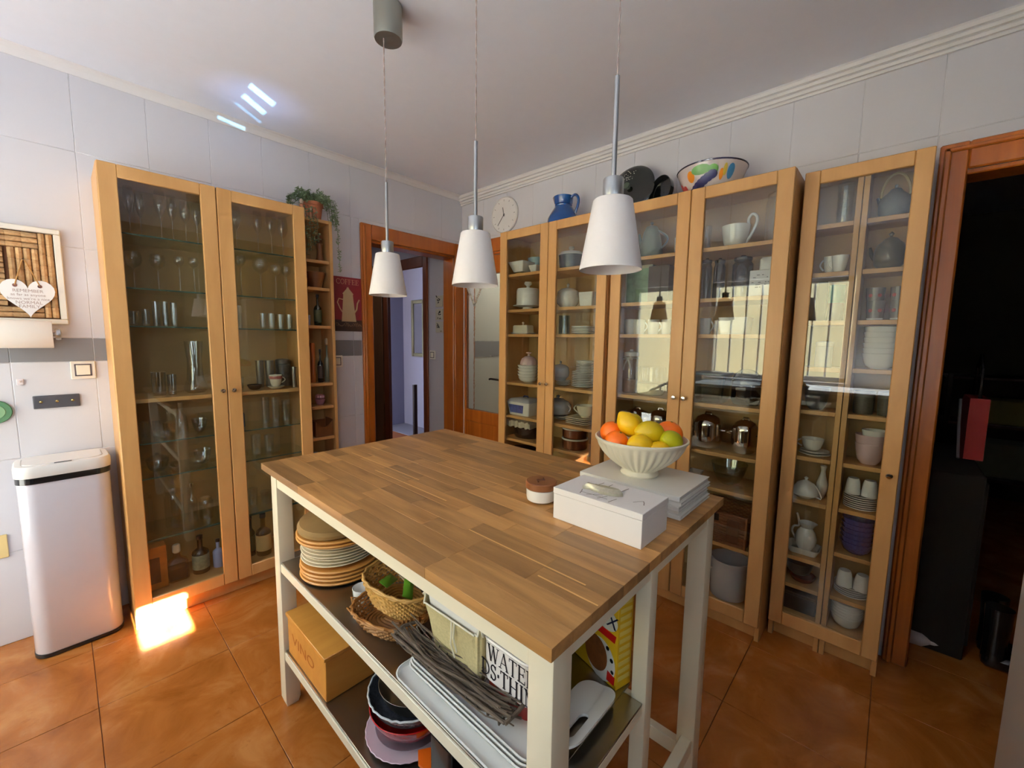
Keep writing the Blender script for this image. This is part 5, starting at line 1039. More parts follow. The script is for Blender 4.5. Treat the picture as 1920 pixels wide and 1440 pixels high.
('tumbler',-0.1,-2.498,1.88,0.029,0.06,'clear stacked tumbler in the top left column, third from bottom','glass','clear tumblers stacked in the narrow cabinet',None),
('tumbler',-0.1,-2.498,1.914,0.029,0.06,'clear stacked tumbler in the top left column, topmost','glass','clear tumblers stacked in the narrow cabinet',None),
('cupwhite',-0.1,-2.466,1.62,0.024,0.095,'white cup behind the leading white cup in the narrow left column','cup',None,None),
('cupwhite',-0.12,-2.5,1.62,0.029,0.092,'white cup with handle at the front of the narrow left column','cup',None,None),
('tealmug',-0.1,-2.498,1.424,0.028,0.147,'tall mug glazed teal above and purple-brown below','mug',None,None),
('darkbox',-0.07,-2.447,1.424,0.017,0.166,'dark upright box left of the teal and purple mug','box',None,None),
('canister',-0.1,-2.473,1.231,0.031,0.111,'grey-white lidded canister in the narrow left column','canister',None,'greyw'),
('darkbowl',-0.1,-2.462,1.048,0.046,0.095,'dark wide bowl in the narrow left column','bowl',None,None),
('plate',-0.1,-2.472,0.846,0.057,0.012,'lower white saucer under the white cup in the narrow left column','saucer',None,None),
('plate',-0.1,-2.472,0.857,0.053,0.012,'upper white saucer under the white cup in the narrow left column','saucer',None,None),
('cupwhite',-0.1,-2.462,0.87,0.042,0.067,'wide white cup on two saucers in the narrow left column','cup',None,None),
('gravyjug',-0.11,-2.461,0.652,0.052,0.098,'white lidded jug lying beside a small white vase','jug',None,None),
('vasewhite',-0.06,-2.506,0.652,0.022,0.152,'small white bulb vase in the narrow left column','vase',None,None),
('oblongdish',-0.1,-2.463,0.394,0.062,0.03,'white oblong basin under the white pitcher','basin',None,None),
('pitcher',-0.1,-2.464,0.406,0.057,0.165,'white pitcher with tall looped handle standing in a white basin','pitcher',None,None),
('darkplates',-0.1,-2.47,0.264,0.051,0.03,'dark red stacked dish in the lower narrow left column','dish',None,None),
('darkbowl',-0.1,-2.456,0.295,0.053,0.061,'black bowl on the dark red dish in the narrow left column','bowl',None,None),
('darkbox2',-0.1,-2.466,0.132,0.065,0.094,'black lidded box at the bottom of the narrow left column','box',None,None),
('kettle',-0.1,-2.648,1.812,0.048,0.172,'grey kettle with arched cane handle in the top right column','kettle',None,None),
('teapotdark',-0.1,-2.649,1.62,0.049,0.143,'dark olive round teapot with lid in the narrow right column','teapot',None,None),
('redcup',-0.1,-2.624,1.424,0.03,0.075,'grey cup with red floral spots, lower cup of the left pair','cup','red flowered cups in the narrow right column',None),
('redcup',-0.1,-2.62,1.49,0.03,0.06,'grey cup with red floral spots, upper cup of the left pair','cup','red flowered cups in the narrow right column',None),
('redcup',-0.1,-2.69,1.424,0.025,0.075,'grey cup with red floral spots, lower cup of the right pair','cup','red flowered cups in the narrow right column',None),
('redcup',-0.1,-2.687,1.49,0.025,0.06,'grey cup with red floral spots, upper cup of the right pair','cup','red flowered cups in the narrow right column',None),
('bowlbig',-0.1,-2.653,1.233,0.057,0.06,'large white bowl in the tall bowl stack, lowest','bowl','large white bowls stacked in the narrow right column',None),
('bowlbig',-0.1,-2.653,1.254,0.057,0.06,'large white bowl in the tall bowl stack, second from bottom','bowl','large white bowls stacked in the narrow right column',None),
('bowlbig',-0.1,-2.653,1.275,0.057,0.06,'large white bowl in the tall bowl stack, third from bottom','bowl','large white bowls stacked in the narrow right column',None),
('bowlbig',-0.1,-2.653,1.296,0.057,0.06,'large white bowl in the tall bowl stack, fourth from bottom','bowl','large white bowls stacked in the narrow right column',None),
('bowlbig',-0.1,-2.653,1.317,0.057,0.06,'large white bowl in the tall bowl stack, fifth from bottom','bowl','large white bowls stacked in the narrow right column',None),
('bowlbig',-0.1,-2.653,1.338,0.057,0.06,'large white bowl in the tall bowl stack, topmost','bowl','large white bowls stacked in the narrow right column',None),
('patternpot',-0.1,-2.618,1.049,0.035,0.112,'dark patterned pot, left of the pair','pot','dark patterned pots in the narrow right column',None),
('patternpot',-0.1,-2.688,1.049,0.029,0.114,'dark patterned pot, right of the pair','pot','dark patterned pots in the narrow right column',None),
('bowlbig',-0.1,-2.652,0.846,0.049,0.085,'lower pale pink deep bowl','bowl','pale pink and white deep bowls','pink'),
('bowlbig',-0.1,-2.652,0.881,0.051,0.085,'middle pale pink deep bowl','bowl','pale pink and white deep bowls','pink'),
('bowlbig',-0.1,-2.662,0.936,0.042,0.05,'white bowl resting in the pale pink bowls','bowl',None,None),
('plate',-0.1,-2.641,0.654,0.057,0.012,'white plate in the stack under two upturned cups, lowest','plate','white plates under upturned cups',None),
('plate',-0.1,-2.641,0.6625,0.057,0.012,'white plate in the stack under two upturned cups, second from bottom','plate','white plates under upturned cups',None),
('plate',-0.1,-2.641,0.671,0.057,0.012,'white plate in the stack under two upturned cups, third from bottom','plate','white plates under upturned cups',None),
('plate',-0.1,-2.641,0.6795,0.057,0.012,'white plate in the stack under two upturned cups, fourth from bottom','plate','white plates under upturned cups',None),
('plate',-0.1,-2.641,0.688,0.057,0.012,'white plate in the stack under two upturned cups, fifth from bottom','plate','white plates under upturned cups',None),
('plate',-0.1,-2.641,0.6965,0.057,0.012,'white plate in the stack under two upturned cups, sixth from bottom','plate','white plates under upturned cups',None),
('plate',-0.1,-2.641,0.705,0.057,0.012,'white plate in the stack under two upturned cups, topmost','plate','white plates under upturned cups',None),
('cupdown',-0.12,-2.613,0.718,0.026,0.066,'upturned white cup on the plate stack, left of the pair','cup',None,None),
('cupdown',-0.12,-2.666,0.718,0.027,0.072,'upturned white cup on the plate stack, right of the pair','cup',None,None),
('bluebowl',-0.1,-2.642,0.463,0.057,0.05,'blue and white patterned bowl in the stack, lowest','bowl','blue patterned bowls stacked in the narrow right column',None),
('bluebowl',-0.1,-2.642,0.483,0.057,0.05,'blue and white patterned bowl in the stack, second from bottom','bowl','blue patterned bowls stacked in the narrow right column',None),
('bluebowl',-0.1,-2.642,0.503,0.057,0.05,'blue and white patterned bowl in the stack, third from bottom','bowl','blue patterned bowls stacked in the narrow right column',None),
('bluebowl',-0.1,-2.642,0.523,0.057,0.05,'blue and white patterned bowl in the stack, fourth from bottom','bowl','blue patterned bowls stacked in the narrow right column',None),
('bluebowl',-0.1,-2.642,0.543,0.057,0.05,'blue and white patterned bowl in the stack, fifth from bottom','bowl','blue patterned bowls stacked in the narrow right column',None),
('bluebowl',-0.1,-2.642,0.563,0.057,0.05,'blue and white patterned bowl in the stack, topmost','bowl','blue patterned bowls stacked in the narrow right column',None),
('plate',-0.1,-2.642,0.271,0.061,0.012,'white plate near the cabinet bottom under two mugs, lowest','plate','white plates under two lying mugs',None),
('plate',-0.1,-2.642,0.2795,0.061,0.012,'white plate near the cabinet bottom under two mugs, second from bottom','plate','white plates under two lying mugs',None),
('plate',-0.1,-2.642,0.288,0.061,0.012,'white plate near the cabinet bottom under two mugs, third from bottom','plate','white plates under two lying mugs',None),
('plate',-0.1,-2.642,0.2965,0.061,0.012,'white plate near the cabinet bottom under two mugs, fourth from bottom','plate','white plates under two lying mugs',None),
('plate',-0.1,-2.642,0.305,0.061,0.012,'white plate near the cabinet bottom under two mugs, topmost','plate','white plates under two lying mugs',None),
('cupdown',-0.12,-2.616,0.318,0.029,0.083,'upturned white mug near the bottom, left of the pair','mug',None,None),
('cupdown',-0.12,-2.674,0.318,0.029,0.097,'upturned white mug near the bottom, right of the pair','mug',None,None),
('bowlbig',-0.1,-2.634,0.134,0.055,0.05,'white flared bowl in the nested stack at the bottom, lowest','bowl','nested white bowls at the bottom of the narrow right column',None),
('bowlbig',-0.1,-2.634,0.146,0.055,0.05,'white flared bowl in the nested stack at the bottom, second from bottom','bowl','nested white bowls at the bottom of the narrow right column',None),
('bowlbig',-0.1,-2.634,0.158,0.055,0.05,'white flared bowl in the nested stack at the bottom, third from bottom','bowl','nested white bowls at the bottom of the narrow right column',None),
('bowlbig',-0.1,-2.634,0.17,0.055,0.05,'white flared bowl in the nested stack at the bottom, fourth from bottom','bowl','nested white bowls at the bottom of the narrow right column',None),
('bowlbig',-0.1,-2.634,0.182,0.055,0.05,'white flared bowl in the nested stack at the bottom, fifth from bottom','bowl','nested white bowls at the bottom of the narrow right column',None),
('bowlbig',-0.1,-2.634,0.194,0.055,0.05,'white flared bowl in the nested stack at the bottom, topmost','bowl','nested white bowls at the bottom of the narrow right column',None),
]
CACHE = {}
for (kind, x, y, z, r, h, label, cat, grp, col) in ITEMS:
    cab_b = abs(x) < 0.25
    if cab_b and y < -2.37:
        c_ = -2.4607 if y > -2.556 else -2.6507; r = min(r, 0.073); y = max(min(y, c_+0.0755-r), c_-0.0755+r)
        x = -0.082 if r > 0.06 else x
    elif cab_b:
        lo, hi = (-1.512, -0.752) if y > -1.54 else (-2.333, -1.573)
        r = min(r, 0.118); mg = {'brownpot': 0.012, 'potlid': 0.028, 'stockpot': 0.03, 'teapot': 0.02, 'bigcup': 0.0}.get(kind, 0.003)
        y = max(min(y, hi-r-mg), lo+r+mg)
        if kind not in ('bluedish', 'butterdish', 'darkbox', 'whitebox', 'picturetin', 'foldcloth', 'brownpot') : x = -max(min(-x, 0.272-r), 0.014+r)
    elif x < -1.36:
        r = min(r, 0.11); x = max(min(x, -1.379-r), -2.134+r)
    if h < 0.008: h = 0.012
    if kind == 'goblet': h = min(h, 0.212)
    if kind == 'picturetin': h = min(h, 0.200)
    key = (kind, r, h, col)
    if key not in CACHE: CACHE[key] = make(kind, r, h, col); o = CACHE[key]
    else: o = dup(CACHE[key])
    o.location = (x, y, z+0.0006); o.rotation_euler = (0, 0, -PI/2 if cab_b else 0)
    o['label'] = label; o['category'] = cat
    if grp: o['group'] = grp
    elif 'group' in o: del o['group']

# ================================================================ THINGS ON TOP OF THE CABINETS
t = thing('jug', 'cobalt blue glazed jug with ridged neck on top of the first crockery cabinet', 'jug', (-0.15, -1.128, H), -PI/2)
BLU = mat('cobalt_glaze', (14, 66, 128), 0.2, coat=0.5, noise=0.25, nscale=30)
MB().lathe([(0, 0), (0.085, 0), (0.098, 0.018), (0.095, 0.05), (0.072, 0.09), (0.052, 0.12), (0.054, 0.126), (0.050, 0.132), (0.055, 0.138), (0.060, 0.178), (0.055, 0.178), (0.046, 0.13), (0, 0.1)], 30, wob=lambda a, i: 1+(0.22*max(0, -math.cos(a))**5 if i in (9, 10) else 0)).build('jug_body', BLU, t)
MB().tube(smooth([(0.05, 0, 0.165), (0.085, 0, 0.175), (0.108, 0, 0.15), (0.106, 0, 0.11), (0.088, 0, 0.07)]), 0.008, 8).build('jug_handle', BLU, t)
RX = Matrix.Rotation(PI/2-0.22, 4, 'X')
t = thing('enamel_disc', 'large black speckled enamel pan lid leaning on the wall above the third glass door', 'pan lid', (-0.105, -1.550, H+0.002), -PI/2)
o = MB().lathe([(0.132, 0), (0.136, 0.004), (0.128, 0.012), (0.11, 0.016), (0.06, 0.026), (0, 0.03)], 40, M=Matrix.Translation((0, 0, 0.134)) @ RX).build('lid_disc', mat('black_speckled_enamel', (14, 18, 14), 0.12, coat=0.6), t)
MB().lathe([(0.010, 0.028), (0.010, 0.045), (0.018, 0.050), (0.016, 0.058), (0, 0.060)], 16, M=Matrix.Translation((0, 0, 0.134)) @ RX).build('lid_knob', mat('dull_green_knob', (70, 80, 66), 0.3), t)
q = MB(); rnd = random.Random(3)
for _ in range(70):
    a = rnd.uniform(1.3, 3.4); rr = rnd.uniform(0.05, 0.108); p = Matrix.Translation((0, 0, 0.134)) @ RX @ Vector((rr*math.cos(a), rr*math.sin(a), 0.0275-rr*0.085)); s_ = rnd.uniform(0.0008, 0.002); q.box(p.x-s_, p.x+s_, p.y-s_-0.0025, p.y+s_, p.z-s_, p.z+s_)
q.build('enamel_flecks', mat('white_fleck', (190, 190, 184), 0.4), t)['kind'] = 'stuff'
t = thing('enamel_pan', 'black enamel pan standing on edge behind the large speckled lid', 'pan', (-0.100, -1.738, H+0.002), -PI/2-0.35)
t.scale = (0.72, 0.72, 0.78)
RX2 = Matrix.Rotation(PI/2-0.12, 4, 'X')
MB().lathe([(0, 0), (0.078, 0), (0.095, 0.01), (0.102, 0.05), (0.098, 0.05), (0.090, 0.012), (0, 0.006)], 36, M=Matrix.Translation((0, 0, 0.103)) @ RX2).build('pan_body', mat('black_enamel_pan', (16, 16, 16), 0.15, coat=0.6), t)
MB().lathe([(0, 0.0062), (0.086, 0.0062), (0.090, 0.013)], 36, M=Matrix.Translation((0, 0, 0.103)) @ RX2, cap=False).build('pan_inside', mat('grey_enamel_inside', (74, 78, 72), 0.2, coat=0.4), t)
t = thing('painted_bowl', 'large white enamel bowl with painted fruit and dark blue rim above the fourth glass door', 'bowl', (-0.145, -1.985, H+0.001), -PI/2)
MB().lathe(shell(0.085, 0.152, 0.112, 0.003, 0.55, foot=0.004, fr=0.5), 44).build('bowl_body', mat('white_painted_enamel', (224, 214, 212), 0.15, coat=0.5), t)
MB().tube([(0.1515*math.cos(2*PI*k/44), 0.1515*math.sin(2*PI*k/44), 0.114) for k in range(44)], 0.0035, 8, closed=True).build('blue_rim', mat('navy_enamel', (34, 30, 62), 0.2, coat=0.4), t)
def bowlpt(a, z, e=0.0012):
    u = max(0.0, (z-0.004)/0.108); r = 0.085+(0.067)*(u**0.55)+e; return (r*math.cos(a), r*math.sin(a), z)
def daub(name, m, spots, e=0.0012):
    q = MB()
    for a, z, da, dz in spots:
        n_ = 14; c = bowlpt(a, z, e+0.0012); v = [c]+[bowlpt(a+da*math.cos(2*PI*k/n_), z+dz*math.sin(2*PI*k/n_), e) for k in range(n_)]; q.add(v, [(0, k+1, (k+1) % n_+1) for k in range(n_)])
    return q.build(name, m, t)
A0 = -PI/2
daub('painted_orange', mat('orange_paint', (226, 140, 40), 0.3), [(A0-0.38, 0.065, 0.14, 0.024), (A0+0.62, 0.055, 0.07, 0.022)])
daub('painted_leaves', mat('leaf_green_paint', (96, 150, 70), 0.3), [(A0-0.02, 0.082, 0.30, 0.020), (A0+0.35, 0.075, 0.16, 0.02)], 0.002)
daub('painted_grapes', mat('grape_dark_paint', (44, 44, 84), 0.3, noise=0.6, nscale=90), [(A0-0.05+0.13*k, 0.030+0.009*k, 0.16, 0.018) for k in range(-3, 4)], 0.003)
daub('painted_yellow', mat('ochre_paint', (214, 190, 80), 0.3), [(A0+0.72, 0.072, 0.06, 0.024)], 0.002)
daub('painted_blue', mat('blue_paint', (64, 130, 176), 0.3), [(A0+0.92, 0.066, 0.12, 0.030)], 0.002)
daub('painted_red', mat('berry_paint', (196, 80, 76), 0.3), [(A0-1.05, 0.040, 0.12, 0.020), (A0-0.82, 0.030, 0.12, 0.014)], 0.002)

# plant and figurines on the narrow shelf
t = thing('potted_plant', 'trailing grey-green plant in a terracotta pot on the narrow open shelf', 'plant', (-1.225, -0.09, 2.0105))
MB().lathe([(0, 0), (0.038, 0), (0.050, 0.085), (0.056, 0.085), (0.056, 0.105), (0.046, 0.105), (0.040, 0.05), (0, 0.05)], 24).build('plant_pot', mat('terracotta', (172, 100, 66), 0.7), t)
MB().lathe([(0, 0.088), (0.044, 0.090), (0.045, 0.092), (0, 0.095)], 16).build('soil', mat('dark_soil', (30, 24, 20), 0.9), t)
q = MB(); st = MB(); rnd = random.Random(11)
def leaf(mb, p, d, L, w):
    d = Vector(d).normalized(); s_ = d.cross(Vector((rnd.uniform(-1, 1), rnd.uniform(-1, 1), 1))).normalized(); nn = d.cross(s_)
    P = Vector(p); mb.add([P, P+d*L*0.5+s_*w+nn*0.001, P+d*L, P+d*L*0.5-s_*w+nn*0.001, P+d*L*0.5-nn*0.0015], [(0, 1, 4), (1, 2, 4), (2, 3, 4), (3, 0, 4), (0, 3, 1), (3, 2, 1)])
def strand(pts, dens, L):
    st.tube(pts, 0.0012, 4)
    for a_, b_ in zip(pts, pts[1:]):
        for _ in range(dens):
            u = rnd.random(); p = Vector(a_).lerp(Vector(b_), u); leaf(q, p, (rnd.uniform(-1, 1), rnd.uniform(-1, 1), rnd.uniform(-0.7, 0.7)), L*rnd.uniform(0.7, 1.2), L*0.22)
for k in range(84):
    a = rnd.uniform(0, 2*PI); R = rnd.uniform(0.04, 0.11); x = R*math.cos(a)*1.15; y = max(min(R*math.sin(a), 0.075), -0.11); zt = 0.10+rnd.uniform(0.02, 0.075)
    strand([(0.02*math.cos(a), 0.02*math.sin(a), 0.10), (x*0.6, y*0.6, zt), (x, y, zt-rnd.uniform(0.0, 0.06))], 9, 0.020)
for k in range(9): x0 = rnd.uniform(-0.11, -0.155); strand([(-0.04, -0.02, 0.11), (-0.10, -0.03, 0.14), (x0, -0.04, 0.10), (x0-0.01, -0.05, 0.055)], 8, 0.018)
for k in range(9):
    x0 = rnd.uniform(0.06, 0.095); y0 = rnd.uniform(-0.10, -0.02); strand([(0.03, y0*0.5, 0.12), (x0, y0, 0.12), (x0+0.01, y0, 0.04), (x0+0.012, y0-0.01, -0.02)], 9, 0.018)
strand([(0.09, -0.06, 0.10), (0.105, -0.07, 0.0), (0.110, -0.075, -0.10), (0.113, -0.075, -0.20), (0.118, -0.07, -0.29)], 26, 0.019)
for k in range(4):
    x0 = -0.085+0.02*k; strand([(x0, -0.09, 0.06), (x0, -0.105, -0.02), (x0+0.004, -0.108, -0.12), (x0-0.002, -0.106, -0.22+0.03*k)], 16, 0.018)
q.build('foliage', mat('grey_green_leaf', (112, 132, 96), 0.6, noise=0.35, nscale=40), t)['kind'] = 'stuff'; st.build('stems', mat('thin_green_stem', (78, 84, 52), 0.7), t)
FIG = mat('terracotta_figure', (176, 116, 84), 0.5); WHF = mat('bisque_figure', (214, 190, 172), 0.5)
for nm, x, y, hh, lb in (('figurine', -1.305, -0.125, 0.105, 'small terracotta figurine with pale head left of the plant pot'), ('figurine', -1.262, -0.150, 0.062, 'tiny pale figurine in front of the terracotta plant pot')):
    t = thing(nm, lb, 'figurine', (x, y, 2.0105))
    MB().lathe([(0, 0), (hh*0.17, 0), (hh*0.15, hh*0.3), (hh*0.10, hh*0.55), (hh*0.13, hh*0.66), (hh*0.05, hh*0.74)], 16).build('figure_body', FIG, t)
    MB().lathe([(0, hh*0.72), (hh*0.09, hh*0.78), (hh*0.11, hh*0.87), (hh*0.07, hh*0.96), (0, hh)], 14).build('figure_head', WHF, t)

# ================================================================ WALL-HUNG THINGS
# clock
t = thing('wall_clock', 'round white wall clock with thin hands above the frosted glass door', 'clock', (-0.003, -0.497, 2.238), -PI/2)
RF = Matrix.Rotation(PI/2, 4, 'X')
MB().lathe([(0, 0), (0.127, 0), (0.130, 0.006), (0.130, 0.018), (0.124, 0.024), (0.120, 0.018), (0, 0.016)], 48, M=RF).build('clock_case', mat('white_clock_case', (236, 232, 230), 0.35), t)
for k in range(12):
    a = PI/2-2*PI*k/12; x, z = 0.103*math.cos(a), 0.103*math.sin(a); MB().box(-0.0014, 0.0014, -0.0185, -0.0175, -0.006, 0.006, M=Matrix.Translation((x, 0, z)) @ Matrix.Rotation(-(a-PI/2), 4, 'Y')).build('hour_mark', mat('grey_marks', (130, 122, 118), 0.6), t)
HB = mat('dark_hand', (60, 54, 52), 0.4)
for nm, ang, L, w, y in (('hour_hand', math.radians(-12), 0.056, 0.0024, -0.019), ('minute_hand', math.radians(-139), 0.090, 0.0018, -0.0205)):
    MB().box(-w, w, y-0.0012, y, -0.012, L, M=Matrix.Rotation(ang, 4, 'Y')).build(nm, HB, t)
MB().lathe([(0, 0.016), (0.005, 0.017), (0.005, 0.022), (0, 0.023)], 14, M=RF).build('hub', HB, t)
# coffee sign
t = thing('coffee_sign', 'dark red metal COFFEE sign with a tall cream coffee pot beside the doorway', 'sign', (-0.988, -0.003, 1.545))
MB().box(-0.094, 0.094, -0.006, -0.001, -0.176, 0.176, 0.001).build('sign_plate', mat('wine_red_enamel', (122, 24, 34), 0.45), t)
SG = mat('beige_print', (196, 170, 128), 0.6)
serif('COFFEE', 0.032, SG, t, Matrix.Translation((0, -0.0062, 0.146)), sx=1.0, depth=0.0008)
MT = Matrix.Translation((0, -0.0062, 0)) @ Matrix.Rotation(PI/2, 4, 'X') @ Matrix.Diagonal((1.12, 1.12, 1, 1))
MB().prism([(-0.042, -0.10), (0.048, -0.10), (0.040, -0.04), (0.030, 0.055), (0.034, 0.062), (0.008, 0.090), (0.004, 0.100), (-0.004, 0.100), (-0.008, 0.090), (-0.032, 0.062), (-0.028, 0.055), (-0.036, -0.04)], 0, 0.0012, MT).build('coffee_pot_print', SG, t)
q = MB(); q.tube([(-0.034, -0.0072, 0.03), (-0.062, -0.0072, 0.035), (-0.072, -0.0072, 0.01), (-0.055, -0.0072, -0.03), (-0.038, -0.0072, -0.055)], 0.0035, 6); q.tube([(0.036, -0.0072, -0.06), (0.058, -0.0072, -0.03), (0.064, -0.0072, 0.01), (0.078, -0.0072, 0.035)], 0.005, 6); q.build('spout_and_handle_print', SG, t)
MB().box(-0.094, 0.094, -0.0072, -0.006, -0.176, -0.102).build('dark_border_band', mat('dark_leafy_print', (52, 30, 20), 0.5, noise=0.8, nscale=60), t)
q = MB(); rnd = random.Random(5)
for k in range(16):
    x = -0.085+0.0113*k; q.tube([(x-0.008, -0.0078, -0.135+0.012*math.sin(k*1.3)), (x, -0.0078, -0.128+0.012*math.cos(k)), (x+0.006, -0.0078, -0.142)], 0.0016, 4)
q.build('leaf_scroll_print', mat('tan_scroll', (140, 110, 80), 0.6), t)
# cork picture with white frame and heart
t = thing('cork_picture', 'white framed picture filled with wine corks on the left wall', 'picture', (-2.402, -0.003, 1.568))
WF = mat('white_frame', (236, 230, 220), 0.35); hw, hh = 0.135, 0.200; q = MB()
for p in ((-hw, hw, -0.026, -0.001, hh-0.022, hh), (-hw, hw, -0.026, -0.001, -hh, -hh+0.022), (-hw, -hw+0.022, -0.0255, -0.001, -hh+0.022, hh-0.022), (hw-0.022, hw, -0.0255, -0.001, -hh+0.022, hh-0.022)): q.box(*p, 0.003)
q.build('frame', WF, t); MB().box(-hw+0.02, hw-0.02, -0.008, -0.001, -hh+0.02, hh-0.02).build('backing_board', mat('brown_backing', (110, 66, 34), 0.8), t)
CK = wood('cork_brown', (200, 166, 122), (150, 106, 64), 0.8, (40, 40, 40), 0.22)
cm = MB().lathe([(0, -0.0215), (0.0095, -0.0215), (0.0105, -0.019), (0.0105, 0.019), (0.0095, 0.0215), (0, 0.0215)], 8).build('cork', CK, t)
u0, u1, v0, v1 = -hw+0.025, hw-0.025, -hh+0.025, hh-0.025; first_c = [cm]
def cork(x, z, horiz):
    if first_c: o = first_c.pop()
    else: o = cm.copy(); COL.objects.link(o); o.parent = t
    o.location = (x, -0.018, z); o.rotation_euler = (0, PI/2 if horiz else 0, 0)
xr = u1-0.010
for c_ in range(2):
    for k in range(8): cork(xr-0.0215*c_, v1-0.022-0.0435*k, False)
xh = xr-0.0215*1-0.0108-0.022
for c_ in range(3):
    for k in range(5):
        if xh-0.0435*k-0.02 > u0-0.012: cork(xh-0.0435*k, v1-0.011-0.0215*c_, True)
for c_ in range(2):
    for k in range(5):
        if xh-0.0435*k-0.02 > u0-0.012: cork(xh-0.0435*k, v0+0.0115+0.0215*c_, True)
for c_ in range(4):
    for k in range(6): 
        z = v1-0.0665-0.022-0.0435*k
        if z-0.022 > v0+0.040: cork(xr-0.0325-0.0108+0.0108-0.0108-0.0215*c_, z, False)
for r_ in range(11):
    for k in range(3):
        x = xr-0.0325-0.0108*2-0.0215*4+0.0108-0.022-0.0435*k; z = v1-0.0665-0.012-0.0215*r_
        if x-0.02 > u0-0.014 and z > v0+0.05: cork(x, z, True)
t = thing('heart_sign', 'white heart-shaped sign with lettering hung from cord on the cork picture', 'sign', (-2.374, -0.034, 1.470))
n_ = 40; pts = []
for k in range(n_):
    a = 2*PI*k/n_; x = 16*math.sin(a)**3; y = 13*math.cos(a)-5*math.cos(2*a)-2*math.cos(3*a)-math.cos(4*a); pts.append((x/16*0.076, (y+2.5)/14.5*0.078))
MB().prism(pts, 0, 0.008, Matrix.Translation((0, 0.004, 0)) @ Matrix.Rotation(PI/2, 4, 'X')).build('heart_board', mat('white_board', (242, 238, 238), 0.5), t)
TX = mat('taupe_lettering', (178, 156, 150), 0.7)
for s_, z, sz in (('REMEMBER', 0.032, 0.0175), ('as far as anyone', 0.016, 0.0150), ("knows we're a nice", 0.000, 0.0150), ('NORMAL', -0.016, 0.0180), ('FAMILY', -0.032, 0.0180)): text(s_, sz, TX, t, (0, -0.0045, z), (PI/2, 0, 0), sx=1.0)
for x in (-0.034, 0.034): MB().lathe([(0, 0), (0.007, 0), (0.007, 0.0015), (0, 0.0015)], 12, M=Matrix.Translation((x, -0.0042, 0.053)) @ Matrix.Rotation(PI/2, 4, 'X')).build('cord_hole', mat('brown_hole', (110, 70, 60), 0.7), t)
MB().tube([(-0.034, -0.006, 0.055), (-0.008, 0.000, 0.155), (-0.004, 0.0, 0.160), (0.0, 0.0, 0.155), (0.034, -0.006, 0.055)], 0.0022, 6).build('hanging_cord', mat('jute_cord', (176, 130, 76), 0.8), t)
MB().tube([(-0.004, 0.012, 0.160), (-0.004, -0.004, 0.160)], 0.003, 8).build('hook', CHROME, t)
# kitchen roll
t = thing('kitchen_roll', 'roll of white kitchen paper on a wall holder below the cork picture', 'paper roll', (-2.402, -0.082, 1.325))
RY = Matrix.Rotation(PI/2, 4, 'Y')
MB().lathe([(0.018, -0.115), (0.056, -0.115), (0.057, -0.113), (0.057, 0.083), (0.056, 0.085), (0.018, 0.085)], 32, M=RY, cap=False).build('paper', mat('kitchen_paper', (240, 230, 220), 0.9), t)
MB().lathe([(0.017, -0.114), (0.019, -0.114), (0.019, 0.084), (0.017, 0.084)], 20, M=RY, cap=False).build('cardboard_core', mat('cardboard', (170, 140, 110), 0.8), t)
q = MB(); q.tube([(-0.12, 0, 0), (0.10, 0, 0)], 0.008, 8); q.lathe([(0, 0.092), (0.022, 0.092), (0.024, 0.098), (0.022, 0.108), (0, 0.110)], 18, M=RY); q.box(0.092, 0.106, 0.0, 0.078, -0.012, 0.012, 0.003); q.build('holder', ALU, t)
# key rail
t = thing('key_rail', 'small dark metal rail with three brass hooks under the light switch', 'hook rail', (-2.325, -0.003, 1.033), 0.0)
o = MB().box(-0.070, 0.070, -0.006, -0.001, -0.028, 0.028, 0.002).build('rail_plate', mat('gunmetal', (92, 90, 96), 0.4, 0.6), t)
for x in (-0.047, 0.0, 0.047): MB().lathe([(0, 0), (0.004, 0), (0.0035, 0.010), (0.006, 0.013), (0.005, 0.017), (0, 0.018)], 12, M=Matrix.Translation((x, -0.006, 0.002)) @ Matrix.Rotation(PI/2, 4, 'X')).build('brass_knob', mat('brass', (214, 186, 120), 0.25, 1.0), t)
t = thing('adhesive_hook', 'tiny white adhesive hook on a tile left of the key rail', 'hook', (-2.424, -0.003, 1.124))
MB().box(-0.010, 0.010, -0.004, -0.001, -0.013, 0.013, 0.002).build('hook_pad', mat('white_hook', (226, 214, 216), 0.3), t); MB().tube([(0, -0.004, 0.004), (0, -0.012, 0.0), (0, -0.016, 0.006)], 0.003, 6).build('hook_tip', mat('white_hook', (226, 214, 216), 0.3), t)
t = thing('pot_holder', 'round green and brown pot holder cut off by the left edge of the photo', 'pot holder', (-2.500, -0.004, 1.005))
MB().lathe([(0, 0), (0.045, 0), (0.048, 0.005), (0.045, 0.010), (0.030, 0.011)], 28, M=RF).build('outer_ring', mat('green_felt', (86, 132, 96), 0.8, noise=0.2, nscale=80), t); MB().lathe([(0.030, 0.0115), (0.028, 0.014), (0, 0.014)], 24, M=RF).build('inner_disc', mat('pale_green_felt', (130, 170, 130), 0.8), t)
t = tag(MB().box(-2.545, -2.507, -0.008, -0.003, 0.385, 0.485, 0.002).build('socket_cover', mat('cream_plate', (226, 200, 140), 0.5)), 'cream cover plate low on the left wall beside the white bin', 'cover plate')

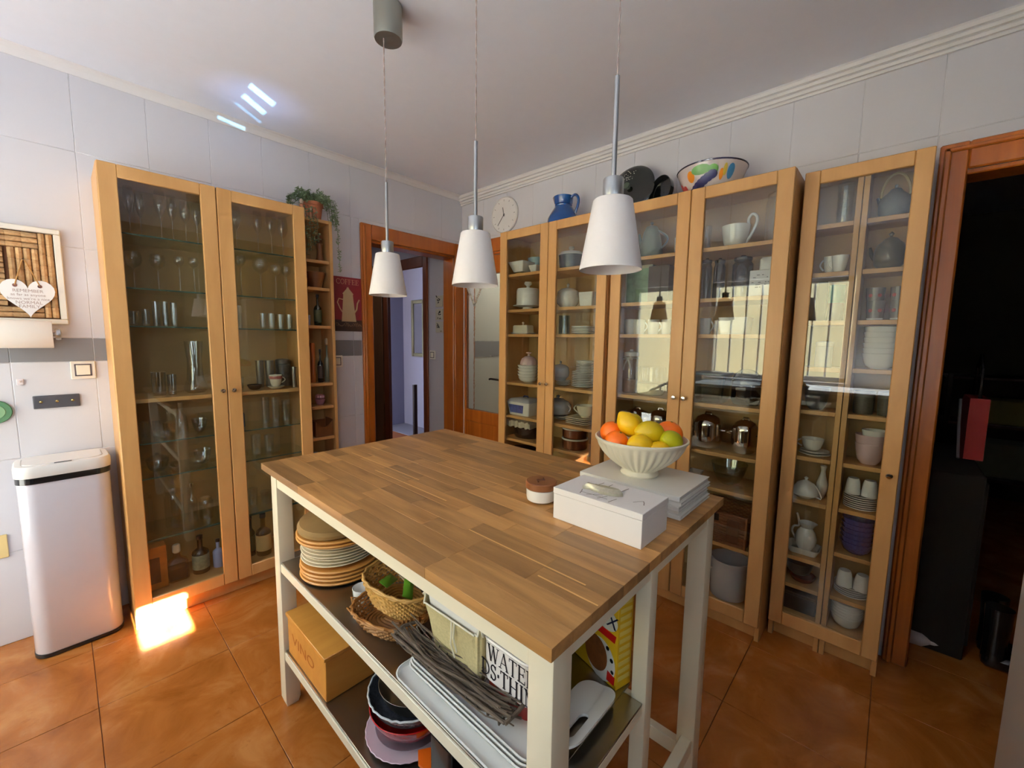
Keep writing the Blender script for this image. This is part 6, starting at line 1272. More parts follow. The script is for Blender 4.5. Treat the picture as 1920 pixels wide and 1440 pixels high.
# ================================================================ WASTE BIN
t = thing('waste_bin', 'tall white rounded pedal-free waste bin with black band left of the glass cabinet', 'waste bin', (-2.324, -0.135, 0), 0.03)
BW = mat('white_lacquered_steel', (214, 212, 224), 0.22, coat=0.5); BL = mat('white_bin_plastic', (228, 222, 218), 0.35)
q = MB(); rr_loft(q, [(0.132, 0.103, 0.05, 0.018), (0.134, 0.105, 0.052, 0.022), (0.134, 0.105, 0.052, 0.735)], 8); q.build('bin_body', BW, t)
q = MB(); rr_loft(q, [(0.128, 0.099, 0.05, 0.0), (0.136, 0.107, 0.052, 0.004), (0.136, 0.107, 0.052, 0.0175)], 8); q.build('base_ring', BLACK, t)
q = MB(); rr_loft(q, [(0.137, 0.108, 0.053, 0.7355), (0.137, 0.108, 0.053, 0.760)], 8); q.build('black_band', BLACK, t)
q = MB(); rr_loft(q, [(0.139, 0.110, 0.054, 0.7605), (0.140, 0.111, 0.055, 0.770), (0.140, 0.111, 0.055, 0.796), (0.134, 0.105, 0.05, 0.806), (0.118, 0.090, 0.045, 0.807), (0.116, 0.088, 0.044, 0.804)], 8); q.build('bin_lid', BL, t)
q = MB(); rr_loft(q, [(0.114, 0.086, 0.043, 0.8045), (0.114, 0.086, 0.043, 0.810)], 8); q.build('lid_flap', BL, t)
MB().box(-0.028, 0.022, -0.098, -0.089, 0.8072, 0.8092, 0.001).build('sensor_slot', BLACK, t)

# ================================================================ PENDANT LAMPS
SHADE = mat('frosted_white_glass', (232, 226, 224), 0.35, bump=0.1, nscale=80)
for n_ in ('frosted_white_glass',):
    b_ = MC[n_].node_tree.nodes['Principled BSDF']; b_.inputs['Subsurface Weight'].default_value = 0.5; b_.inputs['Subsurface Radius'].default_value = (0.02, 0.02, 0.02)
for y, canopy_x, lb in ((-1.311, -1.452, 'white frosted pendant lamp farthest from the camera, with its ceiling cup in view'), (-1.784, -1.470, 'middle white frosted pendant lamp of the three over the island'), (-2.223, -1.470, 'largest looking white frosted pendant lamp, nearest the camera on the right')):
    t = thing('pendant_lamp', lb, 'lamp', (-1.47, y, 1.484), 0, 'three pendant lamps over the kitchen island')
    MB().lathe([(0.067, 0.0), (0.0672, 0.002), (0.042, 0.146), (0.040, 0.148), (0.0, 0.148), (0.0, 0.145), (0.039, 0.145), (0.0655, 0.001)], 48, cap=False).build('lamp_shade', SHADE, t)
    MB().lathe([(0, 0.060), (0.012, 0.062), (0.020, 0.085), (0.018, 0.11), (0.012, 0.13), (0.012, 0.1448), (0, 0.1448)], 20).build('light_bulb', mat('opal_bulb', (236, 230, 220), 0.3), t)
    MB().lathe([(0, 0.1482), (0.0215, 0.1482), (0.022, 0.150), (0.022, 0.190), (0.021, 0.192), (0, 0.192)], 28).build('lamp_socket', ALU, t)
    MB().lathe([(0, 0.192), (0.0055, 0.192), (0.0055, 0.397), (0, 0.398)], 14).build('lamp_rod', ALU, t)
    dx = canopy_x+1.47; dz = CEIL-1.484
    q = MB(); nn = 40
    for ph in (0, PI): q.tube([(0.0012*math.cos(k*1.1+ph), 0.0012*math.sin(k*1.1+ph), 0.397+(dz-0.112-0.397)*k/nn) for k in range(nn+1)], 0.0012, 5)
    q.build('twisted_cord', mat('clear_grey_flex', (150, 134, 130), 0.35), t)
    MB().lathe([(0.0, -0.112), (0.016, -0.113), (0.030, -0.114), (0.046, -0.111), (0.048, -0.105), (0.049, -0.002), (0.046, -0.0005), (0, -0.0005)], 36, c=(dx, 0, dz)).build('ceiling_cup', mat('brushed_grey_cup', (150, 150, 142), 0.38, 0.85), t)

# glass-bead pendant in front of the frosted door, below the middle lamp
t = thing('hanging_ornament', 'small pale beaded V-shaped ornament hanging just below the middle pendant lamp', 'ornament', (-0.034, -0.195, 1.90))
q = MB()
for s_ in (-1, 1):
    for k in range(11):
        u = k/10; q.lathe([(0, -0.012), (0.011, 0), (0, 0.012)], 8, c=(0, s_*0.085*(1-u), -0.28-0.0+0.14*(1-u)-0.02))
q.build('bead_string', mat('pale_beads', (236, 226, 214), 0.3), t)
MB().tube([(0, -0.085, -0.16), (0, -0.02, -0.02), (0, 0, 0.10), (0, 0.02, -0.02), (0, 0.085, -0.16)], 0.0012, 5).build('hanging_thread', mat('pale_beads', (214, 200, 188), 0.3), t)
MB().tube([(0.010, 0, 0.10), (-0.004, 0, 0.10)], 0.003, 6).build('hook', CHROME, t)

# ================================================================ KITCHEN ISLAND
IX0, IX1, IY0, IY1, IT = -1.864, -1.075, -2.380, -1.140, 0.026
isl = thing('kitchen_island', 'cream kitchen island with oak butcher-block top and two steel shelves', 'kitchen island', (0, 0, 0))
wt = MB().box(IX0+0.004, IX1-0.004, IY0+0.004, IY1-0.004, 0.9-IT, 0.9-IT+0.004).build('worktop', BLOCK, isl)
rnd = random.Random(21); NR = 15; rw = (IX1-IX0)/NR; SMC = {}
for i in range(NR):
    x0 = IX0+rw*i; y = IY0; k = 0
    while y < IY1-0.01:
        L = rnd.choice([0.16, 0.22, 0.28, 0.34, 0.40])
        if k == 0: L = rnd.choice([0.08, 0.14, 0.20, 0.30])
        if y+L > IY1-0.07: L = IY1-y
        L = round(L, 3)
        if L not in SMC: SMC[L] = MB().box(-rw/2+0.0001, rw/2-0.0001, -L/2+0.0001, L/2-0.0001, 0.9-IT+0.0042, 0.9, 0.0005).build('stave', BLOCK, wt); o = SMC[L]
        else: o = SMC[L].copy(); COL.objects.link(o)
        o.location = (x0+rw/2, y+L/2, 0); y += L; k += 1
for x, y0, y1 in ((-1.585, -1.66, -1.23), (-1.63, -1.85, -1.48), (-1.49, -1.52, -1.20), (-1.735, -2.376, -2.25), (-1.70, -2.33, -2.02)):
    MB().box(x-0.0015, x+0.0015, y0, y1, 0.8996, 0.9003).build('pale_stave_line', PALEOAK, wt)
LG = 0.050
def leg(x0, y0, nm='leg', s=LG, z1=0.9-IT-0.0005):
    q = MB(); rr_loft(q, [(s/2-0.006, s/2-0.006, 0.002, 0), (s/2, s/2, 0.003, 0.022), (s/2, s/2, 0.003, z1)], 2); o = q.build(nm, CREAM, isl); o.location = (x0+s/2, y0+s/2, 0); return o
LX0 = -1.838; LX1 = -1.148; LY0 = -2.365; LY1 = -1.195
for x, y in ((LX0, LY0), (LX0, LY1), (LX1, LY0), (LX1, LY1)): leg(x, y)
PX = -1.500
for y in (LY0, LY1): leg(PX, y, 'inner_post', 0.032 if False else 0.034)
def rail(nm, *b, m=CREAM): return MB().box(*b, 0.0015).build(nm, m, isl)
rail('apron', LX0+0.003, LX0+0.025, LY0+LG, LY1, 0.818, 0.8735); rail('apron', LX1+0.025, LX1+LG-0.003, LY0+LG, LY1, 0.818, 0.8735)
rail('apron', LX0+LG, LX1, LY0+0.003, LY0+0.022, 0.834, 0.8735); rail('apron', LX0+LG, LX1, LY1+LG-0.022, LY1+LG-0.003, 0.834, 0.8735)
for z in (0.552, 0.222):
    rail('shelf_rail', LX0+0.003, LX0+0.020, LY0+LG, LY1, z-0.036, z-0.006); rail('shelf_rail', PX+0.004, PX+0.022, LY0+0.034, LY1, z-0.036, z-0.006)
    rail('shelf_rail', LX0+LG, PX, LY0+0.006, LY0+0.022, z-0.030, z-0.006); rail('shelf_rail', LX0+LG, PX, LY1+LG-0.022, LY1+LG-0.006, z-0.030, z-0.006)
    q = MB(); q.box(LX0+0.006, PX+0.03, LY0+LG+0.001, LY1-0.001, z-0.0055, z, 0.001); q.box(LX0+LG+0.001, PX-0.001, LY0+0.006, LY0+LG+0.001, z-0.0055, z, 0.001); q.box(LX0+LG+0.001, PX-0.001, LY1-0.001, LY1+LG-0.006, z-0.0055, z, 0.001)
    q.build('steel_shelf', STEEL, isl)
rail('stretcher', LX1+0.010, LX1+0.036, LY0+LG, LY1, 0.10, 0.145)
rail('stretcher', PX+0.034, LX1, LY0+0.006, LY0+0.036, 0.150, 0.19)
Z1 = 0.5525; Z2 = 0.2225

# --- stack of chargers and plates
CHG = mat('orange_brown_lacquer', (210, 148, 72), 0.4, coat=0.1); cz = Z1; cen = (-1.700, -1.370)
chp = [(0, 0), (0.085, 0), (0.112, 0.003), (0.126, 0.0055), (0.129, 0.010), (0.126, 0.0135), (0.118, 0.0135), (0.092, 0.0065), (0, 0.0045)]
ORD = ['lowest', 'second', 'third', 'fourth', 'fifth', 'sixth', 'seventh', 'topmost']
c0 = MB().lathe(chp, 44).build('charger_plate', CHG)
def place(o, x, y, z, lb, cat, grp=None, rz=0):
    o.location = (x, y, z); o.rotation_euler = (0, 0, rz); o['label'] = lb; o['category'] = cat
    if grp: o['group'] = grp
    return o
for k in range(4): place(c0 if k == 0 else dup(c0), cen[0]+0.002*(k % 2), cen[1], cz+0.0125*k, ['lowest', 'second', 'third', 'uppermost'][k]+' of four orange-brown chargers at the bottom of the island plate stack', 'charger plate', 'lower orange-brown chargers on the island shelf')
wp = MB().lathe([(0, 0), (0.07, 0), (0.076, 0.002), (0.118, 0.011), (0.119, 0.0125), (0.117, 0.0135), (0.078, 0.005), (0, 0.004)], 44).build('dinner_plate', mat('warm_cream_china', (242, 228, 198), 0.25, coat=0.2))
for k in range(8): place(wp if k == 0 else dup(wp), cen[0]-0.004+0.003*(k % 3), cen[1]+0.004, cz+0.052+0.0095*k, ORD[k]+' of eight cream dinner plates between the orange-brown chargers', 'plate', 'cream plates between the chargers')
for k in range(2): place(dup(c0), cen[0]-0.012, cen[1]-0.014, cz+0.131+0.0125*k, ['lower', 'upper'][k]+' of two orange-brown chargers resting on the cream plates', 'charger plate', 'upper orange-brown chargers on the island shelf')
hb = MB().lathe([(0, 0), (0.116, 0), (0.122, 0.004), (0.123, 0.014), (0.116, 0.024), (0.07, 0.034), (0.05, 0.040), (0, 0.041)], 36, wob=lambda a, i: 1+0.025*math.cos(3*a+1)).build('woven_mat', mat('olive_brown_felt', (146, 112, 62), 0.8, noise=0.3, nscale=14, bump=0.4))
place(hb, cen[0]-0.014, cen[1]-0.006, cz+0.158, 'flattened round olive-brown place mat lying on top of the charger stack', 'place mat')
o = MB().box(-0.035, 0.035, -0.025, 0.025, 0, 0.045, 0.008).build('red_packet', mat('dark_red_paper', (120, 36, 24), 0.5)); place(o, -1.745, -1.30, cz+0.197, 'small dark red packet on the place mat under the worktop', 'packet')

# --- wicker baskets
def basket(name, label, loc, rz, rx, ry, hh, flare, m, n_st=34, n_w=9, loops=False, back=0.0):
    t = thing(name, label, 'basket', loc, rz); q = MB(); st = MB()
    def P(a, u, e=0.0):
        k = 1-flare*(1-u); c, s_ = math.cos(a), math.sin(a); e2 = 0.75
        return ((rx*k+e)*math.copysign(abs(c)**e2, c), (ry*k+e)*math.copysign(abs(s_)**e2, s_), 0.006+(hh+back*max(0, c)**2)*u)
    for w_ in range(n_w):
        u = 0.05+0.88*w_/(n_w-1); pts = [P(2*PI*k/(n_st*2), u, 0.0025*math.cos(PI*k/1.0+w_*PI)) for k in range(n_st*2)]; q.tube(pts, hh/(n_w*2.4)+0.0005, 5, closed=True)
    for k in range(n_st): a = 2*PI*(k+0.5)/n_st; st.tube([P(a, 0), P(a, 0.5), P(a, 1.0)], 0.0024, 5)
    for dz in (0.0, 0.004):
        pts = [P(2*PI*k/60, 0.97, 0.002*math.cos(k*1.9+dz*900)) for k in range(60)]; q.tube([(x, y, z+dz) for x, y, z in pts], 0.0036, 6, closed=True)
    if loops:
        for k in range(0, n_st, 3):
            a = 2*PI*k/n_st; b_ = 2*PI*(k+2)/n_st; st.tube([P(a, 0.95), P((a+b_)/2, 1.25, 0.004), P(b_, 0.95)], 0.0022, 5)
    q.build('weave', m, t)['kind'] = 'stuff'; st.build('stakes', m, t)['kind'] = 'stuff'
    f = MB(); n_ = 40
    for k in range(6): f.tube([P(2*PI*j/n_, 0, -0.012*(k+1)*rx/0.1) for j in range(n_)], 0.0042, 5, closed=True)
    bp_ = [P(2*PI*j/n_, 0, -0.001)[:2] for j in range(n_)]; f.prism(bp_, 0.0015, 0.0045); f.build('basket_bottom', m, t); return t
WK = mat('honey_wicker', (196, 150, 78), 0.55, noise=0.45, nscale=45, bump=0.3); WK2 = mat('brown_shallow_wicker', (164, 112, 54), 0.55, noise=0.5, nscale=45, bump=0.3)
basket('wicker_basket', 'shallow scalloped brown wicker basket under the taller wicker basket', (-1.735, -1.745, Z1), 0.25, 0.082, 0.112, 0.040, 0.25, WK2, loops=True, n_w=6)
b3 = basket('wicker_basket', 'honey-coloured boat-shaped wicker basket holding green packets on the island shelf', (-1.715, -1.765, Z1+0.062), 0.25, 0.088, 0.105, 0.070, 0.28, WK, n_w=9, back=0.05)
b3.rotation_euler = (0.10, 0.0, 0.25)
for k, (dx, dy, dz, rz, c, lb) in enumerate([(-0.02, 0.035, 0.045, 0.6, (104, 160, 44), 'bright green sachet, left one in the honey wicker basket'), (0.0, -0.03, 0.045, 0.9, (96, 150, 40), 'bright green sachet, right one in the honey wicker basket'),
     (0.03, 0.01, 0.050, 0.4, (196, 176, 140), 'pale beige sachet in the honey wicker basket'), (0.035, -0.045, 0.048, 1.2, (60, 44, 30), 'dark brown sachet in the honey wicker basket')]):
    q = MB(); n_ = 6; v = []; f = []
    for i in range(n_+1):
        for j in range(5):
            x = -0.036+0.072*i/n_; y = -0.014+0.028*j/4; w_ = math.sin(PI*j/4)*math.sin(PI*i/n_)*0.010; v.append((x, y, 0.001+w_)); 
    m_ = len(v)
    v += [(x, y, -z*0.7) for x, y, z in v]
    for i in range(n_):
        for j in range(4):
            a = i*5+j; f.append((a, a+5, a+6, a+1)); f.append((m_+a, m_+a+1, m_+a+6, m_+a+5))
    for j in range(4): f.append((j, j+1, m_+j+1, m_+j)); f.append((n_*5+j+1, n_*5+j, m_+n_*5+j, m_+n_*5+j+1))
    for i in range(n_): f.append((i*5+5, i*5, m_+i*5, m_+i*5+5)); f.append((i*5+4, i*5+9, m_+i*5+9, m_+i*5+4))
    q.add(v, f); o = q.build('sachet', mat('sachet_%d' % k, c, 0.35, noise=0.2, nscale=60)); place(o, -1.715+dx, -1.765+dy, Z1+0.072+dz, lb, 'sachet', None, rz); o.rotation_euler = (0.5, 0.25-0.5*(k % 2), rz)
o = MB().lathe(shell(0.020, 0.028, 0.045, 0.002, 0.6), 24).build('white_cup', WHITEP); place(o, -1.745, -1.598, Z1, 'small white cup between the plate stack and the wicker baskets', 'cup')

# --- linen bin
t = thing('fabric_bin', 'white rigid bin with a beige linen cover on the island shelf', 'fabric bin', (-1.680, -2.022, Z1), 0.0)
t.scale = (1, 1, 0.86)
q = MB(); rr_loft(q, [(0.055, 0.072, 0.010, 0), (0.075, 0.094, 0.012, 0.228), (0.072, 0.091, 0.010, 0.228), (0.052, 0.069, 0.008, 0.004)]); q.build('bin_shell', mat('white_card', (226, 222, 216), 0.6), t)
LN = mat('beige_linen', (206, 190, 140), 0.9, noise=0.2, nscale=160, bump=0.6)
q = MB(); nn = 64; rings = []
for (hx, hy, z, am) in ((0.058, 0.075, 0.012, 0.0), (0.066, 0.083, 0.07, 0.001), (0.073, 0.091, 0.14, 0.002), (0.0795, 0.0975, 0.185, 0.003), (0.081, 0.0985, 0.200, 0.0035)):
    base_ = rrect(hx, hy, 0.014, 15); rings.append([(x*(1+am*6*math.sin(k*0.9)), y*(1+am*6*math.sin(k*0.9)), z+(0.010*math.sin(k*0.35)+0.006*math.sin(k*0.8) if z > 0.19 else 0)) for k, (x, y) in enumerate(base_)])
kk = len(rings[0]); v = [p for r_ in rings for p in r_]; f = []
for i in range(len(rings)-1):
    for j in range(kk): f.append((i*kk+j, i*kk+(j+1) % kk, (i+1)*kk+(j+1) % kk, (i+1)*kk+j))
q.add(v, f); q.build('linen_cover', LN, t)
q = MB(); q.tube([(x*1.006, y*1.006, z) for x, y, z in rings[-1]], 0.0022, 6, closed=True); q.build('frayed_hem', mat('off_white_thread', (232, 224, 200), 0.9), t)
q = MB(); q.tube([(-0.081, -0.010, 0.190), (-0.083, -0.012, 0.16), (-0.078, -0.004, 0.12), (-0.074, -0.012, 0.085)], 0.0022, 5); q.tube([(-0.081, -0.020, 0.190), (-0.083, -0.018, 0.15), (-0.078, -0.024, 0.11)], 0.0022, 5); q.build('tie_string', mat('off_white_thread', (232, 224, 200), 0.9), t)

# --- lettered bucket
t = thing('lettered_tin', 'white enamel tub with black serif letters and a red base beside the near island leg', 'tin', (-1.6995, -2.178, Z1), 0)
q = MB(); rr_loft(q, [(0.036, 0.064, 0.028, 0.0), (0.040, 0.068, 0.030, 0.068)], 8); q.build('red_base', mat('dark_red_enamel', (150, 36, 24), 0.3, coat=0.3), t)
q = MB(); rr_loft(q, [(0.040, 0.068, 0.030, 0.0685), (0.044, 0.072, 0.031, 0.073), (0.045, 0.074, 0.031, 0.160), (0.041, 0.070, 0.030, 0.163), (0.038, 0.066, 0.028, 0.08)], 8, cap1=True); q.build('white_tub', mat('white_enamel_tub', (236, 228, 222), 0.3, coat=0.3), t)
q = MB(); q.tube([(x, y, 0.163) for x, y in rrect(0.0445, 0.0735, 0.031, 8)], 0.004, 6, closed=True); q.build('rolled_rim', mat('white_enamel_tub', (236, 228, 222), 0.3), t)
BK = mat('black_serif_print', (34, 26, 30), 0.5)
RT = (PI/2, 0, -PI/2)
MS = Matrix.Translation((-0.0453, 0.0, 0.0)) @ Matrix.Rotation(-PI/2, 4, 'Z')
serif('WATER', 0.034, BK, t, MS @ Matrix.Translation((0.016, 0, 0.138)), sx=0.84, depth=0.0006); serif('DS\u00b7THIN', 0.034, BK, t, MS @ Matrix.Translation((0.006, 0.0006, 0.098)), sx=0.84, depth=0.0012)

# --- grey twig basket
t = thing('twig_tray', 'long narrow tray woven of weathered grey twigs lying on the white trays', 'basket', (-1.770, -2.052, Z1+0.046), 0.05)
t.scale = (0.8, 0.95, 0.8)
TW = mat('weathered_grey_twig', (98, 84, 70), 0.8, noise=0.5, nscale=50, bump=0.4); q = MB(); rnd = random.Random(9)
for k in range(46):
    x0 = rnd.uniform(-0.036, 0.036); z0 = 0.004+0.034*rnd.random()*(0.4+abs(x0)/0.036); y0 = -0.175+rnd.uniform(-0.02, 0.03); y1 = 0.185+rnd.uniform(-0.03, 0.02); ph = rnd.uniform(0, 6)
    q.tube([(x0+0.006*math.sin(ph+j*1.1), y0+(y1-y0)*j/8, z0+0.005*math.sin(ph*2+j*1.3)+(0.016 if j in (0, 8) else 0)) for j in range(9)], rnd.uniform(0.0016, 0.0032), 5)
for k in range(12):
    y = -0.165+0.031*k; q.tube([(-0.040, y, 0.030), (-0.030, y+0.006, 0.006), (0.0, y+0.01, 0.003), (0.030, y+0.004, 0.006), (0.040, y, 0.030)], 0.0024, 5)
q.build('twigs', TW, t)['kind'] = 'stuff'
q = MB()
for s_ in (-1, 1): q.tube([(s_*0.040, -0.180, 0.034), (s_*0.042, 0.0, 0.032), (s_*0.040, 0.185, 0.036)], 0.004, 6)
for y in (-0.182, 0.187): q.tube([(-0.040, y, 0.034), (0, y*1.03, 0.040), (0.040, y, 0.034)], 0.005, 6)
q.build('twig_rim', TW, t)
# --- white trays
def tray(hx, hy, r, hh, hole=False):
    q = MB(); rr_loft(q, [(hx*0.86, hy*0.95, r*0.8, 0), (hx*0.93, hy*0.975, r*0.9, 0.003), (hx, hy, r, hh), (hx-0.003, hy-0.003, r-0.003, hh+0.001), (hx*0.92, hy*0.97, r*0.85, 0.006), (hx*0.84, hy*0.94, r*0.75, 0.004)], 8); return q.build('serving_tray', WHITEP)
t0 = tray(0.072, 0.205, 0.035, 0.014); place(t0, -1.765, -2.108, Z1, 'widest white rectangular serving tray at the bottom of the tray stack', 'tray', 'white serving trays on the island shelf')
for k in range(3):
    o = tray(0.060, 0.190, 0.032, 0.012) if k == 0 else dup(t1); t1 = o if k == 0 else t1
    place(o, -1.748+0.002*k, -2.105-0.003*k, Z1+0.015+0.0095*k, ['second', 'third', 'topmost'][k]+' white rectangular serving tray in the tray stack on the island', 'tray', 'white serving trays on the island shelf')
# tray with hand hole near the short side
t = thing('handled_platter', 'white platter with a rounded corner and cut-out handle behind the near island leg', 'platter', (-1.625, -2.280, Z1), 0.0)
q = MB(); pts = rrect(0.094, 0.045, 0.038, 10); hole = rrect(0.034, 0.011, 0.0105, 10)
# ring: outer strip and inner hand hole near the -y edge
n_ = len(pts); sh = -0.014
v = [(x, y, 0.012+0.018*(max(0, -y)/0.045)) for x, y in pts]+[(x-0.032, y+sh, 0.012+0.018*(max(0, -(y+sh))/0.045)) for x, y in hole]; m_ = len(v)
v += [(x, y, z-0.006) for x, y, z in v]; f = []
for j in range(n_):
    k = (j+1) % n_; f += [(j, k, n_+k, n_+j), (m_+k, m_+j, m_+n_+j, m_+n_+k), (j, m_+j, m_+k, k), (n_+k, m_+n_+k, m_+n_+j, n_+j)]
q.add(v, f); q.build('platter_body', WHITEP, t)
MB().box(-0.05, 0.06, 0.004, 0.035, 0.0, 0.0115, 0.002).build('platter_foot', WHITEP, t)
# --- cereal-like yellow box
t = thing('food_box', 'yellow food carton with a white MX badge and biscuit picture beside the inner island post', 'carton', (-1.478, -2.215, Z1), 0)
YB_ = mat('yellow_carton', (226, 184, 30), 0.45); MB().box(-0.024, 0.024, -0.105, 0.080, 0, 0.235, 0.0015).build('carton_body', YB_, t)
t.location = (-1.464, -2.206, Z1); t.rotation_euler = (0, 0, -0.26)
MX_ = Matrix.Translation((-0.0245, 0, 0)) @ Matrix.Rotation(-PI/2, 4, 'Z') @ Matrix.Rotation(PI/2, 4, 'X')
def dec(poly, z, nm, m): MB().prism(poly, 0, z, MX_).build(nm, m, t)
ell = lambda cx, cy, a, b_, n=24: [(cx+a*math.cos(2*PI*k/n), cy+b_*math.sin(2*PI*k/n)) for k in range(n)]
dec(ell(0.070, 0.155, 0.035, 0.026), 0.0008, 'white_badge', WHITEP); dec([(0.03, 0.110), (0.098, 0.110), (0.102, 0.128), (0.03, 0.128)], 0.0006, 'red_ribbon_print', mat('red_print', (190, 24, 20), 0.4))
text('MX', 0.044, mat('navy_print', (18, 20, 60), 0.4), t, (-0.0260, -0.070, 0.155), RT, sx=0.95, shear=0.25)
dec(ell(0.056, 0.048, 0.046, 0.050), 0.0006, 'white_plate_print', WHITEP); dec(ell(0.042, 0.054, 0.036, 0.042), 0.0009, 'biscuit_print', mat('brown_biscuit_print', (128, 74, 30), 0.6, noise=0.5, nscale=60))
for cx, cy, r_ in ((0.078, 0.086, 0.005), (0.091, 0.064, 0.005), (0.094, 0.038, 0.0045)): dec(ell(cx, cy, r_, r_, 10), 0.0011, 'dark_spot_print', BLACK)
dec([(0.078, 0.010), (0.100, 0.010), (0.102, 0.030), (0.080, 0.034)], 0.0012, 'red_corner_print', mat('red_print', (190, 24, 20), 0.4))
q = MB()
for k in range(11): q.box(-0.018, 0.018, -0.1058, -0.105, 0.02+0.018*k, 0.030+0.018*k, 0.0, M=None)
q.build('side_text_lines', mat('pale_yellow_print', (232, 210, 110), 0.5), t)
q = MB(); rr_loft(q, [(0.030, 0.060, 0.015, 0), (0.033, 0.066, 0.016, 0.02), (0.032, 0.064, 0.016, 0.18), (0.012, 0.060, 0.008, 0.235)])
place(q.build('storage_bag', mat('dark_green_bag', (38, 44, 26), 0.6, noise=0.4, nscale=30)), -1.596, -2.155, Z1, 'dark green bag standing in shadow between the lettered tub and the yellow carton', 'bag')

# --- lower shelf
t = thing('wooden_box', 'honey-coloured wooden box with faint burnt lettering on the lower island shelf', 'wooden box', (-1.745, -1.355, Z2), 0.0)
MB().box(-0.081, 0.100, -0.160, 0.145, 0.0, 0.136, 0.002).build('box_body', ALDER, t); MB().box(-0.086, 0.104, -0.165, 0.150, 0.1365, 0.150, 0.002).build('box_lid', ALDER, t)
text('VINO', 0.050, mat('burnt_brown', (168, 96, 26), 0.7), t, (-0.0812, 0.015, 0.070), RT, sx=1.5)
pk = MB().lathe([(0, 0), (0.075, 0), (0.08, 0.003), (0.118, 0.012), (0.120, 0.015), (0.118, 0.016), (0.082, 0.006), (0, 0.005)], 64, wob=lambda a, i: 1+(0.018*abs(math.cos(16*a)) if i in (3, 4, 5) else 0)).build('scalloped_plate', mat('pale_pink_plate', (222, 196, 204), 0.25, coat=0.3)); place(pk, -1.695, -1.762, Z2, 'pale pink plate with scalloped rim under the bowls on the lower shelf', 'plate')
gp = MB().lathe([(0, 0), (0.05, 0), (0.055, 0.004), (0.10, 0.012), (0.10, 0.014), (0.055, 0.007), (0, 0.007)], 44).build('glass_plate', glass('grey_glass_plate', (0.72, 0.72, 0.74), 0.03, 0.12)); place(gp, -1.690, -1.765, Z2+0.0155, 'clear glass plate between the red bowl and the pink scalloped plate', 'plate')
rb = MB().lathe(shell(0.070, 0.117, 0.068, 0.004, 0.5, foot=0.006, fr=0.5), 44).build('red_bowl', mat('glossy_red_glaze', (168, 8, 8), 0.12, coat=0.6)); place(rb, -1.692, -1.772, Z2+0.030, 'glossy red bowl under the speckled enamel bowl on the lower shelf', 'bowl')
t = thing('speckled_bowl', 'dark speckled enamel bowl with chipped white rim on the lower island shelf', 'bowl', (-1.690, -1.776, Z2+0.090), 0)
MB().lathe(shell(0.085, 0.122, 0.050, 0.003, 0.5), 48).build('bowl_body', mat('speckled_enamel', (84, 88, 96), 0.25, coat=0.4, noise=0.85, nscale=150), t)
MB().tube([((0.1215+0.0012*math.sin(k*2.3))*math.cos(2*PI*k/72), (0.1215+0.0012*math.sin(k*2.3))*math.sin(2*PI*k/72), 0.0505+0.0008*math.sin(k*3.1)) for k in range(72)], 0.0026, 6, closed=True).build('chipped_rim', mat('chipped_white', (214, 214, 210), 0.4, noise=0.3, nscale=120), t)
sb = MB().lathe(shell(0.060, 0.100, 0.062, 0.0015, 0.5), 44).build('steel_bowl', STEEL); place(sb, -1.684, -1.776, Z2+0.095, 'brushed steel mixing bowl nested in the speckled enamel bowl', 'bowl')
t = thing('orange_spatula', 'orange silicone spatula beside the pink plate at the bottom edge', 'spatula', (-1.735, -1.905, Z2), 0.2)
q = MB(); q.prism([(-0.02, -0.03), (0.03, -0.035), (0.035, 0.02), (0.01, 0.045), (-0.015, 0.02)], 0.02, 0.028); q.box(0.0, 0.02, -0.03, 0.0, 0.0, 0.02); q.build('spatula_blade', mat('orange_silicone', (232, 104, 20), 0.4), t)
for k, (x, y, w, hh, lb) in enumerate([(-1.715, -1.985, 0.045, 0.16, 'black upright pan stand behind the orange spatula'), (-1.64, -2.13, 0.10, 0.14, 'black lidded tin on the lower shelf near the leg')]):
    q = MB(); rr_loft(q, [(w, 0.04, 0.01, 0), (w, 0.04, 0.01, hh)]); place(q.build('black_tin', BLACK), x, y, Z2, lb, 'tin')

# ================================================================ ON THE WORKTOP
ZT = 0.9004
t = thing('salt_jar', 'small white round jar with dark wooden lid on the worktop', 'jar', (-1.452, -2.030, ZT), 0)
MB().lathe([(0, 0), (0.028, 0), (0.038, 0.007), (0.040, 0.016), (0.040, 0.036), (0.037, 0.037), (0, 0.037)], 36).build('jar_body', WHITEP, t)
MB().lathe([(0, 0.0372), (0.0405, 0.0372), (0.042, 0.039), (0.042, 0.054), (0.040, 0.056), (0, 0.056)], 36).build('wooden_lid', BROWNW, t)
MB().tube([(-0.018, -0.004, 0.0562), (-0.006, 0.010, 0.0566), (0.006, -0.006, 0.0566), (0.018, 0.008, 0.0562)], 0.002, 5).build('carved_mark', mat('dark_carving', (74, 36, 18), 0.7), t)
